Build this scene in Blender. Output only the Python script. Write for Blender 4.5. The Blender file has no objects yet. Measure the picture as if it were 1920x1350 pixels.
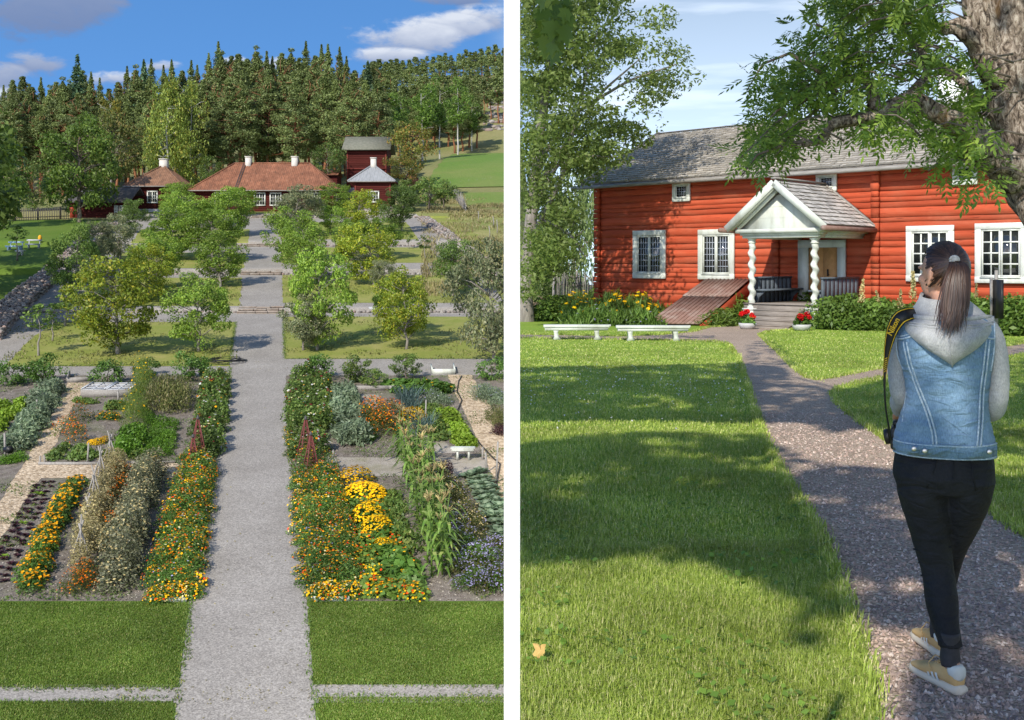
import bpy, bmesh, math, random
import numpy as np
from mathutils import Vector, Matrix

S = bpy.context.scene
COL = S.collection
R = math.radians
random.seed(7)
RNG = np.random.default_rng(11)

# ------------------------------------------------------------------ camera
F, CX, CY, ZC = 2000.0, 960.0, 495.0, 1.512        # focal length and principal point in photo pixels, eye height
cam = bpy.data.cameras.new('camera')
cam.sensor_fit = 'HORIZONTAL'; cam.sensor_width = 36.0; cam.lens = 36.0 * F / 1920.0
cam.shift_y = -(675.0 - CY) / 1920.0
cam.clip_start = 0.05; cam.clip_end = 4000
cam_o = bpy.data.objects.new('camera', cam); COL.objects.link(cam_o)
cam_o.location = (0, 0, ZC); cam_o.rotation_euler = (R(90), 0, 0)
S.camera = cam_o

# ------------------------------------------------------------------ sun and sky
SUN_AZ, SUN_EL = R(27), R(37)                      # light travels towards +Y and a little +X
SUN_DIR = Vector((math.sin(SUN_AZ) * math.cos(SUN_EL), math.cos(SUN_AZ) * math.cos(SUN_EL), -math.sin(SUN_EL)))
sl = bpy.data.lights.new('sun', 'SUN'); sl.energy = 3.9; sl.angle = R(0.6); sl.color = (1.0, 0.94, 0.83)
so = bpy.data.objects.new('sun', sl); COL.objects.link(so)
so.rotation_euler = SUN_DIR.to_track_quat('-Z', 'Y').to_euler()
S.view_settings.view_transform = 'Standard'; S.view_settings.look = 'None'
S.view_settings.exposure = 0.44; S.view_settings.gamma = 1.0
S.cycles.max_bounces = 6; S.cycles.transparent_max_bounces = 6
S.cycles.caustics_reflective = False; S.cycles.caustics_refractive = False

def build_sky():
    w = bpy.data.worlds.new('World'); S.world = w; w.use_nodes = True
    nt = w.node_tree; N = nt.nodes; L = nt.links; N.clear()
    def m(op, a, b=None, c=None, clamp=False):
        n = N.new('ShaderNodeMath'); n.operation = op; n.use_clamp = clamp
        for i, q in enumerate((a, b, c)):
            if q is None: continue
            if isinstance(q, (int, float)): n.inputs[i].default_value = q
            else: L.new(q, n.inputs[i])
        return n.outputs[0]
    def mix(fac, a, b):
        n = N.new('ShaderNodeMix'); n.data_type = 'RGBA'
        for k, q in ((0, fac), (6, a), (7, b)):
            if isinstance(q, (int, float)): n.inputs[k].default_value = q
            elif isinstance(q, tuple): n.inputs[k].default_value = (*q, 1)
            else: L.new(q, n.inputs[k])
        return n.outputs[2]
    tc = N.new('ShaderNodeTexCoord'); sp = N.new('ShaderNodeSeparateXYZ'); L.new(tc.outputs['Generated'], sp.inputs[0])
    x, y, z = sp.outputs
    side = N.new('ShaderNodeMapRange'); side.interpolation_type = 'SMOOTHSTEP'
    L.new(x, side.inputs[0]); side.inputs[1].default_value = -0.03; side.inputs[2].default_value = 0.05
    east = side.outputs[0]
    # the air is clearer on the valley side (west): the blue there is that of a higher piece of sky
    zz = m('MAXIMUM', m('ADD', m('ADD', m('MULTIPLY', z, 2.2), 0.14), m('MULTIPLY', m('SUBTRACT', 1, east), 0.26)), 0.02)
    cb = N.new('ShaderNodeCombineXYZ'); L.new(x, cb.inputs[0]); L.new(y, cb.inputs[1]); L.new(zz, cb.inputs[2])
    sky = N.new('ShaderNodeTexSky'); sky.sky_type = 'NISHITA'; sky.sun_disc = False
    sky.sun_elevation = SUN_EL; sky.sun_rotation = SUN_AZ + math.pi
    sky.air_density = 1.0; sky.dust_density = 0.6; sky.ozone_density = 1.6
    nm = N.new('ShaderNodeVectorMath'); nm.operation = 'NORMALIZE'; L.new(cb.outputs[0], nm.inputs[0]); L.new(nm.outputs[0], sky.inputs[0])
    hs = N.new('ShaderNodeHueSaturation'); L.new(sky.outputs[0], hs.inputs['Color'])
    hs.inputs['Value'].default_value = 1.0
    L.new(m('ADD', 1.0, m('MULTIPLY', m('SUBTRACT', 1, east), 0.26)), hs.inputs['Saturation'])
    L.new(m('ADD', 1.64, m('MULTIPLY', east, -0.64)), hs.inputs['Value'])
    base = hs.outputs[0]
    # thin bright veil towards the east, thicker near the horizon
    veil = m('MULTIPLY', east, m('SUBTRACT', 0.92, m('MULTIPLY', z, 2.3)), clamp=True)
    base = mix(m('MULTIPLY', veil, 0.70), base, (7.2, 8.6, 9.7))
    # clouds: fair weather heaps by bearing and height
    ya = m('MAXIMUM', y, 0.05)
    u = m('DIVIDE', x, ya); v = m('DIVIDE', z, ya)
    nz = N.new('ShaderNodeTexNoise'); nz.inputs['Scale'].default_value = 30; nz.inputs['Detail'].default_value = 9; nz.inputs['Roughness'].default_value = 0.6; nz.inputs['Distortion'].default_value = 0.25
    mp = N.new('ShaderNodeMapping'); mp.inputs['Scale'].default_value = (1, 1, 2.2); L.new(tc.outputs['Generated'], mp.inputs[0]); L.new(mp.outputs[0], nz.inputs['Vector'])
    blobs = [(760, 72, 150, 46, 1), (840, 52, 110, 40, 1), (925, 36, 110, 34, 1), (725, 106, 110, 22, 1), (40, 24, 200, 74, 0.12), (140, 18, 140, 60, 0.12), (62, 122, 90, 34, 0.4), (10, 150, 70, 40, 0.4),
             (215, 148, 90, 20, 0.9), (860, 0, 130, 16, 0.15), (8, 196, 60, 36, 0.8), (305, 124, 60, 16, 0.9), (520, 122, 60, 20, 0.9), (440, 116, 40, 14, 0.9), (-160, 90, 160, 60, 0.6), (-420, 40, 260, 60, 0.6)]
    tot = None; lum = None
    for (px, py, rx, ry, br) in blobs:
        a = m('DIVIDE', m('SUBTRACT', u, (px - CX) / F), rx / F); b = m('DIVIDE', m('SUBTRACT', v, (CY - py) / F), ry / F)
        d = m('SUBTRACT', 1.0, m('SQRT', m('ADD', m('MULTIPLY', a, a), m('MULTIPLY', b, b))), clamp=True)
        tot = d if tot is None else m('ADD', tot, d, None, True)
        q = m('MULTIPLY', m('MINIMUM', m('MULTIPLY', d, 3), 1), m('MULTIPLY', br, m('ADD', 0.62, m('MULTIPLY', b, 0.75)), None, True)); lum = q if lum is None else m('MAXIMUM', lum, q)
    dens = m('ADD', tot, m('MULTIPLY', m('SUBTRACT', nz.outputs[0], 0.5), 2.0))
    mr = N.new('ShaderNodeMapRange'); mr.interpolation_type = 'SMOOTHSTEP'; L.new(dens, mr.inputs[0]); mr.inputs[1].default_value = 0.22; mr.inputs[2].default_value = 0.85
    front = m('GREATER_THAN', y, 0.05)
    cl = m('MULTIPLY', m('MULTIPLY', mr.outputs[0], front), m('MINIMUM', m('MULTIPLY', tot, 6), 1))
    shade = m('MULTIPLY', lum, m('ADD', 0.35, nz.outputs[0]))
    ccol = mix(m('MULTIPLY', shade, 1.15, None, True), (0.95, 1.35, 2.45), (4.5, 4.7, 5.1))
    base = mix(m('MULTIPLY', cl, 0.88), base, ccol)
    # thin cirrus streaks to the east
    n2 = N.new('ShaderNodeTexNoise'); n2.inputs['Scale'].default_value = 5; n2.inputs['Detail'].default_value = 6
    m2 = N.new('ShaderNodeMapping'); m2.inputs['Scale'].default_value = (1, 1, 9); L.new(tc.outputs['Generated'], m2.inputs[0]); L.new(m2.outputs[0], n2.inputs['Vector'])
    ci = N.new('ShaderNodeMapRange'); L.new(n2.outputs[0], ci.inputs[0]); ci.inputs[1].default_value = 0.5; ci.inputs[2].default_value = 0.8
    base = mix(m('MULTIPLY', m('MULTIPLY', ci.outputs[0], east), 0.5), base, (8.5, 9.0, 9.6))
    bg = N.new('ShaderNodeBackground'); bg.inputs['Strength'].default_value = 0.135; L.new(base, bg.inputs['Color'])
    out = N.new('ShaderNodeOutputWorld'); L.new(bg.outputs[0], out.inputs[0])
build_sky()

# ------------------------------------------------------------------ mesh helpers
class MB:
    """collects shapes, then links them as ONE mesh object"""
    def __init__(s): s.v = []; s.f = []; s.m = []; s.n = 0; s.blocks = []
    def add(s, vs, fs, mi=0):
        o = s.n; s.v.extend([tuple(p) for p in vs]); s.n += len(vs)
        for f in fs: s.f.append([o + i for i in f]); s.m.append(mi)
    def box(s, x0, x1, y0, y1, z0, z1, mi=0, M=None):
        vs = [Vector((x, y, z)) for z in (z0, z1) for y in (y0, y1) for x in (x0, x1)]
        if M is not None: vs = [M @ p for p in vs]
        s.add(vs, [(0, 2, 3, 1), (4, 5, 7, 6), (0, 1, 5, 4), (2, 6, 7, 3), (0, 4, 6, 2), (1, 3, 7, 5)], mi)
    def bar(s, a, b, w, t, mi=0, up=(0, 0, 1)):
        """box of width w and thickness t from a to b"""
        a = Vector(a); b = Vector(b); d = (b - a); ln = d.length; d.normalize()
        side = d.cross(Vector(up))
        if side.length < 1e-4: side = d.cross(Vector((1, 0, 0)))
        side.normalize(); nn = side.cross(d).normalized()
        M = Matrix((( *d, 0), (*side, 0), (*nn, 0), (0, 0, 0, 1))).transposed(); M.translation = a
        s.box(0, ln, -w / 2, w / 2, -t / 2, t / 2, mi, M)
    def tube(s, pts, rad, n=8, mi=0, cap=True, twist=0):
        pts = [Vector(p) for p in pts]; k = len(pts)
        if isinstance(rad, (int, float)): rad = [rad] * k
        rings = []; ref = None
        for i, p in enumerate(pts):
            d = (pts[min(i + 1, k - 1)] - pts[max(i - 1, 0)])
            if d.length < 1e-9: d = Vector((0, 0, 1))
            d.normalize()
            if ref is None: ref = d.cross(Vector((0, 1, 0))) if abs(d.y) < .9 else d.cross(Vector((1, 0, 0)))
            ref = (ref - d * ref.dot(d)).normalized(); b = d.cross(ref)
            rings.append([p + (ref * math.cos(2 * math.pi * j / n + twist * i) + b * math.sin(2 * math.pi * j / n + twist * i)) * rad[i] for j in range(n)])
        s.loft(rings, mi, cap)
    def loft(s, rings, mi=0, cap=True, closed=True):
        n = len(rings[0]); vs = [p for r in rings for p in r]; fs = []
        for i in range(len(rings) - 1):
            for j in range(n if closed else n - 1):
                a = i * n + j; b = i * n + (j + 1) % n; fs.append((a, b, b + n, a + n))
        if cap:
            fs.append(tuple(range(n - 1, -1, -1))); q = (len(rings) - 1) * n; fs.append(tuple(range(q, q + n)))
        s.add(vs, fs, mi)
    def lathe(s, prof, n=16, c=(0, 0, 0), mi=0, cap=True):
        s.loft([[Vector((c[0] + r * math.cos(2 * math.pi * j / n), c[1] + r * math.sin(2 * math.pi * j / n), c[2] + z)) for j in range(n)] for r, z in prof], mi, cap)
    def prism(s, poly, d, mi=0):
        """poly: 3D points, extruded by vector d"""
        n = len(poly); d = Vector(d); a = [Vector(p) for p in poly]; vs = a + [p + d for p in a]
        fs = [tuple(range(n - 1, -1, -1)), tuple(range(n, 2 * n))] + [(i, (i + 1) % n, n + (i + 1) % n, n + i) for i in range(n)]
        s.add(vs, fs, mi)
    def bulk(s, verts, k=4, mi=0):
        """many separate k-gons: verts (N*k, 3); mi may be an int or an array of N"""
        s.blocks.append((np.asarray(verts, dtype=np.float32), k, mi))
    def mesh(s, name, mats, smooth=False):
        me = bpy.data.meshes.new(name)
        V = [np.array(s.v, dtype=np.float32).reshape(-1, 3)]; li = []; ls = []; mi = []
        for f, q in zip(s.f, s.m): li.extend(f); ls.append(len(f)); mi.append(q)
        li = [np.array(li, dtype=np.int32)]; ls = [np.array(ls, dtype=np.int32)]; mi = [np.array(mi, dtype=np.int32)]; base = s.n
        for bv, k, bm in s.blocks:
            V.append(bv); nf = len(bv) // k
            li.append(np.arange(base, base + nf * k, dtype=np.int32)); ls.append(np.full(nf, k, dtype=np.int32))
            mi.append(np.full(nf, bm, dtype=np.int32) if np.isscalar(bm) else np.asarray(bm, dtype=np.int32)); base += nf * k
        V = np.concatenate(V); li = np.concatenate(li); ls = np.concatenate(ls); mi = np.concatenate(mi)
        me.vertices.add(len(V)); me.vertices.foreach_set('co', V.ravel())
        me.loops.add(len(li)); me.loops.foreach_set('vertex_index', li)
        me.polygons.add(len(ls)); st = np.concatenate(([0], np.cumsum(ls)[:-1])).astype(np.int32)
        me.polygons.foreach_set('loop_start', st); me.polygons.foreach_set('material_index', mi)
        if smooth: me.polygons.foreach_set('use_smooth', np.ones(len(ls), dtype=bool))
        for q in (mats if isinstance(mats, (list, tuple)) else [mats]): me.materials.append(q)
        me.update(calc_edges=True); me.validate()
        return me
    def build(s, name, mats, parent=None, smooth=False):
        return link(name, s.mesh(name, mats, smooth), parent)

def link(name, me, parent=None):
    o = bpy.data.objects.new(name, me); COL.objects.link(o)
    if parent is not None: o.parent = parent
    return o
def tag(o, label, cat, group=None):
    o['label'] = label; o['category'] = cat
    if group: o['group'] = group
    return o
def thing(name, label, cat, loc=(0, 0, 0), rz=0.0, group=None, scale=1.0):
    o = bpy.data.objects.new(name, None); COL.objects.link(o)
    o.location = loc; o.rotation_euler = (0, 0, rz); o.scale = (scale,) * 3 if isinstance(scale, (int, float)) else scale
    o.empty_display_size = 0.2
    return tag(o, label, cat, group)
def kind(o, k): o['kind'] = k; return o
def copy_tree(o, parent=None):
    c = o.copy(); COL.objects.link(c)
    if parent is not None: c.parent = parent
    for ch in list(o.children): copy_tree(ch, c)
    return c
def smooth_by_angle(o, ang=40):
    me = o.data
    me.polygons.foreach_set('use_smooth', np.ones(len(me.polygons), dtype=bool))
    bm = bmesh.new(); bm.from_mesh(me); bmesh.ops.remove_doubles(bm, verts=bm.verts, dist=1e-5)
    for e in bm.edges:
        if len(e.link_faces) == 2 and e.calc_face_angle(0) > R(ang): e.smooth = False
    bm.to_mesh(me); bm.free(); return o
def bevel(o, w=0.01, seg=1):
    md = o.modifiers.new('bevel', 'BEVEL'); md.width = w; md.segments = seg; md.limit_method = 'ANGLE'; md.angle_limit = R(35); return o

# ------------------------------------------------------------------ materials
def nodes_of(name):
    mt = bpy.data.materials.new(name); mt.use_nodes = True
    nt = mt.node_tree; nt.nodes.clear()
    out = nt.nodes.new('ShaderNodeOutputMaterial'); p = nt.nodes.new('ShaderNodeBsdfPrincipled'); nt.links.new(p.outputs[0], out.inputs[0])
    return mt, nt, p, out
def ramp(nt, fac, stops):
    r = nt.nodes.new('ShaderNodeValToRGB'); e = r.color_ramp.elements
    while len(e) < len(stops): e.new(0.5)
    for i, (q, c) in enumerate(stops): e[i].position = q; e[i].color = (*c, 1)
    nt.links.new(fac, r.inputs[0]); return r.outputs[0]
def noise(nt, vec, sc, det=4, rough=0.55, dist=0.0):
    n = nt.nodes.new('ShaderNodeTexNoise'); n.inputs['Scale'].default_value = sc; n.inputs['Detail'].default_value = det
    n.inputs['Roughness'].default_value = rough; n.inputs['Distortion'].default_value = dist
    if vec is not None: nt.links.new(vec, n.inputs['Vector'])
    return n.outputs[0]
def coords(nt, scale=(1, 1, 1), kind_='Object'):
    t = nt.nodes.new('ShaderNodeTexCoord'); mp = nt.nodes.new('ShaderNodeMapping'); mp.inputs['Scale'].default_value = scale
    nt.links.new(t.outputs[kind_], mp.inputs[0]); return mp.outputs[0]
def mixc(nt, fac, a, b, mode='MIX'):
    n = nt.nodes.new('ShaderNodeMix'); n.data_type = 'RGBA'; n.blend_type = mode
    for k, q in ((0, fac), (6, a), (7, b)):
        if isinstance(q, (int, float)): n.inputs[k].default_value = q
        elif isinstance(q, tuple): n.inputs[k].default_value = (*q, 1)
        else: nt.links.new(q, n.inputs[k])
    return n.outputs[2]
def bumpn(nt, p, h, strength, dist):
    b = nt.nodes.new('ShaderNodeBump'); b.inputs['Strength'].default_value = strength; b.inputs['Distance'].default_value = dist
    nt.links.new(h, b.inputs['Height']); nt.links.new(b.outputs[0], p.inputs['Normal'])
def mat(name, c1, c2=None, sc=4.0, rough=0.75, bump=0.0, bsc=20.0, bd=0.02, stretch=(1, 1, 1), spec=0.3, metal=0.0, c3=None, sc3=0.7, a3=0.5):
    mt, nt, p, out = nodes_of(name)
    p.inputs['Roughness'].default_value = rough; p.inputs['Specular IOR Level'].default_value = spec; p.inputs['Metallic'].default_value = metal
    vec = coords(nt, stretch)
    if c2 is None: c2 = tuple(c * 0.8 for c in c1)
    col = ramp(nt, noise(nt, vec, sc, 5, 0.6), [(0.32, c1), (0.68, c2)])
    if c3 is not None:
        k = nt.nodes.new('ShaderNodeMapRange'); nt.links.new(noise(nt, vec, sc3, 4, 0.6), k.inputs[0]); k.inputs[1].default_value = 0.5; k.inputs[2].default_value = 0.68; k.inputs[4].default_value = a3
        col = mixc(nt, k.outputs[0], col, c3)
    nt.links.new(col, p.inputs['Base Color'])
    if bump: bumpn(nt, p, noise(nt, vec, bsc, 5, 0.65), bump, bd)
    return mt
def leafmat(name, c1, c2, trans=0.35, rough=0.5, wsc=0.35, spec=0.35, c3=None):
    """leaves: colour varies from leaf to leaf and from clump to clump; some light comes through"""
    mt, nt, p, out = nodes_of(name)
    g = nt.nodes.new('ShaderNodeNewGeometry'); oi = nt.nodes.new('ShaderNodeObjectInfo')
    col = ramp(nt, g.outputs['Random Per Island'], [(0.0, c1), (0.75, c2), (1.0, c3 or c2)])
    n = noise(nt, g.outputs['Position'], wsc, 2)
    k = nt.nodes.new('ShaderNodeMapRange'); nt.links.new(n, k.inputs[0]); k.inputs[1].default_value = 0.3; k.inputs[2].default_value = 0.7; k.inputs[3].default_value = 0.72; k.inputs[4].default_value = 1.25
    k2 = nt.nodes.new('ShaderNodeMapRange'); nt.links.new(oi.outputs['Random'], k2.inputs[0]); k2.inputs[3].default_value = 0.8; k2.inputs[4].default_value = 1.2
    mm = nt.nodes.new('ShaderNodeMath'); mm.operation = 'MULTIPLY'; nt.links.new(k.outputs[0], mm.inputs[0]); nt.links.new(k2.outputs[0], mm.inputs[1])
    vm = nt.nodes.new('ShaderNodeVectorMath'); vm.operation = 'SCALE'; nt.links.new(col, vm.inputs[0]); nt.links.new(mm.outputs[0], vm.inputs['Scale'])
    nt.links.new(vm.outputs[0], p.inputs['Base Color']); p.inputs['Roughness'].default_value = rough; p.inputs['Specular IOR Level'].default_value = spec
    if trans > 0:
        t = nt.nodes.new('ShaderNodeBsdfTranslucent'); nt.links.new(vm.outputs[0], t.inputs['Color'])
        mx = nt.nodes.new('ShaderNodeMixShader'); mx.inputs[0].default_value = trans
        nt.links.new(p.outputs[0], mx.inputs[1]); nt.links.new(t.outputs[0], mx.inputs[2]); nt.links.new(mx.outputs[0], out.inputs[0])
    return mt
def gravelmat(name, cols, cell, big=((0.9, 0.9, 0.9), (1.08, 1.08, 1.08)), bump=0.6, bd=0.01):
    """small stones: a colour to each cell, larger patches over them"""
    mt, nt, p, out = nodes_of(name); vec = coords(nt)
    v = nt.nodes.new('ShaderNodeTexVoronoi'); v.inputs['Scale'].default_value = 1.0 / cell; nt.links.new(vec, v.inputs['Vector'])
    sp = nt.nodes.new('ShaderNodeSeparateColor'); nt.links.new(v.outputs['Color'], sp.inputs[0])
    st = [(i / max(1, len(cols) - 1), c) for i, c in enumerate(cols)]
    col = ramp(nt, sp.outputs[0], st)
    col = mixc(nt, 1.0, col, ramp(nt, noise(nt, vec, 0.45, 6, 0.62), [(0.3, big[0]), (0.7, big[1])]), 'MULTIPLY')
    nt.links.new(col, p.inputs['Base Color']); p.inputs['Roughness'].default_value = 0.9; p.inputs['Specular IOR Level'].default_value = 0.15
    inv = nt.nodes.new('ShaderNodeMath'); inv.operation = 'SUBTRACT'; inv.inputs[0].default_value = 1; nt.links.new(v.outputs['Distance'], inv.inputs[1])
    if bump: bumpn(nt, p, inv.outputs[0], bump, bd)
    return mt
def turfmat(name, c1, c2, c3, fine=28.0, patch=0.5, bump=0.5, bd=0.04, dry=0.35):
    """mown grass: fine mottling, broad patches, some dry ground showing"""
    mt, nt, p, out = nodes_of(name); vec = coords(nt)
    col = ramp(nt, noise(nt, vec, fine, 6, 0.7), [(0.3, c1), (0.7, c2)])
    k = nt.nodes.new('ShaderNodeMapRange'); nt.links.new(noise(nt, vec, patch, 6, 0.65), k.inputs[0]); k.inputs[1].default_value = 0.42; k.inputs[2].default_value = 0.75; k.inputs[4].default_value = dry
    col = mixc(nt, k.outputs[0], col, c3)
    nt.links.new(col, p.inputs['Base Color']); p.inputs['Roughness'].default_value = 0.85; p.inputs['Specular IOR Level'].default_value = 0.15
    bumpn(nt, p, noise(nt, vec, fine * 1.3, 6, 0.75), bump, bd)
    return mt

M = {}
M['white_paint'] = mat('white_paint', (0.72, 0.72, 0.66), (0.62, 0.63, 0.57), 9, 0.5, 0.15, 40, 0.01, (1, 1, .4), .25, 0, (0.48, 0.47, 0.40), 4.0, .45)
M['pale_paint'] = mat('pale_greenish_white_paint', (0.62, 0.64, 0.575), (0.53, 0.55, 0.485), 3, 0.6, 0.2, 30, 0.01, (1, 1, .35), .2, 0, (0.40, 0.40, 0.33), 3.0, .55)
M['plaster'] = mat('white_plaster', (0.86, 0.86, 0.85), (0.80, 0.80, 0.79), 2, 0.7, 0.1, 60, 0.004)
M['bark'] = mat('bark', (0.10, 0.075, 0.055), (0.20, 0.17, 0.14), 8, 0.9, 0.8, 25, 0.03, (1, 1, 0.25))
M['pale_bark'] = mat('pale_bark', (0.30, 0.27, 0.23), (0.16, 0.14, 0.12), 9, 0.9, 0.6, 25, 0.03, (1, 1, 0.3))
M['pine_bark'] = mat('pine_bark', (0.30, 0.12, 0.05), (0.16, 0.08, 0.05), 2, 0.9, 0.6, 8, 0.05, (1, 1, 0.3))
M['birch_bark'] = mat('birch_bark', (0.62, 0.60, 0.56), (0.25, 0.23, 0.21), 3, 0.8, 0.2, 8, 0.02, (0.6, 0.6, 2.5))
M['wood_grey'] = mat('weathered_wood', (0.34, 0.32, 0.29), (0.22, 0.20, 0.18), 12, 0.85, 0.4, 30, 0.01, (1, 1, 1))
M['stone'] = mat('field_stone', (0.40, 0.36, 0.33), (0.22, 0.20, 0.19), 2.5, 0.9, 0.6, 14, 0.03, c3=(0.40, 0.27, 0.22), sc3=1.1, a3=0.7)
M['soil'] = mat('garden_soil', (0.13, 0.105, 0.085), (0.24, 0.205, 0.17), 3, 0.95, 0.8, 16, 0.06, c3=(0.12, 0.14, 0.05), sc3=0.8, a3=0.5)
M['black'] = mat('black_plastic', (0.012, 0.012, 0.013), (0.02, 0.02, 0.02), 10, 0.4)
# ------------------------------------------------------------------ ground of the valley garden (west) and of the farmhouse lawn (east)
RIS = [77.5, 93.4, 108.9, 131.0]                   # terrace walls of the orchard, metres ahead
def zl(y): return ZC - 14.0 + 0.135 * y
def zu(y): return ZC - 17.09 + 0.1755 * y
_py = [-60.0, RIS[0]]; _pz = [zl(-60), zl(RIS[0])]
for i, r in enumerate(RIS):
    if i: _py.append(r); _pz.append(zu(r) - 0.22)
    _py.append(r + 0.14); _pz.append(zu(r + 0.14) + 0.22)
_py += [139.0, 340.0, 460.0, 900.0]; _pz += [zu(137.0), zu(338.0), zu(425.0), zu(425.0) + 4.0]
KY = np.array(_py); KZ = np.array(_pz)
def ZL(y): return float(np.interp(y, KY, KZ))
_gy = np.concatenate((np.arange(8, 140, 0.02), np.arange(140, 600, 0.2)))
_gp = CY - (np.interp(_gy, KY, KZ) - ZC) * F / _gy
_gp = np.minimum.accumulate(_gp)
def LGy(py): return float(np.interp(-py, -_gp, _gy))
def LG(px, py):
    """photo pixel on the valley ground -> point"""
    y = LGy(py); return Vector(((px - CX) * y / F, y, ZL(y)))
RS = 0.018
def RG(px, py):
    """photo pixel on the farmhouse lawn -> point"""
    y = F * ZC / (py - CY - F * RS); return Vector(((px - CX) * y / F, y, -RS * y))
def at(px, py, y): return Vector(((px - CX) * y / F, y, ZC - (py - CY) * y / F))

M['lawn'] = turfmat('mown_lawn', (0.068, 0.122, 0.014), (0.115, 0.185, 0.024), (0.17, 0.20, 0.045), 16, 0.25, 0.3, 0.04, 0.45)
M['orchard_grass'] = turfmat('dry_orchard_grass', (0.160, 0.196, 0.034), (0.250, 0.268, 0.064), (0.37, 0.31, 0.13), 7, 0.45, 0.25, 0.05, 0.7)
M['meadow'] = turfmat('rough_meadow', (0.22, 0.22, 0.085), (0.30, 0.26, 0.12), (0.12, 0.17, 0.035), 2.2, 0.08, 0.8, 0.25, 0.8)
M['field'] = turfmat('green_field', (0.11, 0.20, 0.035), (0.165, 0.255, 0.050), (0.26, 0.25, 0.09), 1.8, 0.07, 0.9, 0.25, 0.6)
M['gravel_grey'] = gravelmat('grey_gravel', [(0.195, 0.178, 0.163), (0.26, 0.239, 0.217), (0.308, 0.283, 0.257), (0.392, 0.362, 0.328)], 0.035, ((0.86, 0.85, 0.83), (1.10, 1.10, 1.09)), 0.0, 0.02)
M['woodchip'] = gravelmat('wood_chips', [(0.30, 0.22, 0.14), (0.48, 0.37, 0.25), (0.62, 0.50, 0.36)], 0.10, ((0.85, 0.83, 0.8), (1.08, 1.08, 1.08)), 0.8, 0.04)
M['pale_soil'] = mat('trodden_pale_soil', (0.36, 0.32, 0.27), (0.27, 0.235, 0.19), 2.5, 0.95, 0.6, 14, 0.05, c3=(0.20, 0.19, 0.09), sc3=0.6, a3=0.5)
M['gravel_mauve'] = gravelmat('mauve_gravel', [(0.215, 0.160, 0.122), (0.355, 0.272, 0.205), (0.445, 0.332, 0.246), (0.62, 0.518, 0.405)], 0.016, ((0.85, 0.84, 0.84), (1.08, 1.08, 1.08)), 0.8, 0.012)
M['turf_near'] = turfmat('farmhouse_lawn', (0.156, 0.257, 0.028), (0.260, 0.392, 0.050), (0.338, 0.392, 0.083), 20, 0.5, 0.7, 0.03, 0.4)

def grid_sheet(name, xs, ys, hf, m, smooth=True):
    X, Y = np.meshgrid(xs, ys); Z = np.vectorize(hf)(X, Y); mb = MB(); nx = len(xs)
    vs = np.stack([X.ravel(), Y.ravel(), Z.ravel()], 1)
    fs = [(r * nx + c, r * nx + c + 1, (r + 1) * nx + c + 1, (r + 1) * nx + c) for r in range(len(ys) - 1) for c in range(nx - 1)]
    mb.add(vs, fs); return kind(mb.build(name, m), 'structure')

def hill(x, y):
    z = ZL(y)
    if y > 145:
        k = min(1, (y - 145) / 40); z += k * (1.3 * math.sin(x * 0.05 + 1.3) + 0.9 * math.sin(y * 0.043 + x * 0.021))
        z -= k * max(0, (-x - 60)) * 0.05
        f = min(1, max(0, (x + 75) / 50)); f = f * f * (3 - 2 * f); z += f * max(0, y - 232) * 0.13 * min(1, max(0, (470 - y) / 80))
    return z
ys = sorted(set([float(v) for v in KY if -60 <= v <= 139] + list(np.arange(-60, 20, 10.0)) + list(np.arange(145, 470, 8.0)) + [600, 900]))
grid_sheet('valley_ground', [-420, -300, -220] + list(np.arange(-180, -1, 9.0)) + [-0.03], ys, hill, M['meadow'])
def east(x, y):
    s = min(1, max(0, x / 9)); s = s * s * (3 - 2 * s); t = min(1, (y - 84) / 12)
    return (hill(0, y) * (1 - s) + (-RS * y - 0.4) * s) * t + (-RS * y - 0.02) * (1 - t)
grid_sheet('wooded_slope', [-0.03, 4, 9, 14, 20, 26, 34, 50, 90, 160, 300], list(np.arange(84, 470, 7.0)) + [600, 900], east, M['meadow'])
mb = MB(); mb.add([(0.02, -40, RS * 40), (140, -40, RS * 40), (140, 84.2, -RS * 84.2), (0.02, 84.2, -RS * 84.2)], [(0, 1, 2, 3)])
kind(mb.build('farmhouse_lawn', M['turf_near']), 'structure')

# low white wall that holds the upper lawn above the valley garden; its added post stands in for the white strip between two views
w = thing('retaining_wall', 'slim white plastered wall ending in a tall post, dividing terraced garden from farmhouse lawn', 'wall', (0, 1.5, 0))
mb = MB(); mb.prism([(-0.0111, 0.04, -16), (-0.0111, 82.6, -16), (-0.0111, 82.6, -RS * 84 + .03), (-0.0111, 0.04, -0.01)], (0.0222, 0, 0)); mb.build('wall_body', M['plaster'], w)
mb = MB(); mb.box(-0.01125, 0.01125, 0, 0.04, -16, 1.93); mb.build('added_strip_post', M['plaster'], w)

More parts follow.
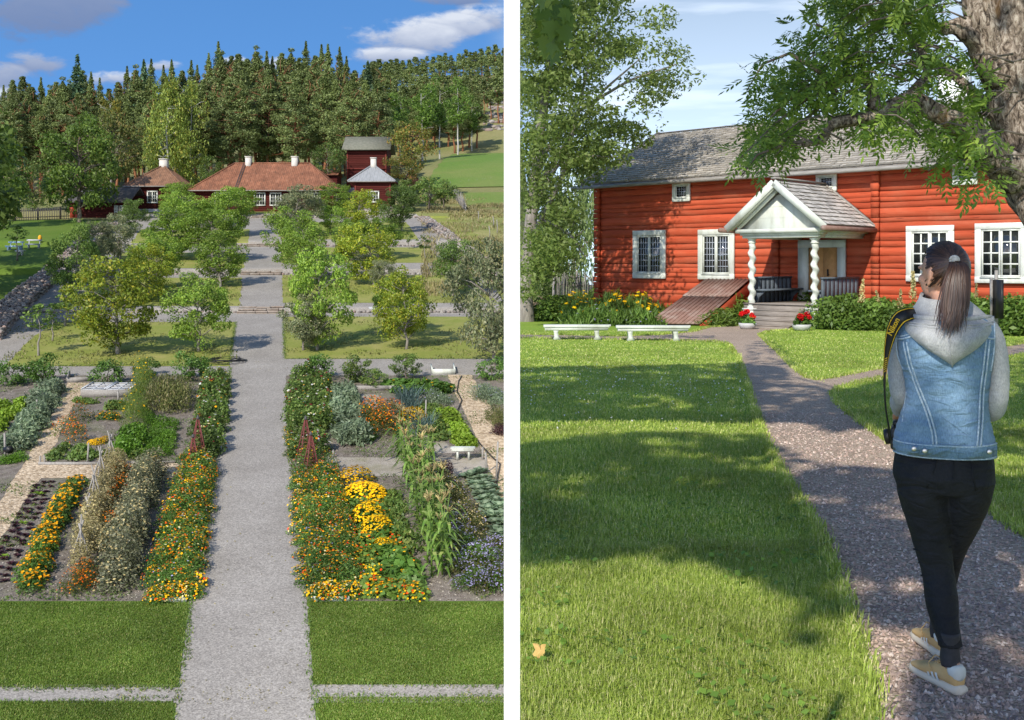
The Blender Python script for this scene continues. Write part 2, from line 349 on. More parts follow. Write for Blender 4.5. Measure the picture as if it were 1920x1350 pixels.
def lstrip(name, rows, m, off, jit=0.0, kd='structure', step=5.0):
    """sheet laid on the valley ground; rows (photo y, x left, x right) from near to far"""
    rows = sorted(rows, key=lambda r: -r[0]); py = np.array([r[0] for r in rows], float)
    a = LGy(py[0]); b = LGy(py[-1])
    pys = list(np.arange(py[0], py[-1], -step)) + [py[-1]]
    Ys = sorted(set([round(LGy(p), 3) for p in pys] + [float(k) for k in KY if a < k < b]))
    vs = []; fs = []; rg = np.random.default_rng(abs(hash(name)) % 1000 if False else len(name) * 7 + int(py[0]))
    for Y in Ys:
        z = ZL(Y); p = CY - (z - ZC) * F / Y
        xl = np.interp(-p, -py, [r[1] for r in rows]) + rg.normal() * jit; xr = np.interp(-p, -py, [r[2] for r in rows]) + rg.normal() * jit
        xr = min(xr, CX - 0.03 * F / Y)
        vs += [((xl - CX) * Y / F, Y, z + off), ((xr - CX) * Y / F, Y, z + off)]
    for i in range(len(Ys) - 1): fs.append((2 * i, 2 * i + 1, 2 * i + 3, 2 * i + 2))
    mb = MB(); mb.add(vs, fs); return kind(mb.build(name, m), kd)

G = M['gravel_grey']
def fstrip(name, rows, m, off):
    rows = sorted(rows, key=lambda r: -r[0]); yy = np.arange(100, 300, .25); rgf = random.Random(4); rings = []
    ry = []
    for (py, a, b) in rows:
        x = ((a + b) / 2 - CX); pr = [CY - (hill(x * y / F, y) - ZC) * F / y for y in yy]; ry.append(float(yy[int(np.argmin(np.abs(np.array(pr) - py)))]))
    Y = np.arange(ry[0], ry[-1], 1.5); vs = []; nx = 12
    for y in Y:
        a = np.interp(y, ry, [r[1] for r in rows]) + rgf.uniform(-3, 3); b = np.interp(y, ry, [r[2] for r in rows])
        for k in range(nx + 1): x = (a + (b - a) * k / nx - CX) * y / F; vs.append((x, y, hill(x, y) + off))
    fs = [(i * (nx + 1) + k, i * (nx + 1) + k + 1, (i + 1) * (nx + 1) + k + 1, (i + 1) * (nx + 1) + k) for i in range(len(Y) - 1) for k in range(nx)]
    mb = MB(); mb.add(vs, fs); return kind(mb.build(name, m), 'structure')
lstrip('lawn', [(1500, -1200, 958), (1127, -1200, 958)], M['lawn'], 0.004)
lstrip('garden_soil', [(1128, -900, 958), (695, -700, 958)], M['soil'], 0.004)
lstrip('orchard_gravel', [(704, -300, 958), (690, -200, 958), (620, -20, 958), (585, 20, 958), (560, 45, 940), (500, 112, 905), (440, 185, 838), (415, 212, 798), (401, 225, 780)], G, 0.006)
lstrip('garden_path', [(1318, -1200, 958), (1303, -1200, 958), (1293, -1200, 958), (1284, -1200, 958)], G, 0.008, 0.5)
lstrip('gravel_path', [(1500, 305, 626), (1350, 328, 592), (1240, 341, 584), (1130, 356, 576), (1000, 381, 560), (880, 402, 546), (760, 424, 538), (690, 432, 535), (590, 445, 531), (513, 453, 529), (460, 463, 526), (420, 470, 523), (401, 474, 521)], G, 0.012, 1.0)
for nm, rw in (('terrace_lawn', [(687, 8, 430), (634, 60, 437), (604, 105, 442)]), ('terrace_lawn', [(673, 534, 958), (594, 532, 958)]),
               ('terrace_lawn', [(574, 135, 449), (521, 178, 455)]), ('terrace_lawn', [(568, 531, 935), (516, 529, 880)]),
               ('terrace_lawn', [(503, 196, 457), (474, 226, 461)]), ('terrace_lawn', [(493, 528, 830), (464, 527, 805)]),
               ('terrace_lawn', [(456, 245, 465), (430, 262, 468)]), ('terrace_lawn', [(449, 526, 785), (417, 523, 762)]),
               ('terrace_lawn', [(399, 250, 360), (384, 255, 360)])):
    lstrip(nm, rw, M['orchard_grass'], 0.016, 1.2, step=3)
lstrip('side_lawn', [(700, -900, -160), (620, -700, -30), (577, -600, 0), (475, -500, 128), (428, -400, 203), (412, -400, 215)], M['lawn'], 0.012)
lstrip('woodchip_path', [(1127, -210, -95), (1050, -120, -35), (1000, -60, 10), (950, -5, 40), (900, 25, 75), (870, 45, 92), (800, 84, 118), (760, 106, 138), (718, 127, 168)], M['woodchip'], 0.012, 1.0)
lstrip('woodchip_path', [(897, 40, 402), (869, 60, 405)], M['woodchip'], 0.016, 0.8, step=3)
lstrip('woodchip_path', [(1000, 958, 962), (905, 925, 958), (850, 905, 958), (800, 885, 942), (750, 860, 912), (703, 838, 884)], M['woodchip'], 0.012, 1.0)
lstrip('soil_path', [(893, 612, 925), (858, 600, 905)], M['pale_soil'], 0.010, 1.0, step=3)
lstrip('soil_path', [(850, 780, 860), (815, 765, 815)], M['pale_soil'], 0.012, 2.0, step=3)
lstrip('soil_path', [(768, 678, 718), (740, 676, 708)], M['pale_soil'], 0.012, 2.0, step=3)
lstrip('garden_grass', [(868, 83, 300), (760, 150, 240)], M['soil'], 0.014, 3.0, step=3)
fstrip('far_field', [(352, 800, 957), (330, 808, 957), (310, 820, 957), (296, 835, 957), (288, 850, 957)], M['field'], 0.12)
fstrip('far_field', [(386, 880, 957), (372, 872, 957), (361, 868, 957)], M['field'], 0.10)
lstrip('yard', [(401, 350, 720), (396, 350, 700), (386, 200, 700)], M['orchard_grass'], 0.03, 0, step=3)
lstrip('garden_verge', [(560, 940, 957), (520, 915, 957), (470, 880, 945), (430, 838, 880), (405, 800, 835)], M['orchard_grass'], 0.004, 5.0, step=3)

# ---- farmhouse side: gravel paths as flat sheets on the lawn plane
def rpoly(name, pts, m, off, jit=1.2, sub=14.0, sm=3):
    out = []; rg = random.Random(len(name) + len(pts))
    for i, (x, y) in enumerate(pts):
        x2, y2 = pts[(i + 1) % len(pts)]; n = max(1, int(math.hypot(x2 - x, y2 - y) / sub))
        for k in range(n):
            t = k / n; j = jit if k else 0
            out.append((x + (x2 - x) * t + rg.uniform(-1, 1) * j, y + (y2 - y) * t + rg.uniform(-1, 1) * j * 0.4))
    P = [RG(*q) for q in out]; mb = MB(); mb.add([(p.x, p.y, p.z + off) for p in P], [tuple(range(len(P)))])
    return kind(mb.build(name, m), 'structure')
PATH = [(1650, 1400), (1643, 1350), (1622, 1240), (1584, 1130), (1545, 1020), (1500, 945), (1460, 880), (1430, 820), (1414, 770), (1400, 715), (1384, 672), (1366, 645),
        (1340, 641), (1230, 638), (1140, 637), (1060, 635), (965, 634), (965, 627), (1060, 629), (1160, 631), (1240, 628), (1300, 622), (1330, 614), (1400, 610), (1560, 611),
        (1570, 615), (1500, 617), (1440, 622), (1424, 628), (1432, 636), (1462, 664), (1488, 690), (1507, 706), (1530, 713), (1560, 709), (1620, 697), (1700, 682), (1800, 662), (1990, 634),
        (1990, 652), (1860, 676), (1700, 700), (1610, 718), (1572, 728), (1560, 738), (1572, 760), (1610, 790), (1655, 820), (1720, 865), (1790, 915), (1870, 970), (1960, 1030), (2100, 1110), (2300, 1250), (2400, 1400)]
rpoly('gravel_walk', PATH, M['gravel_mauve'], 0.004)
# ------------------------------------------------------------------ the red farmhouse, east
def logmat(name, c1, c2, crack, sx=0.35, sz=7.0, fade=None):
    mt, nt, p, out = nodes_of(name); vec = coords(nt, (sx, sx, sz)); v2 = coords(nt, (0.5, 0.5, 16))
    col = ramp(nt, noise(nt, vec, 2.0, 6, 0.65), [(0.3, c1), (0.7, c2)])
    g = nt.nodes.new('ShaderNodeNewGeometry')
    k0 = nt.nodes.new('ShaderNodeMapRange'); nt.links.new(g.outputs['Random Per Island'], k0.inputs[0]); k0.inputs[3].default_value = 0.78; k0.inputs[4].default_value = 1.15
    sc_ = nt.nodes.new('ShaderNodeVectorMath'); sc_.operation = 'SCALE'; nt.links.new(col, sc_.inputs[0]); nt.links.new(k0.outputs[0], sc_.inputs['Scale'])
    k = nt.nodes.new('ShaderNodeMapRange'); n = noise(nt, v2, 1.6, 6, 0.7, 0.6); nt.links.new(n, k.inputs[0]); k.inputs[1].default_value = 0.60; k.inputs[2].default_value = 0.68
    base = sc_.outputs[0]
    if fade:
        kf = nt.nodes.new('ShaderNodeMapRange'); nt.links.new(noise(nt, coords(nt, (0.5, 0.5, 1.6)), 1.1, 6, 0.7), kf.inputs[0]); kf.inputs[1].default_value = 0.48; kf.inputs[2].default_value = 0.75; kf.inputs[4].default_value = 0.6
        base = mixc(nt, kf.outputs[0], base, fade)
    nt.links.new(mixc(nt, k.outputs[0], base, crack), p.inputs['Base Color'])
    p.inputs['Roughness'].default_value = 0.85; p.inputs['Specular IOR Level'].default_value = 0.15
    bumpn(nt, p, noise(nt, v2, 2.0, 6, 0.7), 0.5, 0.02); return mt
def shinglemat(name, c1, c2, c3):
    mt, nt, p, out = nodes_of(name); g = nt.nodes.new('ShaderNodeNewGeometry')
    col = ramp(nt, g.outputs['Random Per Island'], [(0.0, c1), (0.5, c2), (1.0, c3)])
    vec = coords(nt); col = mixc(nt, 1.0, col, ramp(nt, noise(nt, vec, 0.5, 5, 0.65), [(0.3, (0.75, 0.75, 0.73)), (0.7, (1.15, 1.12, 1.08))]), 'MULTIPLY')
    nt.links.new(col, p.inputs['Base Color']); p.inputs['Roughness'].default_value = 0.8; p.inputs['Specular IOR Level'].default_value = 0.25
    bumpn(nt, p, noise(nt, coords(nt, (14, 3, 3)), 3, 5, 0.7), 0.4, 0.01); return mt
M['red_log'] = logmat('falu_red_logs', (0.48, 0.088, 0.037), (0.37, 0.060, 0.026), (0.10, 0.018, 0.012), fade=(0.46, 0.155, 0.085))
M['shingle'] = shinglemat('grey_wood_shingles', (0.40, 0.37, 0.325), (0.50, 0.46, 0.40), (0.58, 0.53, 0.455))
M['shingle_pale'] = shinglemat('silver_wood_shingles', (0.40, 0.38, 0.355), (0.56, 0.53, 0.49), (0.66, 0.62, 0.57))
M['shingle_end'] = mat('shingle_end_grain_shade', (0.23, 0.21, 0.18), (0.30, 0.275, 0.24), 5, 0.95)  # end grain, made darker to draw the shade line under each course
M['gutter_wood'] = mat('grey_gutter_pole', (0.32, 0.30, 0.27), (0.20, 0.18, 0.16), 6, 0.8, 0.4, 25, 0.02, (0.4, 3, 3))
M['hatch_wood'] = mat('brown_hatch_planks', (0.19, 0.105, 0.08), (0.27, 0.165, 0.13), 5, 0.75, 0.4, 25, 0.01, c3=(0.36, 0.29, 0.25), sc3=2.0, a3=0.6)
M['step_wood'] = mat('grey_brown_steps', (0.27, 0.235, 0.20), (0.18, 0.15, 0.125), 5, 0.8, 0.4, 25, 0.01, (0.5, 3, 3))
M['ochre'] = mat('ochre_door', (0.56, 0.30, 0.115), (0.48, 0.25, 0.09), 4, 0.6, 0.1, 30, 0.01)
M['slate_paint'] = mat('slate_blue_paint', (0.085, 0.105, 0.125), (0.11, 0.13, 0.15), 6, 0.55, 0.2, 25, 0.01)
M['glass'] = mat('dark_window_glass', (0.015, 0.018, 0.018), (0.025, 0.028, 0.026), 3, 0.04, 0.05, 3, 0.01, spec=0.9)
M['lead'] = mat('pale_lead_bars', (0.42, 0.45, 0.50), (0.35, 0.38, 0.43), 9, 0.4, spec=0.6)
M['pot'] = mat('pale_concrete_pot', (0.50, 0.50, 0.48), (0.42, 0.42, 0.40), 9, 0.8, 0.2, 40, 0.01)
TH = math.atan2(-0.688, 0.726); HC, HS = math.cos(TH), math.sin(TH); HX, HY = 3.72, 46.5
def fu(px, v=0.0):
    k = (px - CX) / F; return (k * HY - HX + v * (-HS) - k * v * HC) / (HC - k * HS)
def fY(u, v=0.0): return HY + u * HS - v * HC
def fz(py, u, v=0.0): return ZC - (py - CY) * fY(u, v) / F
def fw(u, v, z): return Vector((HX + u * HC + v * HS, HY + u * HS - v * HC, z))
def to_uv(p):
    dx, dy = p.x - HX, p.y - HY; return dx * HC + dy * HS, -(-dx * HS + dy * HC)
def fb(mb, u0, u1, v0, v1, z0, z1, mi=0): mb.box(u0, u1, -v1, -v0, z0, z1, mi)

house = thing('farmhouse', 'long red log farmhouse with white windows, twisted column porch and grey shingle roof', 'house', (HX, HY, 0), TH)
rg = random.Random(5)
UE = 25.0
mb = MB(); z = -0.95; zs = []
while z < 4.95:
    h = rg.choice([0.17, 0.22, 0.27, 0.31, 0.34]); zs.append((z, h)); z += h
for z, h in zs:
    n = 30; pr = [(0.0, 0.0), (0.022, 0.005), (0.026, h * 0.5), (0.022, h - 0.013), (0.0, h - 0.009)]; rings = []; j0 = 0
    for i in range(n + 1):
        u = UE * i / n; d = rg.uniform(-0.018, 0.018); bl = rg.uniform(-0.01, 0.01)
        rings.append([Vector((u, -(v + bl * (v > 0)), z + zz + d)) for v, zz in pr])
    mb.loft(rings, 0, False, False)
fb(mb, 0.02, UE, -10.0, -0.02, -0.95, 5.0)
mb.build('log_wall', M['red_log'], house)
for uc in (0.09, fu(1457), fu(1644)):
    mb = MB()
    for z, h in zs:
        w = 0.135 + rg.uniform(-0.012, 0.012); fb(mb, uc - w, uc + w, 0.04, 0.19 + rg.uniform(-0.02, 0.02), z + 0.012, z + h - 0.012)
    mb.build('log_end_post', M['red_log'], house)
# roof
uL = fu(1090, 0.60); zE = fz(350, uL, 0.6); wv = 5.2
for _ in range(30):
    u_ = fu(1235, -wv); wv += (u_ - uL) * -0.5 if False else 0.0
lo, hi = 1.0, 14.0
for _ in range(40):
    mid = (lo + hi) / 2
    if fu(1235, -mid) > uL: lo = mid
    else: hi = mid
wv = (lo + hi) / 2; zR = fz(252, uL, -wv)
def roof_slope(mb, A, B, D, n, wid, thick=0.03, lap=1.35, rgx=None, mi=0):
    """shingle courses from eave A (A->A+D along the eave) up to B; A, B, D local vectors"""
    up = B - A; nn = D.cross(up).normalized()
    if nn.z < 0: nn = -nn
    L = D.length; dd = D / L; V = []
    for i in range(n):
        s0, s1 = i / n, min(1.0, (i + lap) / n); u = -rgx.uniform(0, wid)
        while u < L:
            w = wid * rgx.uniform(0.6, 1.5); a = max(0, u); b = min(L, u + w - 0.004); u += w
            if b - a < 0.02: continue
            e = rgx.uniform(-0.06, 0.06) / n; lift = thick * rgx.uniform(0.75, 1.25)
            p0 = A + dd * a + up * (s0 + e) + nn * lift; p1 = A + dd * b + up * (s0 + e) + nn * lift
            p2 = A + dd * b + up * s1 + nn * 0.004; p3 = A + dd * a + up * s1 + nn * 0.004
            q0 = A + dd * a + up * (s0 + e); q1 = A + dd * b + up * (s0 + e)
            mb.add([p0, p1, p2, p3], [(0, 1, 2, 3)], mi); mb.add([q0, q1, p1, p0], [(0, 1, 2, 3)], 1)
def lv(u, v, z): return Vector((u, -v, z))
mb = MB(); roof_slope(mb, lv(uL, 0.6, zE + 0.1), lv(uL, -wv, zR), lv(UE - uL + 1, 0, 0), 25, 0.17, 0.075, 1.3, rg)
vs = [lv(uL + .03, 0.58, zE + 0.06), lv(UE + 1, 0.58, zE + 0.06), lv(UE + 1, -wv, zR - 0.04), lv(uL + .03, -wv, zR - 0.04), lv(uL + .03, -2 * wv - .6, zE), lv(UE + 1, -2 * wv - .6, zE)]
mb.add(vs, [(0, 1, 2, 3), (3, 2, 5, 4)])
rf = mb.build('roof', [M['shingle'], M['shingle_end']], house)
mb = MB(); mb.bar(lv(uL, 0.62, zE + 0.10), lv(uL, -wv, zR + 0.03), 0.05, 0.20); mb.bar(lv(uL, -2 * wv - .6, zE + 0.1), lv(uL, -wv, zR + 0.03), 0.05, 0.20); mb.bar(lv(uL, -wv + 0.06, zR + 0.035), lv(UE + 1, -wv + 0.06, zR + 0.035), 0.26, 0.035)
mb.build('verge_board', M['wood_grey'], rf)
mb = MB(); mb.tube([lv(uL - 0.5, 0.66, zE - 0.05), lv(uL + 8, 0.66, zE - 0.04), lv(UE + 1, 0.66, zE - 0.05)], 0.085, 8); mb.build('gutter', M['gutter_wood'], rf, True)
mb = MB(); fb(mb, uL + .1, UE + 1, 0.48, 0.55, zE - 0.12, zE + 0.05); fb(mb, uL + .1, UE, -0.02, 0.48, zE - 0.06, zE - 0.02); mb.build('eaves_board', M['red_log'], rf)
# gable end seen edge-on closes the roof space
mb = MB(); mb.prism([lv(0.05, 0, 4.8), lv(0.05, -2 * wv, 4.8), lv(0.05, -wv, zR - 0.1)], (0.06, 0, 0)); mb.build('gable', M['red_log'], house)
uc = fu(1790, -wv); mb = MB(); zt = fz(135, uc, -wv); fb(mb, uc - .5, uc + .5, -wv - .4, -wv + .4, zR - .6, zt); fb(mb, uc - .58, uc + .58, -wv - .48, -wv + .48, zt, zt + .14); mb.build('chimney', M['plaster'], house)

def window(px0, px1, py0, py1, cols, rows, bar, fmat, barmat, parent, fr=0.17, leaded=False):
    u0, u1 = fu(px0, .1), fu(px1, .1); um = (u0 + u1) / 2; z1, z0 = fz(py0, um), fz(py1, um)
    mb = MB()
    fb(mb, u0, u1, 0.05, 0.15, z1 - fr, z1); fb(mb, u0, u1, 0.05, 0.155, z0, z0 + fr * 1.05)
    fb(mb, u0 + .002, u0 + fr, 0.05, 0.148, z0 + fr, z1 - fr); fb(mb, u1 - fr, u1 - .002, 0.05, 0.148, z0 + fr, z1 - fr)
    wo = bevel(mb.build('window', fmat, parent), 0.012)
    a, b, c, d = u0 + fr, u1 - fr, z0 + fr, z1 - fr
    mb = MB(); fb(mb, a, b, 0.055, 0.075, c, d); mb.build('pane', M['glass'], wo)
    m_ = (a + b) / 2; rail = 0.055 if (u1 - u0) > 1.2 else 0.03
    if (u1 - u0) > 1.2: halves = [(a + .012, m_ - .006), (m_ + .006, b - .012)]
    else: halves = [(a + .01, b - .01)]
    for (p, q) in halves:
        mb = MB()
        fb(mb, p, q, 0.077, 0.115, c + .01, c + rail + .01); fb(mb, p, q, 0.077, 0.115, d - rail - .01, d - .01)
        fb(mb, p + .001, p + rail, 0.077, 0.114, c + rail, d - rail); fb(mb, q - rail, q - .001, 0.077, 0.114, c + rail, d - rail)
        cs = mb.build('casement', fmat, wo); mb = MB(); p += rail; q -= rail; c2, d2 = c + rail + .01, d - rail - .01
        for i in range(1, cols): x = p + (q - p) * i / cols; fb(mb, x - bar / 2, x + bar / 2, 0.078, 0.095 if not leaded else 0.085, c2, d2)
        for i in range(1, rows): x = c2 + (d2 - c2) * i / rows; fb(mb, p, q, 0.0785, 0.096 if not leaded else 0.086, x - bar / 2, x + bar / 2)
        mb.build('glazing_bar', barmat, wo)
    mb = MB(); fb(mb, a - .02, b + .02, 0.10, 0.19, z0 + fr - .035, z0 + fr + .012); mb.build('sill', fmat, wo)
    return wo
window(1187, 1248, 432, 522, 4, 6, 0.022, M['pale_paint'], M['lead'], house, 0.22, True)
window(1309, 1377, 430, 524, 4, 6, 0.022, M['pale_paint'], M['lead'], house, 0.22, True)
window(1699, 1789, 423, 528, 2, 4, 0.05, M['white_paint'], M['white_paint'], house, 0.20)
window(1828, 1926, 418, 531, 2, 4, 0.05, M['white_paint'], M['white_paint'], house, 0.20)
window(2010, 2120, 412, 534, 2, 4, 0.05, M['white_paint'], M['white_paint'], house, 0.20)
for q in ((1261, 1294, 341, 378), (1530, 1569, 324, 359), (1786, 1833, 305, 347)): window(*q, 4, 4, 0.012, M['pale_paint'], M['lead'], house, 0.16, True)

# door
u0, u1 = fu(1500), fu(1588); um = (u0 + u1) / 2; zt, zf = fz(450, um), 0.12
mb = MB(); fr = 0.40
fb(mb, u0, u1, 0.05, 0.17, zt - 0.28, zt); fb(mb, u0 + .002, u0 + fr, 0.05, 0.165, zf, zt - 0.28); fb(mb, u1 - fr * .75, u1 - .002, 0.05, 0.165, zf, zt - 0.28)
door = mb.build('door_frame', M['pale_paint'], house)
a, b, t = u0 + fr, u1 - fr * .75, zt - 0.28
for k in range(2):
    p = a + (b - a) * k / 2 + 0.006; q = a + (b - a) * (k + 1) / 2 - 0.006; mb = MB(); fb(mb, p, q, 0.055, 0.085, zf, t)
    nd = 7; hh = (t - zf) / nd
    for i in range(-1, nd):                       # slanted battens form the lozenge pattern
        for sgn in (1, -1):
            x0, x1 = (p, q) if sgn > 0 else (q, p); za, zb = zf + i * hh, zf + (i + 1.6) * hh
            if za < zf: x0 = x0 + (x1 - x0) * (zf - za) / (zb - za); za = zf
            if zb > t: x1 = x0 + (x1 - x0) * (t - za) / (zb - za); zb = t
            if zb - za > 0.05: mb.bar(lv(x0, 0.088 + .002 * sgn, za), lv(x1, 0.088 + .002 * sgn, zb), 0.012, 0.014, up=(0, 1, 0))
    dl = mb.build('door_leaf', M['ochre'], door)
mb = MB(); x = a + (b - a) * 0.66; fb(mb, x - .03, x + .03, 0.09, 0.11, zf + 0.95, zf + 1.2); mb.tube([lv(x, .1, zf + 1.0), lv(x, .16, zf + 1.0), lv(x + .1, .17, zf + 1.0)], 0.012, 6); mb.build('door_handle', M['black'], door)

# porch
PV = 3.2
uA, uB = fu(1410, PV), fu(1528, PV); uM = (uA + uB) / 2; GZ = -RS * fY(uM, PV) - 0.02
mb = MB(); fb(mb, uA - .25, uB + .25, 0.05, PV + 0.12, GZ, 0.10); fb(mb, uA - .27, uB + .27, 0.06, PV + 0.16, 0.10, 0.14)
porch = mb.build('porch', M['step_wood'], house)
mb = MB()
for i in range(5):
    zt_ = 0.10 - 0.158 * (i + 1); v0 = PV + 0.14 + 0.27 * i; ex = 0.0 if i < 4 else 0.0
    fb(mb, uA + .30, uB - .30, v0 + .002, v0 + 0.30, zt_ - 0.045, zt_); fb(mb, uA + .305, uB - .305, v0 - .01, v0 + 0.02, GZ - .1, zt_ - 0.047 + 0.158)
    fb(mb, uA + .31, uB - .31, v0 + 0.03, v0 + 0.262, GZ - .1, zt_ - 0.046)
mb.build('steps', M['step_wood'], porch)
for uu in (uA, uB):
    zb, ztp = fz(578, uu, PV), fz(446, uu, PV)
    mb = MB(); fb(mb, uu - .22, uu + .22, PV - .22, PV + .22, GZ - .1, zb - 0.05); fb(mb, uu - .25, uu + .25, PV - .25, PV + .25, zb - 0.05, zb + 0.005); mb.build('pedestal', M['pale_paint'], porch)
    rings = []; n = 14; H = ztp - zb
    for zz, r in ((0, .17), (.05, .18), (.09, .14), (.13, .155), (.17, .115)): rings.append([lv(uu + r * math.cos(2 * math.pi * j / n), PV + r * math.sin(2 * math.pi * j / n), zb + zz) for j in range(n)])
    K = 90; z0_, z1_ = zb + .17, ztp - .22
    for i in range(K + 1):
        t = i / K; an = t * 2 * math.pi * 5.2; off = 0.036 * min(1, t * 12, (1 - t) * 12); r = 0.112
        cx, cy = uu + off * math.cos(an), PV + off * math.sin(an)
        rings.append([lv(cx + r * math.cos(2 * math.pi * j / n), cy + r * math.sin(2 * math.pi * j / n), z0_ + (z1_ - z0_) * t) for j in range(n)])
    for zz, r in ((-.20, .112), (-.17, .15), (-.13, .12), (-.06, .13), (-.05, .165), (0, .175)): rings.append([lv(uu + r * math.cos(2 * math.pi * j / n), PV + r * math.sin(2 * math.pi * j / n), ztp + zz) for j in range(n)])
    mb = MB(); mb.loft(rings); smooth_by_angle(mb.build('twisted_column', M['pale_paint'], porch), 50)
zc0, zc1 = fz(446, uM, PV), fz(429, uM, PV); ov = 0.62
mb = MB()
for (e, h0, h1) in ((0.24, 0, .3), (0.30, .3, .55), (0.42, .55, 1.0)):
    zA, zB = zc0 + (zc1 - zc0) * h0, zc0 + (zc1 - zc0) * h1
    fb(mb, uA - e, uB + e, PV - e, PV + e, zA, zB - .001); fb(mb, uA - e + .001, uA + e - .001, 0.06, PV - e, zA, zB - .002); fb(mb, uB - e + .001, uB + e - .001, 0.06, PV - e, zA, zB - .002)
mb.build('entablature', M['pale_paint'], porch)
zAp = fz(343, uM, PV + .4); hw = (uB - uA) / 2 + ov + 0.05; zEv = zc1 + 0.02
mb = MB(); mb.prism([lv(uA - .5, PV + .12, zc1), lv(uB + .5, PV + .12, zc1), lv(uM, PV + .12, zAp - .30)], (0, 0.1, 0))
for i in range(1, 4): fb(mb, uA - .1 + i * .3, uB + .1 - i * .3, PV + .12, PV + .126, zc1 + i * 0.38, zc1 + i * 0.38 + .012)
mb.build('pediment', M['pale_paint'], porch)
mb = MB(); VF = PV + .62
for sg in (-1, 1):
    e = lv(uM + sg * hw, VF, zEv - .02); ap = lv(uM + sg * .0, VF, zAp)
    mb.bar(e, ap, 0.06, 0.25, up=(0, 0, 1)); e2 = lv(uM + sg * (hw - .12), VF - .14, zEv - .02); mb.bar(e2, lv(uM, VF - .14, zAp - .1), 0.18, 0.12, up=(0, 0, 1))
    e3 = lv(uM + sg * (hw - .3), VF - .30, zEv); mb.bar(e3, lv(uM, VF - .30, zAp - .22), 0.12, 0.10, up=(0, 0, 1))
mb.build('bargeboard', M['pale_paint'], porch)
mb = MB()
for sg in (-1, 1):
    A = lv(uM + sg * (hw + .05), VF - .02, zEv + .06); B = lv(uM, VF - .02, zAp + .10)
    roof_slope(mb, A, B, lv(0, 0, 0) + Vector((0, VF - .1, 0)), 11, 0.17, 0.05, 1.3, rg)
    nn = Vector((0, 1, 0)); mb.add([A, B, B + Vector((0, VF - .1, 0)), A + Vector((0, VF - .1, 0))], [(0, 1, 2, 3)])
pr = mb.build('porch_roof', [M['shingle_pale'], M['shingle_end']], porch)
mb = MB()
mb.bar(lv(uM + hw + .06, .13, zEv + .12), lv(uM, .13, zAp + .17), 0.22, 0.05); mb.bar(lv(uM - hw - .06, .13, zEv + .12), lv(uM, .13, zAp + .17), 0.22, 0.05); mb.bar(lv(uM, VF - .02, zAp + .16), lv(uM, .25, zAp + .16), 0.24, 0.05)
mb.build('roof_board', M['wood_grey'], porch)
for sg in (-1, 1):
    mb = MB(); x = uM + sg * (hw + .08); mb.tube([lv(x, VF + .28, zEv - .05), lv(x, .06, zEv - .05)], 0.085, 8); mb.build('porch_gutter', M['hatch_wood'], porch, True)

# benches standing on the porch
def porch_bench(uu, sg, label):
    t = thing('porch_bench', label, 'bench', fw(uu, 1.6, 0.14), TH); L = 1.35
    mb = MB()
    for i in range(9): y0 = -L + 2 * L * i / 9; mb.box(-.03, .03, y0 + .004, y0 + 2 * L / 9 - .004, -0.0, 0.86)
    mb.build('back_panel', M['slate_paint'], t)
    mb = MB(); mb.box(-.06, .06, -L - .02, L + .02, 0.86, 0.92); mb.build('top_rail', M['slate_paint'], t)
    mb = MB(); mb.box(min(.04 * sg, .52 * sg), max(.04 * sg, .52 * sg), -L, L, 0.42, 0.48); mb.build('seat', M['slate_paint'], t)
    for y in (-L + .1, L - .16):
        mb = MB(); mb.prism([(0.04 * sg, y, 0.0), (0.12 * sg, y, 0.0), (0.2 * sg, y, .2), (0.45 * sg, y, .42), (0.04 * sg, y, .42)], (0, .06, 0)); mb.build('bracket', M['slate_paint'], t)
porch_bench(uA - .12, 1, 'slate blue plank bench on the porch behind the hatch side twisted column')
porch_bench(uB + .12, -1, 'slate blue high backed bench on the porch in front of the ochre door')

# sloping cellar hatch
TL, TR = (fu(1325), 0.06), (fu(1407), 0.06); zT = fz(527, TL[0])
bl, br = RG(1212, 610), RG(1312, 611); BL, BR = to_uv(bl), to_uv(br)
mb = MB(); A = lv(*BL, bl.z + .05); B = lv(*BR, br.z + .05); C_ = lv(*TR, zT + .02); D_ = lv(*TL, zT + .02)
nrm = (B - A).cross(D_ - A).normalized(); nrm = nrm if nrm.z > 0 else -nrm
hatch = None
for (s0, s1, lift) in ((0.0, 0.60, 0.0), (0.58, 1.0, 0.05)):
    mb = MB(); n = 11
    for i in range(n):
        a, b = (i + .04) / n, (i + .96) / n
        q = [A.lerp(B, w).lerp(D_.lerp(C_, w), s) for w, s in ((a, s0), (b, s0), (b, s1), (a, s1))]
        mb.prism([p + nrm * lift for p in q], nrm * 0.04)
        q = [A.lerp(B, w).lerp(D_.lerp(C_, w), s) for w, s in ((b - .012, s0), (b + .02, s0), (b + .02, s1), (b - .012, s1))]
        mb.prism([p + nrm * (lift + .04) for p in q], nrm * 0.025)
    if hatch is None: hatch = mb.build('cellar_hatch', M['hatch_wood'], house)
    else: mb.build('upper_leaf', M['hatch_wood'], hatch)
mb = MB()
for (p, q) in ((A, D_), (B, C_)):
    x0 = Vector((p.x, p.y, -1.0)); x1 = Vector((q.x, q.y, -1.0)); side = Vector((0.06, 0, 0))
    mb.prism([x0, x1, q - nrm * .02, p - nrm * .02], side)
mb.build('hatch_side', M['red_log'], hatch)

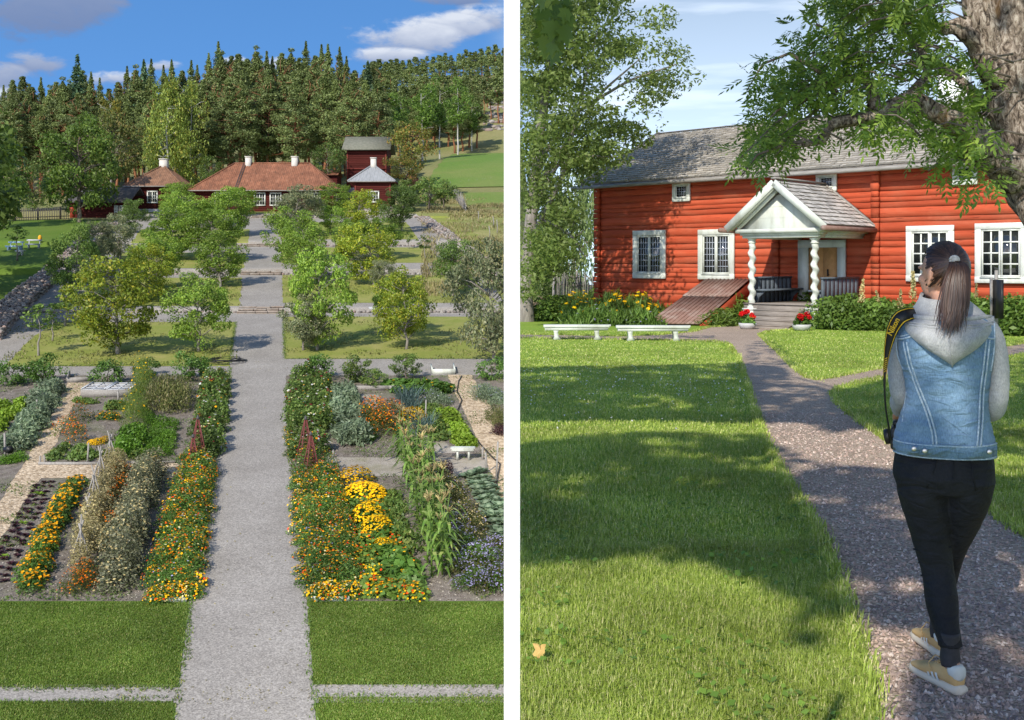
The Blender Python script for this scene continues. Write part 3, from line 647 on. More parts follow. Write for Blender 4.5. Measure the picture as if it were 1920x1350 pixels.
# garden benches, pots, posts
def lawn_bench(px0, px1, py, label):
    a, b = RG(px0, py), RG(px1, py); t = thing('garden_bench', label, 'bench', (a + b) / 2, -0.03, 'white benches on the farmhouse lawn'); L = (b - a).length / 2
    mb = MB(); mb.box(-L, L * .94, -.17, .10, .335, .405); mb.box(-L + .04, L, .11, .22, .345, .40); bevel(mb.build('seat', M['pale_paint'], t), .012, 2)
    mb = MB(); mb.box(-L * .96, L * .9, -.14, -.10, .26, .335); mb.box(-L * .96, L * .9, .14, .18, .26, .345); mb.build('apron', M['pale_paint'], t)
    for x in (-L * .62, L * .58):
        for y in (-.13, .12):
            mb = MB(); pr = [(-.085, .0), (.10, .0), (.105, .03), (.055, .10), (.045, .2), (.075, .335), (-.105, .335), (-.065, .2), (-.055, .10)]
            mb.prism([(x + p, y, q) for p, q in pr], (0, .05, 0)); mb.build('leg', M['pale_paint'], t)
lawn_bench(1019, 1146, 637, 'white garden bench on the gravel walk, farther from the cellar hatch')
lawn_bench(1155, 1296, 639, 'white garden bench on the gravel walk in front of the cellar hatch')
# ------------------------------------------------------------------ red buildings, walls, fences and garden fittings of the valley side
M['dark_red'] = logmat('dark_red_boards', (0.092, 0.018, 0.014), (0.062, 0.013, 0.010), (0.03, 0.008, 0.006), 0.2, 3.5)
M['red_post'] = mat('red_corner_board', (0.15, 0.027, 0.019), (0.11, 0.02, 0.014), 3, 0.8)
def tilemat(name, c1, c2, c3):
    mt, nt, p, out = nodes_of(name); vec = coords(nt)
    n1 = noise(nt, coords(nt, (3.5, 1.4, 1.4)), 1.0, 3, 0.7); col = ramp(nt, n1, [(0.25, c1), (0.5, c2), (0.75, c3)])
    col = mixc(nt, 1.0, col, ramp(nt, noise(nt, vec, 0.6, 6, 0.75), [(0.34, (0.58, 0.58, 0.57)), (0.66, (1.15, 1.12, 1.06))]), 'MULTIPLY')
    nt.links.new(col, p.inputs['Base Color']); p.inputs['Roughness'].default_value = 0.85; p.inputs['Specular IOR Level'].default_value = 0.15; return mt
M['tile'] = tilemat('orange_pantiles', (0.14, 0.080, 0.056), (0.27, 0.115, 0.068), (0.33, 0.165, 0.105))
M['tile_old'] = tilemat('weathered_pantiles', (0.15, 0.10, 0.075), (0.25, 0.135, 0.085), (0.31, 0.18, 0.12))
M['plank_grey'] = mat('silver_grey_planks', (0.33, 0.335, 0.34), (0.22, 0.225, 0.23), 3, 0.8, 0.4, 8, 0.03, (3, 0.6, 0.6))
M['turf_roof'] = mat('mossy_shingle_roof', (0.20, 0.19, 0.15), (0.13, 0.135, 0.10), 3, 0.95, 0.6, 6, 0.08)
M['dark_roof'] = mat('dark_board_roof', (0.06, 0.055, 0.055), (0.10, 0.09, 0.085), 3, 0.9, 0.3, 8, 0.03)
M['render'] = mat('grey_white_render', (0.62, 0.58, 0.52), (0.50, 0.46, 0.41), 2, 0.9, 0.3, 10, 0.03)
M['brick'] = mat('old_brick', (0.36, 0.17, 0.11), (0.24, 0.11, 0.08), 5, 0.9, 0.4, 12, 0.02)
M['iron'] = mat('dark_iron', (0.05, 0.05, 0.055), (0.08, 0.075, 0.07), 8, 0.6)
M['red_iron'] = mat('red_oxide_paint', (0.17, 0.045, 0.038), (0.12, 0.034, 0.03), 8, 0.6)
M['bench_white'] = mat('white_boards', (0.55, 0.56, 0.57), (0.44, 0.45, 0.47), 6, 0.6)

def pantile_face(mb, poly, along, up, pitch=0.24, amp=0.045, mi=0, rows=0.34):
    """wavy tile columns over a roof polygon given in (along, up) plane coordinates"""
    o = poly[0]; nn = along.cross(up).normalized()
    if nn.z < 0: nn = -nn
    P2 = [((p - o).dot(along), (p - o).dot(up)) for p in poly]
    a0 = min(p[0] for p in P2); a1 = max(p[0] for p in P2)
    def span(a):
        ys = []
        for i in range(len(P2)):
            (x0, y0), (x1, y1) = P2[i], P2[(i + 1) % len(P2)]
            if (x0 - a) * (x1 - a) <= 0 and abs(x1 - x0) > 1e-6: ys.append(y0 + (y1 - y0) * (a - x0) / (x1 - x0))
        return (min(ys), max(ys)) if ys else (0, 0)
    n = int((a1 - a0) / (pitch / 4)); prev = None
    for i in range(n + 1):
        a = a0 + (a1 - a0) * i / n; aa = min(max(a, a0 + 1e-4), a1 - 1e-4); lo, hi = span(aa)
        h = amp * (0.5 + 0.5 * math.cos(2 * math.pi * a / pitch)) ; col = []
        K = 10
        for k in range(K + 1): col.append(o + along * a + up * (lo + (hi - lo) * k / K) + nn * h)
        if prev: mb.add(prev + col, [(k, k + 1, K + 2 + k, K + 1 + k) for k in range(K)], mi)
        prev = col

def plain_window(parent, x0, x1, z0, z1, y, cols=2, rows=3, fr=0.14, curtain=False):
    mb = MB(); mb.box(x0, x1, y - .10, y, z1 - fr, z1); mb.box(x0, x1, y - .11, y, z0, z0 + fr); mb.box(x0, x0 + fr, y - .098, y, z0 + fr, z1 - fr); mb.box(x1 - fr, x1, y - .098, y, z0 + fr, z1 - fr)
    wn = mb.build('window', M['white_paint'], parent); a, b, c, d = x0 + fr, x1 - fr, z0 + fr, z1 - fr
    mb = MB(); mb.box(a, b, y - .03, y - .01, c, d); mb.build('pane', M['glass'], wn)
    mb = MB(); xm = (a + b) / 2; mb.box(xm - .05, xm + .05, y - .07, y - .031, c, d)
    for h0, h1 in ((a, xm - .05), (xm + .05, b)):
        mb.box((h0 + h1) / 2 - .02, (h0 + h1) / 2 + .02, y - .06, y - .031, c, d)
        for r in range(1, rows): zz = c + (d - c) * r / rows; mb.box(h0, h1, y - .059, y - .031, zz - .02, zz + .02)
    mb.build('glazing_bar', M['white_paint'], wn)
    return wn

def log_box(mb, x0, x1, y0, y1, z0, z1, h=0.24):
    z = z0
    while z < z1 - .02:
        t = min(h, z1 - z)
        pr = [(0.0, 0.0), (0.03, 0.03), (0.03, t - 0.03), (0.0, t - .01)]
        mb.loft([[Vector((x, y0 - q, z + w)) for q, w in pr] for x in (x0, x1)], 0, False, False)
        mb.loft([[Vector((x1 + q, y, z + w)) for q, w in pr] for y in (y0, y1)], 0, False, False)
        z += t
    mb.box(x0, x1, y0 + .005, y1, z0, z1)

def red_house(label, px0, px1, pbase, peave, Y, depth, windows, roof, corner=True, sock=0.0):
    s = F / Y; w = (px1 - px0) / s; zb = ZC - (pbase - CY) / s; ze = ZC - (peave - CY) / s
    t = thing('red_house', label, 'house', ((px0 - CX) / s, Y, zb)); H = ze - zb
    mb = MB(); log_box(mb, 0, w, 0, depth, sock, H); mb.build('log_wall', M['dark_red'], t)
    mb = MB(); mb.box(-.12, w + .12, -.16, depth + .1, -2.2, sock - .001 if sock else 0.0); mb.build('stone_base', M['render'] if sock else M['stone'], t)
    if corner:
        for x in (0.0, w - .22):
            mb = MB(); mb.box(x, x + .22, -.09, -.031, sock, H - .02); mb.build('corner_board', M['red_post'], t)
    for (a, b, c, d) in windows:
        plain_window(t, (a - px0) / s, (b - px0) / s, (pbase - d) / s, (pbase - c) / s, -.03)
    return t, s, w, H

def hip_roof(t, s, w, H, depth, px0, e0, e1, r0, r1, pr, peave, m, over=0.6, kind_='tile'):
    x0, x1 = (e0 - px0) / s, (e1 - px0) / s; ra, rb = (r0 - px0) / s, (r1 - px0) / s; zr = H + (peave - pr) / s; ze = H - .02
    A, B, C_, D_ = Vector((x0, -over, ze)), Vector((x1, -over, ze)), Vector((x1, depth + over, ze)), Vector((x0, depth + over, ze))
    P, Q = Vector((ra, depth / 2, zr)), Vector((rb, depth / 2, zr)); mb = MB()
    ax = Vector((1, 0, 0)); up = (P - Vector((P.x, A.y, A.z))).normalized(); upb = (P - Vector((P.x, D_.y, D_.z))).normalized()
    if kind_ == 'tile':
        pantile_face(mb, [A, B, Q, P] if (Q - P).length > .2 else [A, B, P], ax, up)
        upl = (P - Vector((A.x, P.y, A.z))).normalized(); pantile_face(mb, [A, D_, P], Vector((0, 1, 0)), upl); upr = (Q - Vector((B.x, Q.y, B.z))).normalized(); pantile_face(mb, [B, C_, Q], Vector((0, 1, 0)), upr)
        mb.add([D_, C_, Q, P], [(0, 1, 2, 3)])
    else:
        k = 26
        for i in range(k):
            xa, xb = x0 + (x1 - x0) * i / k, x0 + (x1 - x0) * (i + 1) / k
            def top(x): f = (x - x0) / max(1e-6, ra - x0) if x < ra else ((x1 - x) / max(1e-6, x1 - rb) if x > rb else 1); return A + Vector((x - x0, 0, 0)) + (Vector((0, P.y - A.y, P.z - A.z)) * min(1, f))
            l = 0.05 if i % 2 else 0.02; u = Vector((0, -.3, .6)) * l
            mb.add([Vector((xa + .02, A.y, A.z)) + u, Vector((xb - .02, A.y, A.z)) + u, top(xb - .02) + u, top(xa + .02) + u], [(0, 1, 2, 3)])
        mb.add([A, D_, P], [(0, 1, 2)]); mb.add([B, Q, C_], [(0, 1, 2)]); mb.add([D_, C_, Q, P], [(0, 1, 2, 3)]); mb.add([A, B, Q, P], [(0, 1, 2, 3)])
    rf = mb.build('roof', m, t)
    mb = MB(); rr = 0.11
    for a, b in ((A, P), (B, Q), (P, Q), (D_, P), (C_, Q)):
        if (a - b).length > .3: mb.tube([a + Vector((0, 0, .05)), b + Vector((0, 0, .07))], rr, 6)
    mb.build('ridge_tile', m, rf)
    mb = MB(); mb.tube([A + Vector((0, -.05, -.05)), B + Vector((0, -.05, -.05))], .07, 6); mb.build('gutter', M['gutter_wood'], rf)
    mb = MB(); mb.box(x0 + .1, x1 - .1, -over + .02, depth + over - .05, ze - .14, ze - .03); mb.build('eaves_board', M['red_post'], rf)
    return rf
def chimney(rf, s, px0, H, peave, a, b, top, bot, y, d=0.9):
    x0, x1 = (a - px0) / s, (b - px0) / s; z1, z0 = H + (peave - top) / s, H + (peave - bot) / s
    mb = MB(); mb.box(x0, x1, y - d / 2, y + d / 2, z0 - .6, z1); mb.box(x0 - .07, x1 + .07, y - d / 2 - .07, y + d / 2 + .07, z1, z1 + .12); mb.build('chimney', M['render'], rf)

MY = 136.0
t, s, w, H = red_house('long red log house with orange tiled hip roof, two chimneys and a roof ladder', 364, 626, 399, 357, MY, 8.5, [(403, 426, 361, 386), (476, 498, 361, 386), (506, 528, 361, 386), (579, 601, 361, 386)], 0)
rf = hip_roof(t, s, w, H, 8.5, 364, 355, 636, 424, 568, 301, 357, M['tile'])
chimney(rf, s, 364, H, 357, 446, 456, 289, 306, 4.2); chimney(rf, s, 364, H, 357, 535, 546, 289, 306, 4.2)
mb = MB(); x = (444 - 364) / s; up0 = Vector((x, -.55, H + .08)); up1 = Vector((x, 4.1, H + (357 - 302) / s + .12))
for dx in (-.16, .16): mb.bar(up0 + Vector((dx, 0, 0)), up1 + Vector((dx, 0, 0)), .05, .06)
for i in range(18): q = up0.lerp(up1, (i + .5) / 18); mb.bar(q - Vector((.16, 0, 0)), q + Vector((.16, 0, 0)), .05, .05)
mb.build('roof_ladder', M['iron'], rf)

t, s, w, H = red_house('small square red house with pyramid tiled roof and one chimney', 241, 332, 398, 349, 135.5, 6.0, [(276, 296, 358, 381)], 0, sock=0.42)
rf = hip_roof(t, s, w, H, 6.0, 241, 233, 345, 291, 293, 307, 349, M['tile_old'], 0.55)
chimney(rf, s, 241, H, 349, 285, 299, 295, 312, 3.2)

t, s, w, H = red_house('red garden pavilion with grey plank pyramid roof in front of the tall store house', 665, 733, 388, 340, 133.5, 4.6, [(689, 711, 358, 380)], 0)
rf = hip_roof(t, s, w, H, 4.6, 665, 653, 742, 694, 696, 307, 340, M['plank_grey'], 0.5, 'plank')
chimney(rf, s, 665, H, 340, 691, 701, 294, 312, 2.3, .7)

t, s, w, H = red_house('tall windowless red store house with mossy saddle roof', 650, 725, 352, 279, 150.0, 5.5, [], 0)
xa, xb = (642 - 650) / s, (733 - 650) / s; zr = H + 27 / s
mb = MB(); A, B = Vector((xa, -.7, H - .1)), Vector((xb, -.7, H - .1)); P, Q = Vector((xa, 2.75, zr)), Vector((xb, 2.75, zr)); A2, B2 = Vector((xa, 6.2, H - .1)), Vector((xb, 6.2, H - .1))
mb.prism([A, P, A2, A2 - Vector((0, 0, .18)), P - Vector((0, 0, .2)), A - Vector((0, 0, .18))], (xb - xa, 0, 0)); rf = mb.build('roof', M['turf_roof'], t)
mb = MB(); mb.prism([Vector((.1, 0, H)), Vector((.1, 5.5, H)), Vector((.1, 2.75, zr - .3))], (w - .2, 0, 0)); mb.build('gable', M['dark_red'], t)
mb = MB(); mb.box(-.02, w + .02, -.2, -.03, H * .47, H * .47 + .14); mb.build('floor_beam', M['red_post'], t)

t, s, w, H = red_house('low red shed with orange tiles half hidden behind the long red house', 600, 632, 345, 329, 146.0, 3.5, [], 0, corner=False)
mb = MB(); pantile_face(mb, [Vector((-1.6, -.5, H)), Vector((w + .2, -.5, H)), Vector((w + .2, 1.75, H + .85)), Vector((-1.6, 1.75, H + .85))], Vector((1, 0, 0)), Vector((0, 2.25, .85)).normalized()); mb.add([Vector((-1.6, 1.75, H + .85)), Vector((w + .2, 1.75, H + .85)), Vector((w + .2, 4, H)), Vector((-1.6, 4, H))], [(0, 1, 2, 3)]); mb.build('roof', M['tile'], t)

# brick gable of the earth cellar
Yc = 141.0; s = F / Yc; o = at(759, 338, Yc); t = thing('earth_cellar', 'small brick gable of an earth cellar standing in the bushes', 'cellar', o)
hw, hh = 12.5 / s, 22 / s
mb = MB(); mb.prism([(0, 0, -.5), (2 * hw, 0, -.5), (2 * hw, 0, .2), (hw, 0, hh), (0, 0, .2)], (0, 3.0, 0)); mb.build('brick_gable', M['brick'], t)
mb = MB(); mb.bar((-.2, 1.4, .1), (hw, 1.4, hh + .1), 3.2, .14, up=(0, 1, 0)) if False else None
for a, b in (((-.15, -.08, .12), (hw, -.08, hh + .08)), ((2 * hw + .15, -.08, .12), (hw, -.08, hh + .08))): mb.bar(a, b, .1, .14, up=(0, 0, 1))
mb.build('verge_board', M['wood_grey'], t)

# dark red barn under the big tree
Yb = 131.0; s = F / Yb; o = at(132, 410, Yb); t = thing('red_barn', 'low dark red barn with board roof in the shade of the big leafy tree', 'barn', o); w = (236 - 132) / s; H = 33 / s
mb = MB(); log_box(mb, 0, w, 0, 6, 0, H, .2); mb.build('board_wall', M['dark_red'], t)
mb = MB(); mb.box(-.1, w + .1, -.14, 6, -1.5, 0); mb.build('stone_base', M['stone'], t)
mb = MB(); mb.prism([(-.5, -.7, H - .1), (-.5, 3, H + 1.9), (-.5, 6.7, H - .1), (-.5, 6.7, H - .28), (-.5, 3, H + 1.7), (-.5, -.7, H - .28)], (w + 1.2, 0, 0)); mb.build('roof', M['dark_roof'], t)
for x in (w - 1.4, w - .75): plain_window(t, x, x + .5, H * .35, H * .75, -.03, 2, 2, .07)
mb = MB(); mb.box(-.04, .5, -.1, -.032, 0, H - .1); mb.build('corner_board', mat('bright_red_board', (0.38, 0.06, 0.03), (0.3, 0.05, 0.025), 3), t)

# ---- dry stone walls: many rough stones, one mesh to a wall
_ico = None
def rock(V, rgn, c, sx, sy, sz):
    global _ico
    if _ico is None:
        bm = bmesh.new(); bmesh.ops.create_icosphere(bm, subdivisions=1, radius=1.0); bm.verts.ensure_lookup_table()
        _ico = np.array([[list(v.co) for v in f.verts] for f in bm.faces]), {tuple(round(x, 4) for x in v.co): i for i, v in enumerate(bm.verts)}; bm.free()
    T, idx = _ico; d = rgn.uniform(0.72, 1.12, (12, 1)); d2 = rgn.uniform(-.12, .12, (12, 3))
    ids = np.array([[idx[tuple(np.round(p, 4))] for p in f] for f in T])
    base = np.zeros((12, 3))
    for f, ii in zip(T, ids): base[ii] = f
    base = np.sign(base) * np.abs(base) ** 0.75
    p = base * d + d2; a = rgn.uniform(0, 6.28); ca, sa = math.cos(a) , math.sin(a)
    p = p * np.array([sx, sy, sz]); p = np.stack([p[:, 0] * ca - p[:, 1] * sa, p[:, 0] * sa + p[:, 1] * ca, p[:, 2]], 1) + np.array(c)
    V.append(p[ids].reshape(-1, 3))
def stonemat():
    mt, nt, p, out = nodes_of('wall_stones'); g = nt.nodes.new('ShaderNodeNewGeometry')
    col = ramp(nt, g.outputs['Random Per Island'], [(0, (0.17, 0.15, 0.14)), (0.35, (0.30, 0.27, 0.245)), (0.6, (0.32, 0.225, 0.19)), (0.85, (0.44, 0.41, 0.37)), (1, (0.23, 0.185, 0.165))])
    col = mixc(nt, 1.0, col, ramp(nt, noise(nt, coords(nt), 6, 5, 0.7), [(0.3, (0.72, 0.72, 0.72)), (0.7, (1.1, 1.1, 1.1))]), 'MULTIPLY')
    nt.links.new(col, p.inputs['Base Color']); p.inputs['Roughness'].default_value = 0.9; p.inputs['Specular IOR Level'].default_value = 0.15; bumpn(nt, p, noise(nt, coords(nt), 10, 5, 0.7), 0.6, 0.04); return mt
M['stones'] = stonemat()
def weld(o):
    me = o.data; bm = bmesh.new(); bm.from_mesh(me); bmesh.ops.remove_doubles(bm, verts=bm.verts, dist=1e-4); bm.to_mesh(me); bm.free(); return o
def stone_wall(label, line, width, height, size, nm='dry_stone_wall', dens=1.0, core=True):
    """line: world points along the foot of the wall"""
    rgn = np.random.default_rng(len(label)); V = []; o = line[0]
    for a, b in zip(line[:-1], line[1:]):
        d = b - a; L = math.hypot(d.x, d.y); n = max(1, int(L / size * dens)); px_ = Vector((-d.y, d.x, 0)) / max(L, 1e-6)
        for i in range(n):
            for r in range(max(1, int(height / size * 1.25))):
                for q in range(max(1, int(width / size * 1.1))):
                    t_ = (i + rgn.uniform(0.1, .9)) / n; s1 = size * rgn.uniform(.42, .75); s2 = size * rgn.uniform(.4, .62); s3 = size * rgn.uniform(.32, .5)
                    c = a + d * t_ + px_ * ((q + rgn.uniform(.2, .8)) / max(1, int(width / size * 1.1)) - .5) * width
                    zz = c.z + (r + .35) * size * .8 + rgn.uniform(-.05, .05)
                    rock(V, rgn, (c.x - o.x, c.y - o.y, zz - o.z), s1, s2, s3)
    mb = MB(); mb.bulk(np.concatenate(V), 3); ob = mb.build(nm, M['stones']); ob.location = o; weld(ob)
    return tag(ob, label, 'stone wall')
def pxline(pts): return [LG(*p) for p in pts]
stone_wall('broad rubble stone wall down the west side of the orchard beside the lawn', pxline([(-30, 640), (0, 606), (52, 557), (98, 520), (130, 490), (164, 457), (207, 427)]), 2.0, 0.75, 0.30)
stone_wall('rubble stone wall along the east side of the orchard beside the meadow', pxline([(793, 411), (828, 436), (860, 461), (888, 482), (922, 512), (948, 538)]), 1.5, 0.6, 0.30)
nth = ['lowest', 'second', 'third', 'uppermost']
M['step_stone'] = mat('brown_step_slabs', (0.25, 0.19, 0.15), (0.34, 0.30, 0.26), 1.6, 0.95, 0.5, 9, 0.04, c3=(0.16, 0.14, 0.12), sc3=2.4, a3=.8)
SPAN = [((28, 446), (530, 952)), ((165, 456), (527, 905)), ((212, 463), (525, 832)), ((232, 474), (521, 790))]
for i, rr in enumerate(RIS):
    for sd, (x0, x1) in zip(('west', 'east'), SPAN[i]):
        k = rr / F; z = ZL(rr - .1); ln = [Vector(((x - CX) * k, rr - 0.02, z)) for x in np.linspace(x0, x1, 5)]
        if ln[-1].x > -.4: ln[-1].x = -.4
        stone_wall(f'{nth[i]} orchard terrace wall of rough stones, on the {sd} side of the path', ln, 0.3, 0.50, 0.32, 'terrace_wall')
    # stone steps across the gravel path
    k = rr / F; xl, xr = {0: (446, 531), 1: (453, 529), 2: (462, 526), 3: (473, 521)}[i]; z = ZL(rr - .1)
    t = thing('stone_steps', f'{nth[i]} flight of stone steps across the grey gravel path', 'steps', ((xl - CX) * k, rr - .5, z)); W = (xr - xl) * k; rgx = random.Random(i)
    for q in range(3):
        mb = MB(); x = 0
        while x < W - .05:
            e = min(W, x + rgx.uniform(.7, 1.5)); f0, h0 = .32 * q + rgx.uniform(-.07, .07), .15 * (q + 1) + rgx.uniform(-.03, .03); mb.box(x + .015, e - .015, f0, f0 + .42, h0 - .11, h0); mb.box(x + .03, e - .03, f0 + .05, f0 + .4, -.1, h0 - .112); x = e
        bevel(mb.build('step', M['step_stone'], t), .03, 2)

# ---- fences
def picket_fence():
    a, b = LG(-60, 418), LG(131, 411); t = thing('picket_fence', 'dark weathered picket fence in front of the trees beside the red barn', 'fence', a); d = b - a; L = d.length; n = int(L / .19)
    mb = MB(); rgx = random.Random(3)
    for i in range(n): p = d * (i / n); hh = 1.5 + rgx.uniform(-.1, .1); mb.box(p.x - .035, p.x + .035, p.y - .02, p.y + .02, p.z, p.z + hh)
    ob = mb.build('pickets', M['dark_roof'], t)
    for i in range(0, n, 13): p = d * (i / n); mb = MB(); mb.box(p.x - .07, p.x + .07, p.y + .05, p.y + .2, p.z - .2, p.z + 1.55); mb.build('post', M['dark_roof'], t)
    for h in (.4, 1.2): mb = MB(); mb.bar(Vector((0, .04, h)), d + Vector((0, .04, h)), .05, .1); mb.build('rail', M['dark_roof'], t)
picket_fence()
def pole_fence(label, pts, hgt=1.25, step=.95, seed=1):
    ln = pts; o = ln[0]; t = thing('pole_fence', label, 'fence', o); rgx = random.Random(seed)
    dist = 0; prev = None
    for a, b in zip(ln[:-1], ln[1:]):
        d = b - a; L = d.length; n = max(1, int(L / step))
        for i in range(n):
            p = a + d * (i / n) - o
            for dy in (-.1, .1):
                mb = MB(); mb.tube([p + Vector((rgx.uniform(-.1, .1), dy, -.1)), p + Vector((rgx.uniform(-.25, .25), dy * 1.2, hgt + rgx.uniform(.1, .5)))], [.04, .022], 5); mb.build('stake', M['wood_grey'], t)
            mb = MB()
            for r in range(5):
                q0 = p + Vector((0, rgx.uniform(-.05, .05), r * hgt / 5 + rgx.uniform(0, .15))); mb.tube([q0, q0 + (d / L) * 3.2 + Vector((0, 0, -.55 + rgx.uniform(-.1, .1))) * 0.9 + Vector((0, 0, .35))], .03, 5)
            mb.build('sloping_rails', M['wood_grey'], t)
pole_fence('grey slanting pole fence crossing the green field', [at(843, 357, 166), at(880, 353, 168), at(920, 348, 170), at(960, 344, 172)], 1.0, 1.3)
pole_fence('short grey pole fence running down the meadow edge from the bushes', pxline([(850, 372), (862, 384), (872, 397)]), 1.3, 1.0, 4)
for i, (px, py) in enumerate([(830, 327), (840, 328), (850, 332)]):
    p = LG(px, py); mb = MB(); mb.box(-.12, .12, -.12, .12, -.1, .85); mb.box(-.14, .14, -.14, .14, .85, .9); ob = mb.build('marker_post', M['bench_white']); ob.location = p; tag(ob, ['leftmost', 'middle', 'rightmost'][i] + ' of three short white posts in the green field behind the bushes', 'post', 'white posts in the field')
for i, (px, py, h) in enumerate([(806, 393, 2.2), (918, 447, 1.3), (932, 438, 1.5), (925, 425, 1.2), (897, 413, 1.1)]):
    p = LG(px, py); mb = MB(); mb.tube([(0, 0, -.2), (.03, 0, h * .5), (rg.uniform(-.08, .08), 0, h)], [.06, .05, .04], 6); ob = mb.build('fence_post', M['wood_grey']); ob.location = p; tag(ob, 'grey wooden post ' + ['beside the bushes above the orchard', 'low in the meadow, nearest the ash grey apple tree', 'at the east edge of the meadow, tallest there', 'upper one of the two at the meadow edge', 'in the meadow below the short pole fence'][i], 'post', 'loose posts in the meadow')

# ---- benches, cold frame, edging, obelisks
def plank_bench(nm, label, p, L, d=.4, h=.45, back=False, rz=0, m=None, grp=None, leg2=False):
    m = m or M['bench_white']; t = thing(nm, label, 'bench', p, rz, grp)
    mb = MB()
    for i in range(3): mb.box(-L / 2, L / 2, -d / 2 + d * i / 3 + .008, -d / 2 + d * (i + 1) / 3 - .008, h - .05, h)
    mb.build('seat', m, t)
    for x in (-L / 2 + .25, L / 2 - .3):
        mb = MB(); mb.box(x, x + .08, -d / 2 + .03, d / 2 - .03, 0, h - .051); mb.build('leg', m, t)
    if back:
        mb = MB(); mb.box(-L / 2, L / 2, d / 2 - .03, d / 2 + .01, h + .28, h + .42); mb.build('backrest', m, t)
        for x in (-L / 2 + .2, L / 2 - .28): mb = MB(); mb.box(x, x + .07, d / 2 + .012, d / 2 + .06, 0, h + .42); mb.build('back_post', m, t)
    mb = MB(); mb.box(-L / 2 + .05, L / 2 - .05, -d / 2 + .01, -d / 2 + .04, h - .15, h - .052); mb.build('apron', m, t)
    return t
plank_bench('garden_bench', 'pale grey bench at the woodchip path end of the bean row', LG(868, 861), 46 / F * LGy(861), .45, .5, m=M['pale_paint'])
plank_bench('garden_bench', 'white backed bench on the shaded lawn, the one beside the yellow bag', LG(63, 466), 28 / F * LGy(466) * 1.0, .5, .5, True, .12)
plank_bench('garden_bench', 'bluish white backed bench behind the young tree on the shaded lawn', LG(27, 470), 36 / F * LGy(470), .5, .5, True, -.3, mat('blue_white_boards', (0.42, 0.55, 0.68), (0.35, 0.48, 0.62), 6))
plank_bench('garden_table', 'low white table on the shaded lawn in front of the backed benches', LG(38, 479), 17 / F * LGy(479), .5, .5, False, .1)['category'] = 'table'
p = LG(75, 461); mb = MB(); mb.lathe([(.12, 0), (.2, .05), (.19, .4), (.12, .55), (.03, .62)], 9); ob = mb.build('yellow_bag', mat('yellow_cloth', (0.75, 0.38, 0.02), (0.65, 0.3, 0.02), 5)); ob.location = p + Vector((0, 0, .5)); tag(ob, 'yellow bag resting on the white backed bench', 'bag')
for k, (a, b, y, label, n) in enumerate([(534, 660, 0, '', 0)][:0]): pass
for px, py, w_, lb in [(641, 462, 10, 'small white bench against the third terrace wall under the trees'), (668, 512, 22, 'low white bench against the second terrace wall behind the yellowing tree'), (708, 588, 24, 'white bench against the lowest terrace wall between two apple trees')]:
    plank_bench('garden_bench', lb, LG(px, py) + Vector((0, -.55, 0)), w_ / F * LGy(py) * 1.2, .4, .5)

a, b = LG(151, 745), LG(246, 745); L = (b - a).length; t = thing('cold_frame', 'grey cold frame with white slatted lid beside the dill row', 'cold frame', a)
mb = MB(); D = 1.5
mb.box(0, L, 0, .08, 0, .38); mb.box(0, L, D - .08, D, .1, .55); mb.box(0, .08, .08, D - .08, .1, .42); mb.box(L - .08, L, .08, D - .08, .1, .42); mb.build('frame', M['wood_grey'], t)
for q in range(2):
    mb = MB(); x0, x1 = L * q / 2 + .02, L * (q + 1) / 2 - .02
    for i in range(5): y = .02 + (D - .1) * i / 4; mb.box(x0, x1, y, y + .09, .385 + .16 * i / 4, .42 + .16 * i / 4)
    for x in (x0, x1 - .08): mb.bar((x + .04, 0, .44), (x + .04, D, .61), .08, .035)
    for x in (x0 + (x1 - x0) / 2,): mb.bar((x, 0, .43), (x, D, .60), .04, .02)
    mb.build('lid', M['bench_white'], t)
mb = MB(); mb.box(.1, L - .1, .1, D - .1, .3, .34); mb.build('glass_pane', M['lead'], t)

def edging(label, pts, h=.28, m=None):
    P = pxline(pts); o = P[0]; mb = MB()
    for a, b in zip(P[:-1], P[1:]): mb.bar(a - o + Vector((0, 0, h / 2)), b - o + Vector((0, 0, h / 2)), .06, h, up=(0, 0, 1))
    ob = mb.build('bed_edging', m or M['wood_grey']); ob.location = o; return tag(ob, label, 'edging')
edging('grey board edging at the head of the west woodchip path', [(131, 704), (125, 717), (168, 715), (166, 707)], .25)
edging('pale board edging at the head of the east woodchip path', [(808, 692), (811, 702), (853, 702), (850, 690)], .3, M['pale_paint'])
edging('grey board edging behind the leek bed below the squash plants', [(660, 732), (730, 732), (800, 730)], .25)
edging('pale board edging at the foot of the west flower border', [(278, 1129), (350, 1129)], .14, M['pale_paint'])
edging('pale board edging at the foot of the east flower border', [(584, 1127), (655, 1127)], .14, M['pale_paint'])
edging('grey board edging along the pale soil path below the west vegetable bed', [(72, 872), (200, 872), (330, 869)], .12)

def obelisk(label, px, py, ptop, seed):
    p = LG(px, py); Y = p.y; h = (py - ptop) * Y / F; t = thing('plant_obelisk', label, 'obelisk', p, .5); b = .17 * h; c = [(-b, -b), (b, -b), (b, b), (-b, b)]
    for i in range(4):
        mb = MB(); mb.bar((c[i][0], c[i][1], -.1), (c[i][0] * .06, c[i][1] * .06, h * .9), .036, .036); mb.build('corner_rod', M['red_iron'], t)
        mb = MB()
        for k in range(1, 10):
            f = k / 10.5; w = 1 - f * .94 / .9 * .9; a = Vector((c[i][0] * w, c[i][1] * w, h * .9 * f)); d = Vector((c[(i + 1) % 4][0] * w, c[(i + 1) % 4][1] * w, h * .9 * f)); mb.bar(a, d, .02, .02)
        mb.build('rungs', M['red_iron'], t)
    mb = MB(); mb.lathe([(.06, 0), (.07, .05), (.045, .12), (.0, .10 * h * 1.0)], 8, (0, 0, h * .88)); mb.build('finial', M['iron'], t)
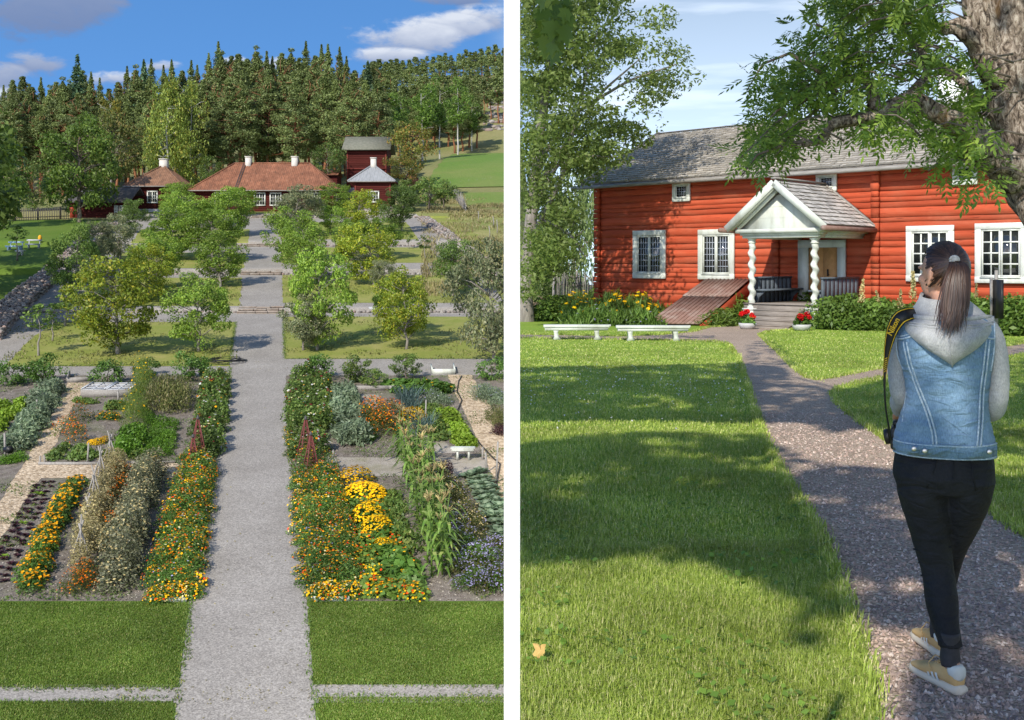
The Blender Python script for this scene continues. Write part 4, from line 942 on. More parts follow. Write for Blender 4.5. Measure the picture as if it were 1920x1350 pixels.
obelisk('red plant obelisk in the west flower border, the taller and farther one', 371, 868, 775, 1)
obelisk('red plant obelisk in the west flower border, the lower and nearer one', 362, 882, 812, 2)
obelisk('red plant obelisk in the east flower border, the taller and farther one', 573, 868, 776, 3)
obelisk('red plant obelisk in the east flower border, the lower and nearer one', 583, 892, 806, 4)

# bean and pea poles
def pole_tepee(px, py, h, seed, n=4):
    p = LG(px, py); rgx = random.Random(seed); t = thing('bean_pole_tepee', ['farthest', 'second farthest', 'middle', 'second nearest', 'nearest'][seed] + ' tepee of bare grey poles, counted toward the lawn, in the dry bean row', 'bean poles', p, 0, 'tepees of bean poles'); h = h * p.y / F
    for i in range(n):
        a = 2 * math.pi * i / n + rgx.uniform(-.3, .3); r = .38; mb = MB(); mb.tube([(r * math.cos(a), r * math.sin(a), -.1), (-.09 * math.cos(a), -.09 * math.sin(a), h * rgx.uniform(.85, 1.15))], .026, 5); mb.build('pole', M['wood_grey'], t)
for i, q in enumerate([(206, 872, 60), (188, 905, 62), (176, 950, 70), (165, 998, 66), (152, 1050, 78)]): pole_tepee(*q, i)

# hose coil, drip hose, flood lamp, sprinkler
def hose_loops(nm, label, o, pts, r, m, cat):
    mb = MB(); mb.tube([Vector(p) for p in pts], r, 6); ob = mb.build(nm, m, None, True); ob.location = o; return tag(ob, label, cat)
o = LG(424, 678); pts = []
for i in range(90): a = i * .42; rr_ = .75 + .22 * math.sin(i * .9) ; pts.append((rr_ * math.cos(a) * 1.25, rr_ * math.sin(a) * 1.3, .05 + i * .0015 + .03 * math.sin(i)))
hose_loops('hose_coil', 'black water hose lying in loose loops on the gravel by the orchard lawn', o, pts, .022, M['black'], 'hose')
ln = [(866, 706), (860, 716), (857, 735), (866, 752), (858, 772), (862, 788), (880, 808), (905, 840), (926, 862), (938, 872), (934, 890), (932, 905), (931, 915)]
P = pxline(ln); hose_loops('drip_hose', 'black drip hose winding down the east woodchip path', P[0], [p - P[0] + Vector((0, 0, .05)) for p in P], .03, M['black'], 'hose')
p = LG(15, 866); t = thing('flood_lamp', 'small black flood lamp on a spike beside the west woodchip path', 'lamp', p)
mb = MB(); mb.tube([(0, 0, -.1), (0, 0, .45)], .02, 6); mb.build('spike', M['iron'], t)
mb = MB(); mb.tube([(-.18, .05, .5), (.05, 0, .5), (.1, -.05, .5)], [.1, .15, .16], 12); mb.build('lamp_head', M['black'], t)
SL = ['standing tall among the west artichokes', 'beside the flood lamp at the west edge', 'short, left of two at the end of the board edging', 'short, right of two at the end of the board edging', 'at the foot of the west soil bed, behind the bean poles', 'in front of the cold frame', 'just behind the cold frame', 'behind the pale grey bench', 'by the drip hose, between bench and sprinkler', 'tall, at the east end beside the cabbages', 'beside the yellow flower mound and leeks', 'against the east dahlias near the obelisks', 'short, at the foot of the east artichoke row', 'short, on the bare soil patch beside the corn']
for i, (px, py, h) in enumerate([(70, 790, 1.0), (10, 858, 1.0), (75, 872, .35), (84, 870, .35), (164, 868, .8), (222, 752, .5), (218, 726, .5), (905, 862, .5), (913, 886, .8), (930, 906, 1.6), (798, 795, 1.1), (600, 850, 1.0), (625, 858, .3), (795, 852, .35)]):
    p = LG(px, py); mb = MB(); mb.box(-.035, .035, -.03, .03, -.1, h); mb.box(-.02, .02, -.02, .02, h, h + .03); ob = mb.build('garden_stake', M['wood_grey']); ob.location = p; ob.rotation_euler = (random.uniform(-.06, .06), random.uniform(-.08, .08), random.uniform(0, 3)); tag(ob, 'thin wooden stake ' + SL[i], 'stake', 'stakes in the vegetable garden')
# ------------------------------------------------------------------ foliage tools
def unit(v): return v / np.maximum(np.linalg.norm(v, axis=-1, keepdims=True), 1e-9)
def leafquads(rgn, c, size, asp=0.5, up=0.4, outw=None, ko=0.6, along=None, fold=0.08):
    """diamond leaves at points c; normals mostly outward and upward, with scatter"""
    n = len(c); nr = rgn.normal(size=(n, 3)); nr[:, 2] += up
    if outw is not None: nr += outw * ko
    nr = unit(nr); t = rgn.normal(size=(n, 3)) if along is None else along + rgn.normal(size=(n, 3)) * 0.25
    t = unit(t - nr * np.sum(t * nr, 1, keepdims=True)); s = np.cross(nr, t); L = np.broadcast_to(np.asarray(size), (n,))[:, None]
    return np.stack([c - t * L * .5, c + s * L * asp * .5 + nr * L * fold, c + t * L * .5, c - s * L * asp * .5 + nr * L * fold], 1).reshape(-1, 3)
def ball(rgn, n, shell=0.35):
    d = unit(rgn.normal(size=(n, 3))); r = (shell + (1 - shell) * rgn.random(n)) ** (1 / 2.2); return d * r[:, None], d

GRN = lambda a, b, c=None, **k: (a, b, c, k)
LM = {}
def lm(name, a, b, c=None, **k):
    LM[name] = leafmat('leaves_' + name, a, b, c3=c, **k); return LM[name]
lm('apple', (0.127, 0.230, 0.029), (0.254, 0.371, 0.048), (0.369, 0.480, 0.081))
lm('apple_yellow', (0.17, 0.25, 0.025), (0.31, 0.37, 0.035), (0.50, 0.44, 0.04))
lm('apple_dark', (0.082, 0.147, 0.031), (0.166, 0.252, 0.051), (0.256, 0.336, 0.085))
lm('apple_grey', (0.150, 0.190, 0.090), (0.280, 0.310, 0.150), (0.440, 0.400, 0.220))
lm('pine', (0.105, 0.145, 0.045), (0.205, 0.255, 0.078), (0.27, 0.31, 0.10), trans=0.12, wsc=0.18)
lm('spruce', (0.046, 0.092, 0.046), (0.101, 0.168, 0.074), trans=0.1, wsc=0.2)
lm('birch', (0.173, 0.246, 0.042), (0.314, 0.388, 0.073), (0.507, 0.454, 0.082), wsc=0.25)
lm('birch_yellow', (0.16, 0.17, 0.03), (0.26, 0.23, 0.04), (0.36, 0.26, 0.03))
lm('maple', (0.060, 0.111, 0.017), (0.127, 0.195, 0.028), (0.175, 0.247, 0.042))
lm('oak_brown', (0.080, 0.112, 0.026), (0.152, 0.168, 0.038), (0.272, 0.192, 0.064))
lm('autumn', (0.119, 0.161, 0.028), (0.210, 0.210, 0.036), (0.420, 0.182, 0.042))
lm('bright', (0.098, 0.179, 0.030), (0.173, 0.271, 0.046))
lm('shrub', (0.088, 0.160, 0.032), (0.176, 0.264, 0.056), (0.272, 0.272, 0.064))
lm('ash', (0.110, 0.192, 0.032), (0.209, 0.312, 0.049), (0.319, 0.424, 0.073), trans=0.45)
LM['ash_light'] = leafmat('leaves_airy_ash', (0.150, 0.215, 0.045), (0.240, 0.330, 0.075), c3=(0.32, 0.39, 0.12), trans=0.5, wsc=0.3)
lm('bg', (0.13, 0.19, 0.055), (0.22, 0.29, 0.10), (0.30, 0.34, 0.15), trans=0.4)
lm('veg', (0.062, 0.138, 0.022), (0.119, 0.225, 0.037), (0.175, 0.275, 0.062))
lm('parsley', (0.085, 0.190, 0.015), (0.140, 0.270, 0.025))
lm('dill', (0.098, 0.169, 0.026), (0.176, 0.247, 0.046), (0.312, 0.325, 0.039))
lm('grey_green', (0.144, 0.206, 0.112), (0.231, 0.294, 0.169), (0.338, 0.388, 0.263))
lm('leek', (0.085, 0.145, 0.120), (0.135, 0.195, 0.170), (0.18, 0.23, 0.20))
lm('cabbage', (0.150, 0.235, 0.130), (0.235, 0.320, 0.190), (0.30, 0.37, 0.24))
lm('corn', (0.101, 0.196, 0.027), (0.179, 0.274, 0.054), (0.331, 0.370, 0.117))
lm('dry', (0.22, 0.20, 0.075), (0.34, 0.28, 0.13), (0.42, 0.36, 0.20), trans=0.2)
lm('dry_grey', (0.115, 0.130, 0.060), (0.190, 0.195, 0.110), (0.30, 0.28, 0.18), trans=0.2)
lm('rusty', (0.060, 0.090, 0.016), (0.105, 0.120, 0.022), (0.17, 0.13, 0.03))
lm('mint', (0.130, 0.165, 0.035), (0.215, 0.215, 0.075), (0.32, 0.26, 0.13))
lm('purple_leaf', (0.060, 0.018, 0.020), (0.036, 0.014, 0.016), (0.09, 0.03, 0.03), trans=0.1)
lm('lettuce', (0.19, 0.33, 0.02), (0.28, 0.40, 0.04))
lm('fern', (0.132, 0.228, 0.030), (0.222, 0.324, 0.054))
lm('lily', (0.084, 0.168, 0.028), (0.161, 0.259, 0.049))
def flat(name, c, c2=None):
    return leafmat('petals_' + name, c, c2 or tuple(q * .8 for q in c), trans=0.2, rough=0.6, spec=0.1)
FL = {'orange': flat('orange', (0.86, 0.30, 0.005), (0.85, 0.40, 0.01)), 'yellow': flat('yellow', (0.86, 0.56, 0.01), (0.88, 0.48, 0.01)), 'red': flat('red', (0.66, 0.035, 0.012), (0.75, 0.09, 0.01)),
      'rust': flat('rust', (0.62, 0.10, 0.008), (0.72, 0.19, 0.01)), 'white': flat('white', (0.82, 0.80, 0.76)), 'violet': flat('violet', (0.25, 0.23, 0.40), (0.34, 0.31, 0.48)), 'pink': flat('pink', (0.55, 0.20, 0.30)), 'wine': flat('wine', (0.22, 0.012, 0.03)),
      'cream': flat('cream', (0.72, 0.62, 0.30)), 'straw': flat('straw', (0.55, 0.44, 0.20), (0.45, 0.36, 0.16))}

# ------------------------------------------------------------------ trees (unit meshes, about 1 m tall per unit of height h)
def tree_mesh(seed, h, trunk_h, r0, cz, rad, nclump, nleaf, lsize, leaf, bark, clump_r=None, asp=0.55, lean=(0, 0), flat_=0.75, shell=.35, up=.5, profile=None, lead_h=.60, droop=0.0, limbs=True, clip=None, extra_trunks=0):
    """returns trunk mesh and crown mesh; rad = crown half widths (x, y, z) about height cz"""
    rgn = np.random.default_rng(seed); rx, ry, rz = rad; cc = []
    while len(cc) < nclump:
        d, _ = ball(rgn, 1, 0.25); p = d[0] * np.array([rx, ry, rz])
        if profile is not None:
            zz = p[2] / rz; k = profile(zz); p[0] *= k; p[1] *= k
        q = p + np.array([lean[0] * .7, lean[1] * .7, cz])
        if q[2] < trunk_h * .55: continue
        cc.append(q)
    lead = profile is not None and nclump > 25
    cc = np.array(cc); cr = clump_r or min(rad) * 0.42
    per = nleaf // nclump; P = []; O = []
    for q in cc:
        k = cr * rgn.uniform(.65, 1.3) * (1 - (.52 * max(0, (q[2] - cz) / rz) ** 1.5 if profile is not None else 0)); m = int(per * rgn.uniform(.6, 1.4) ); d, o = ball(rgn, m, 0.2); p = d * np.array([k, k, k * flat_]) + q
        if droop: p[:, 2] -= droop * rgn.random(m) ** 1.5 * (1.0 if m else 1)
        P.append(p); O.append(o)
    if lead:      # tapering leader: short side shoots round the top of the stem
        m = int(nleaf * .11); t = rgn.random(m) ** .8; a = rgn.uniform(0, 6.28, m); tier = .55 + .45 * np.abs(np.sin(t * 17 + a * .5)); r = (rx * (1.1 - lead_h * .6) * (1 - t) ** (.3 + lead_h) + .004) * tier * rgn.random(m) ** .5
        P.append(np.stack([r * np.cos(a) + lean[0] * .6, r * np.sin(a), cz + rz * (.30 + lead_h * t) - r * .25], 1)); O.append(unit(np.stack([np.cos(a), np.sin(a), np.full(m, .6)], 1)))
    P = np.concatenate(P); O = np.concatenate(O)
    if clip is not None: k = clip(P); P = P[k]; O = O[k]
    ctr = np.array([lean[0] * .6, lean[1] * .6, cz]); out = unit(P - ctr) * .5 + O * .7
    along = None
    if droop: along = np.tile(np.array([0, 0, -1.0]), (len(P), 1))
    mb = MB(); mb.bulk(leafquads(rgn, P, lsize * rgn.uniform(.6, 1.35, len(P)), asp, up, out, .8, along), 4); crown = mb.mesh('crown', leaf)
    mb = MB(); top = np.array([lean[0] * .6, lean[1] * .6, cz + rz * .55]); pts = []; N = 7
    wob = rgn.normal(size=(N + 1, 2)) * r0 * .7
    for i in range(N + 1):
        t = i / N; pts.append(Vector((lean[0] * .6 * t ** 1.3 + wob[i, 0] * (i > 0) * (t < 1), lean[1] * .6 * t ** 1.3 + wob[i, 1] * (i > 0), -.15 * (i == 0) + top[2] * t)))
    mb.tube(pts, [r0 * (1.35 if i == 0 else 1) * (1 - .85 * i / N) for i in range(N + 1)], 8)
    if limbs:
        for q in cc[rgn.permutation(len(cc))[:max(5, int(nclump * .6))]]:
            t = min(.92, max(trunk_h / top[2] * .8, (q[2] - .35 * math.hypot(q[0], q[1])) / top[2])); i = t * N; a = pts[int(i)].lerp(pts[min(N, int(i) + 1)], i - int(i)); b = Vector(q); mid = a.lerp(b, .5) + Vector((rgn.normal() * .05, rgn.normal() * .05, (b - a).length * .10))
            mb.tube([a, mid, b], [r0 * .42 * (1 - .6 * t), r0 * .28 * (1 - .5 * t), r0 * .08], 5)
    return mb.mesh('trunk', bark, True), crown
TREES = {}
def reg(key, n, **kw):
    TREES[key] = [tree_mesh(seed=hash_(key) + i, **{k: (v(i) if callable(v) and k not in ('profile', 'clip') else v) for k, v in kw.items()}) for i in range(n)]
def hash_(s): return sum((i + 3) * ord(c) for i, c in enumerate(s)) % 9973
_tn = {}
def plant_tree(key, name, label, cat, p, scale, group=None, rz=None, var=None):
    v = TREES[key]; i = _tn.get(key, 0); _tn[key] = i + 1; tm, cm = v[(var if var is not None else i) % len(v)]
    t = thing(name, label, cat, p, random.uniform(0, 6.28) if rz is None else rz, group, scale)
    link('trunk', tm, t); link('crown', cm, t); return t
# orchard: unit height 4 m crown; scaled later
for nm, lf in (('apple', 'apple'), ('apple_yellow', 'apple_yellow'), ('apple_dark', 'apple_dark'), ('apple_grey', 'apple_grey')):
    reg(nm, 4, h=1, trunk_h=.12, r0=.022, cz=.53, rad=(.43, .43, .43), nclump=58, nleaf=9500, lsize=.030, leaf=LM[lf], bark=M['pale_bark'], clump_r=.115, flat_=.7, asp=.6, lean=lambda i: (.14 * math.cos(i * 2.1), .10 * math.sin(i * 1.7)))
reg('sapling', 3, h=1, trunk_h=.38, r0=.018, cz=.66, rad=(.17, .17, .30), nclump=12, nleaf=330, lsize=.06, leaf=LM['apple_dark'], bark=M['pale_bark'], clump_r=.10)
pine_prof = lambda z: (0.62 + 0.38 * math.sin((z + 1) * 1.9)) * (1.0 if z < .1 else max(.16, 1 - .95 * (z - .1)))
reg('pine', 6, h=1, trunk_h=.25, r0=.014, cz=.62, rad=lambda i: (.135 + .012 * (i % 3), .135 + .012 * (i % 3), .37), nclump=95, nleaf=12500, lsize=.0165, leaf=LM['pine'], bark=M['pine_bark'], clump_r=.046, flat_=.62, asp=.36, up=.8, profile=pine_prof)
cone = lambda z: max(.10, 1.0 - .92 * max(0, (z + .35) / 1.35))
reg('pine_pointed', 3, h=1, trunk_h=.2, r0=.012, cz=.58, rad=(.125, .125, .42), nclump=85, nleaf=9500, lsize=.0175, leaf=LM['pine'], bark=M['pine_bark'], clump_r=.042, flat_=.6, asp=.36, up=.8, profile=cone, lead_h=.80)
spr = lambda z: max(.08, .95 - .9 * (z + 1) / 2)
reg('spruce', 3, h=1, trunk_h=.1, r0=.013, cz=.54, rad=(.20, .20, .47), nclump=60, nleaf=3600, lsize=.030, leaf=LM['spruce'], bark=M['bark'], clump_r=.05, flat_=.45, asp=.4, profile=spr, lead_h=.80)
reg('far_pine', 4, h=1, trunk_h=.30, r0=.012, cz=.66, rad=(.12, .12, .33), nclump=30, nleaf=1300, lsize=.038, leaf=LM['pine'], bark=M['pine_bark'], clump_r=.065, flat_=.6, asp=.45, profile=pine_prof, limbs=False)
reg('birch', 2, h=1, trunk_h=.2, r0=.014, cz=.56, rad=(.20, .20, .43), nclump=46, nleaf=6500, lsize=.022, leaf=LM['birch'], bark=M['birch_bark'], clump_r=.075, flat_=.9, droop=.16, profile=lambda z: .6 + .4 * math.cos(z * 1.35), asp=.5)
reg('birch_yellow', 1, h=1, trunk_h=.2, r0=.012, cz=.6, rad=(.16, .16, .38), nclump=26, nleaf=2600, lsize=.026, leaf=LM['birch_yellow'], bark=M['birch_bark'], clump_r=.07, droop=.12)
reg('aspen', 2, h=1, trunk_h=.4, r0=.012, cz=.68, rad=(.15, .15, .31), nclump=26, nleaf=2400, lsize=.03, leaf=LM['bright'], bark=M['birch_bark'], clump_r=.075)
reg('maple', 2, h=1, trunk_h=.14, r0=.024, cz=.55, rad=(.36, .36, .44), nclump=60, nleaf=8000, lsize=.030, leaf=LM['maple'], bark=M['bark'], clump_r=.11)
reg('oak', 1, h=1, trunk_h=.2, r0=.026, cz=.60, rad=(.40, .40, .38), nclump=50, nleaf=5200, lsize=.032, leaf=LM['oak_brown'], bark=M['bark'], clump_r=.12)
reg('autumn', 1, h=1, trunk_h=.12, r0=.024, cz=.54, rad=(.40, .40, .43), nclump=46, nleaf=5200, lsize=.034, leaf=LM['autumn'], bark=M['bark'], clump_r=.12)
reg('round', 2, h=1, trunk_h=.1, r0=.022, cz=.53, rad=(.46, .46, .45), nclump=36, nleaf=3600, lsize=.042, leaf=LM['shrub'], bark=M['bark'], clump_r=.15)
reg('bush', 4, h=1, trunk_h=.02, r0=.03, cz=.46, rad=(.60, .60, .46), nclump=26, nleaf=1900, lsize=.075, leaf=LM['shrub'], bark=M['bark'], clump_r=.2)
reg('bush_dark', 2, h=1, trunk_h=.02, r0=.03, cz=.48, rad=(.55, .55, .48), nclump=26, nleaf=2400, lsize=.06, leaf=LM['apple_dark'], bark=M['bark'], clump_r=.17)
reg('bush_currant', 3, h=1, trunk_h=.02, r0=.03, cz=.46, rad=(.62, .62, .46), nclump=26, nleaf=1700, lsize=.085, leaf=LM['veg'], bark=M['bark'], clump_r=.2)

# ---- orchard
RANK = ['first', 'second', 'third', 'fourth', 'fifth', 'sixth']
TERR = ['lowest', 'second', 'third', 'fourth', 'top']
ADJ = {'apple': 'green apple tree', 'apple_yellow': 'yellowing apple tree', 'apple_dark': 'dark green pear tree', 'apple_grey': 'grey green old apple tree', 'sapling': 'thin young fruit tree'}
ORCH = {  # terrace -> side -> (kind, px, py foot, height px, width px)
 0: {'west': [('apple', 372, 660, 158, 135), ('apple_yellow', 223, 663, 190, 178), ('sapling', 123, 612, 78, 60), ('sapling', 98, 640, 62, 36), ('sapling', 73, 667, 104, 52)],
     'east': [('apple_grey', 569, 657, 112, 100), ('apple', 592, 657, 205, 125), ('apple', 741, 628, 110, 92), ('apple_yellow', 760, 655, 160, 118), ('apple_grey', 925, 684, 245, 150)]},
 1: {'west': [('apple', 414, 541, 112, 104), ('apple', 296, 546, 120, 110), ('apple_yellow', 281, 563, 112, 108), ('apple_dark', 152, 566, 152, 98)],
     'east': [('apple', 572, 535, 128, 104), ('apple_yellow', 700, 536, 130, 118), ('apple_grey', 720, 547, 66, 55), ('apple_dark', 850, 555, 112, 92)]},
 2: {'west': [('apple', 400, 492, 108, 112), ('apple', 322, 490, 112, 116), ('apple_grey', 190, 503, 100, 70), ('apple_grey', 226, 488, 92, 86)],
     'east': [('apple', 556, 492, 118, 108), ('apple', 662, 488, 84, 86), ('apple', 712, 486, 84, 92), ('sapling', 796, 487, 52, 26)]},
 3: {'west': [('apple', 435, 446, 104, 96), ('apple', 352, 446, 96, 98), ('apple_dark', 254, 437, 70, 58)],
     'east': [('apple_grey', 552, 446, 108, 90), ('apple', 618, 440, 60, 60), ('apple_yellow', 668, 432, 84, 84), ('apple_dark', 752, 434, 92, 86), ('sapling', 766, 467, 38, 20)]},
 4: {'west': [('apple', 447, 408, 60, 76), ('apple', 345, 412, 76, 84), ('apple', 390, 424, 60, 70)], 'east': [('apple_grey', 560, 405, 50, 70), ('apple', 634, 404, 66, 74), ('bush', 602, 404, 30, 40)]}}
for tr, sides in ORCH.items():
    for sd, lst in sides.items():
        for i, (kd_, px, py, hp, wp) in enumerate(lst):
            p = LG(px, py); k = p.y / F; sz = hp * k * (1 if tr < 2 else .95); sw = 1.06 * wp * k / (.42 if kd_ == 'sapling' else .98)
            adj = ADJ.get(kd_, 'low green bush')
            lb = f'{adj} on the {TERR[tr]} orchard terrace, {RANK[i]} {sd} of the path'
            plant_tree(kd_, 'fruit_tree' if kd_ != 'bush' else 'garden_bush', lb, 'tree' if kd_ != 'bush' else 'bush', p, (sw, sw, sz), 'fruit trees of the orchard' if kd_ != 'bush' else None)
# ---- forest behind the houses
SKY = [(-60, 175), (-30, 190), (0, 190), (20, 142), (45, 138), (75, 146), (100, 150), (145, 116), (172, 150), (200, 158), (240, 128), (285, 126), (315, 130), (345, 118), (372, 120), (405, 92), (430, 100), (450, 88), (480, 90), (510, 105), (545, 88), (575, 92), (605, 90), (640, 96), (665, 112), (700, 112)]
def sky_at(x): return float(np.interp(x, [q[0] for q in SKY], [q[1] for q in SKY]))
rgx = random.Random(21); FG = 'pines of the forest behind the red houses'; nf = 0
PL = 'tall dark green pine in the dense forest behind the red houses'
def forest_tree(px, Y, ytop, key='pine', label=PL, group=FG, cat='tree', name='pine_tree', wid=1.0):
    X = (px - CX) * Y / F; z = hill(X, Y); top = ZC - (ytop - CY) * Y / F; h = top - z
    if h < 3: return
    plant_tree(key, name, label, cat, (X, Y, z - .1), (h * wid, h * wid, h), group)
x = -70
while x < 705:
    if abs(x - 145) > 8: forest_tree(x + rgx.uniform(-4, 4), rgx.uniform(168, 190), sky_at(x) + rgx.uniform(-8, 12), 'pine_pointed' if rgx.random() < .4 else 'pine')
    x += rgx.uniform(13, 19)
x = -70
while x < 730: forest_tree(x, rgx.uniform(156, 168), sky_at(x) + rgx.uniform(22, 60), wid=1.1); x += rgx.uniform(20, 30)
x = -60
while x < 640: forest_tree(x, rgx.uniform(192, 212), sky_at(x) + rgx.uniform(8, 25)); x += rgx.uniform(22, 34)
forest_tree(145, 172, 115, 'spruce', 'lone pointed spruce standing above the forest edge on the west', None, name='spruce_tree')
for q in ((270, 178, 128), (410, 186, 110), (690, 176, 125)): forest_tree(*q, 'spruce', 'narrow dark spruce between the pines behind the red houses', 'spruces between the pines', name='spruce_tree')
# broadleaved trees near the houses
def leafy(key, px, Y, ytop, ybase, wpx, label, cat='tree', name='broadleaf_tree', kw=.8, group=None):
    s = F / Y; X = (px - CX) / s; z = ZC - (ybase - CY) / s; h = (ybase - ytop) / s; w = wpx / s / kw
    return plant_tree(key, name, label, cat, (X, Y, z), (w, w, h), group)
leafy('birch', 313, 150, 132, 392, 110, 'tall weeping birch behind the small square red house', kw=.52, name='birch_tree'); leafy('birch', 358, 152, 140, 375, 92, 'slimmer weeping birch standing just right of the tallest birch', kw=.52, name='birch_tree')
leafy('birch_yellow', 208, 158, 166, 330, 60, 'yellowing birch showing above the brownish oak crown', kw=.42, name='birch_tree')
leafy('oak', 212, 140, 200, 398, 112, 'broad brownish green oak behind the leafy maple', kw=.86, name='oak_tree')
leafy('maple', 150, 126, 203, 428, 152, 'big bright green maple with a bare trunk beside the red barn', kw=.80, name='maple_tree')
leafy('maple', 8, 120, 255, 428, 96, 'dark leafy tree at the west edge behind the picket fence', kw=.8, name='maple_tree')
leafy('round', 62, 138, 300, 405, 70, 'low leafy tree behind the picket fence', kw=.95)
leafy('round', 614, 146, 262, 330, 66, 'round bright leafy tree behind the tiled roof, beside the store house', kw=.95)
leafy('round', 394, 148, 294, 345, 44, 'small round green tree between birch and long tiled roof', kw=.95)
leafy('autumn', 774, 149, 219, 335, 92, 'maple with reddening top beside the tall store house', kw=.86, name='maple_tree')
leafy('autumn', 752, 140, 286, 352, 70, 'yellowish brown bush tree behind the brick gable', kw=.9)
for i, (px, yt, yb, w, lb) in enumerate([(772, 330, 383, 60, 'round green bush beside the grey roofed pavilion'), (805, 328, 384, 62, 'tall green bush in the middle of the meadow edge thicket'), (832, 336, 382, 46, 'dark bush at the field end of the meadow edge thicket'), (744, 342, 372, 30, 'low bush squeezed behind the pavilion wall')]): leafy('bush', px, 137 - i, yt, yb, w, lb, 'bush', 'thicket_bush', 1.15)
for px, Y, yt, w, lb in [(792, 205, 152, 54, 'light green aspen in front of the hill forest'), (825, 210, 140, 44, 'paler leafy tree between the aspens below the hill'), (724, 190, 168, 50, 'light green birch behind the store house roof'), (858, 226, 142, 46, 'aspen with a long pale bare trunk at the field edge'), (750, 196, 165, 44, 'loose birch behind the reddening maple'), (885, 236, 178, 30, 'slender young aspen at the foot of the rocky slope')]:
    forest_tree(px, Y, yt, 'aspen', lb, None, name='aspen_tree', wid=w / F * Y / (.33 * max(4, (ZC - (yt - CY) * Y / F) - hill((px - CX) * Y / F, Y))))
leafy('sapling', 32, 92, 418, 480, 36, 'young fruit tree on the shaded lawn beside the white benches', kw=.42, name='fruit_tree')
# wooded hill
HL = 'pine on the wooded hill above the green field'; HG = 'pines on the wooded hill'
for r, Y in enumerate((238, 256, 276, 298, 322, 345)):
    x = 690
    while x < 955:
        px = x + rgx.uniform(-3, 3); yt = float(np.interp(x, [690, 780, 850, 900, 955], [118, 104, 100, 90, 82])) + (5 - r) * 17 + rgx.uniform(-7, 7)
        if not (px > 895 and r < 2) and (px - CX) * Y / F < -1.5: forest_tree(px, Y + rgx.uniform(-6, 6), yt, 'far_pine' if r > 1 else 'pine', HL, HG, wid=1.45)
        x += rgx.uniform(11, 16)
x = 700
while x < 955: forest_tree(x, 372, float(np.interp(x, [700, 955], [112, 90])) + rgx.uniform(-4, 5), 'far_pine', HL, HG, wid=1.5); x += rgx.uniform(9, 13)
def HGp(px, py):
    for y in np.arange(200, 400, .5):
        x = (px - CX) * y / F
        if CY - (hill(x, y) - ZC) * F / y <= py: return Vector((x, y, hill(x, y)))
    return Vector((x, y, hill(x, y)))
V = []; rgs = np.random.default_rng(6); o = HGp(935, 215)
for i in range(150):
    px = rgs.uniform(905, 952); py = rgs.uniform(172, 246)
    if px < 905 + (246 - py) * .25: continue
    q = HGp(px, py); 
    if q.x > -1.6: continue
    k = rgs.uniform(.3, 1.1); rock(V, rgs, (q.x - o.x, q.y - o.y, q.z - o.z + .1), k, k * .8, k * .5)
mb = MB(); mb.bulk(np.concatenate(V), 3); ob = weld(mb.build('rocky_scree', M['stones'])); ob.location = o; tag(ob, 'pale rocks scattered over the open slope above the green field', 'rocks')
for i, (px, py, h) in enumerate([(-120, 560, 17), (-90, 500, 15), (-190, 640, 18)]):
    p = LG(px, py); plant_tree('maple', 'maple_tree', ['middle', 'farthest', 'nearest'][i] + ' of three leafy trees shading the lawn west of the stone wall', 'tree', p, (h * .95, h * .95, h), 'trees shading the west lawn')

# ------------------------------------------------------------------ garden plants
def clump(seed, r, h, nleaf, lsize, leaf, flowers=(), asp=.5, up=.3, dome=1.0, spiky=False, base=0.1, nfl_low=.45):
    rgn = np.random.default_rng(seed); d = unit(rgn.normal(size=(nleaf, 3))); d[:, 2] = np.abs(d[:, 2]); q = (.25 + .75 * rgn.random(nleaf)) ** .5
    ph = rgn.uniform(0, 6.28, 3); az = np.arctan2(d[:, 1], d[:, 0]); bump = 1 + .14 * np.sin(3 * az + ph[0]) + .1 * np.sin(5 * az + ph[1])
    P = d * q[:, None] * np.stack([r * bump, r * bump, np.full(nleaf, h)], 1); P[:, 2] += base * h * .3
    mb = MB(); along = None
    if spiky: along = d * .5 + np.array([0, 0, 1.0])
    mb.bulk(leafquads(rgn, P, lsize * rgn.uniform(.6, 1.4, nleaf), asp, up, d, .7, along), 4, 0); mats = [leaf]
    for i, (m, n, s) in enumerate(flowers):
        d = unit(rgn.normal(size=(n, 3))); d[:, 2] = np.abs(d[:, 2]) * 1.2 + nfl_low * rgn.random(n); d = unit(d); q = rgn.uniform(.96, 1.1, n)
        c = d * q[:, None] * np.array([r, r, h]); nr = unit(d * .6 + np.array([0, -.25, .7]) + rgn.normal(size=(n, 3)) * .3)
        t = unit(np.cross(nr, rgn.normal(size=(n, 3)))); b = np.cross(nr, t); sz = (s * rgn.uniform(.7, 1.3, n))[:, None]
        ring = [c + (t * math.cos(a) + b * math.sin(a)) * sz * .5 for a in np.arange(6) * math.pi / 3]
        mb.bulk(np.stack(ring, 1).reshape(-1, 3), 6, i + 1); mats.append(m)
    return mb.mesh('plant', mats)
_pv = {}
def kindof(key, n, fn): _pv[key] = [fn(hash_(key) + i) for i in range(n)]
_pc = {}
def plant(key, name, label, cat, p, s=1.0, group=None):
    v = _pv[key]; i = _pc.get(key, 0); _pc[key] = i + 1; o = link(name, v[i % len(v)]); o.location = p; o.rotation_euler = (0, 0, random.uniform(0, 6.28))
    o.scale = (s * random.uniform(.80, 1.18), s * random.uniform(.80, 1.18), s * random.uniform(.68, 1.22)); o.rotation_euler[0] = random.uniform(-.12, .12); o.rotation_euler[1] = random.uniform(-.12, .12); return tag(o, label, cat, group)
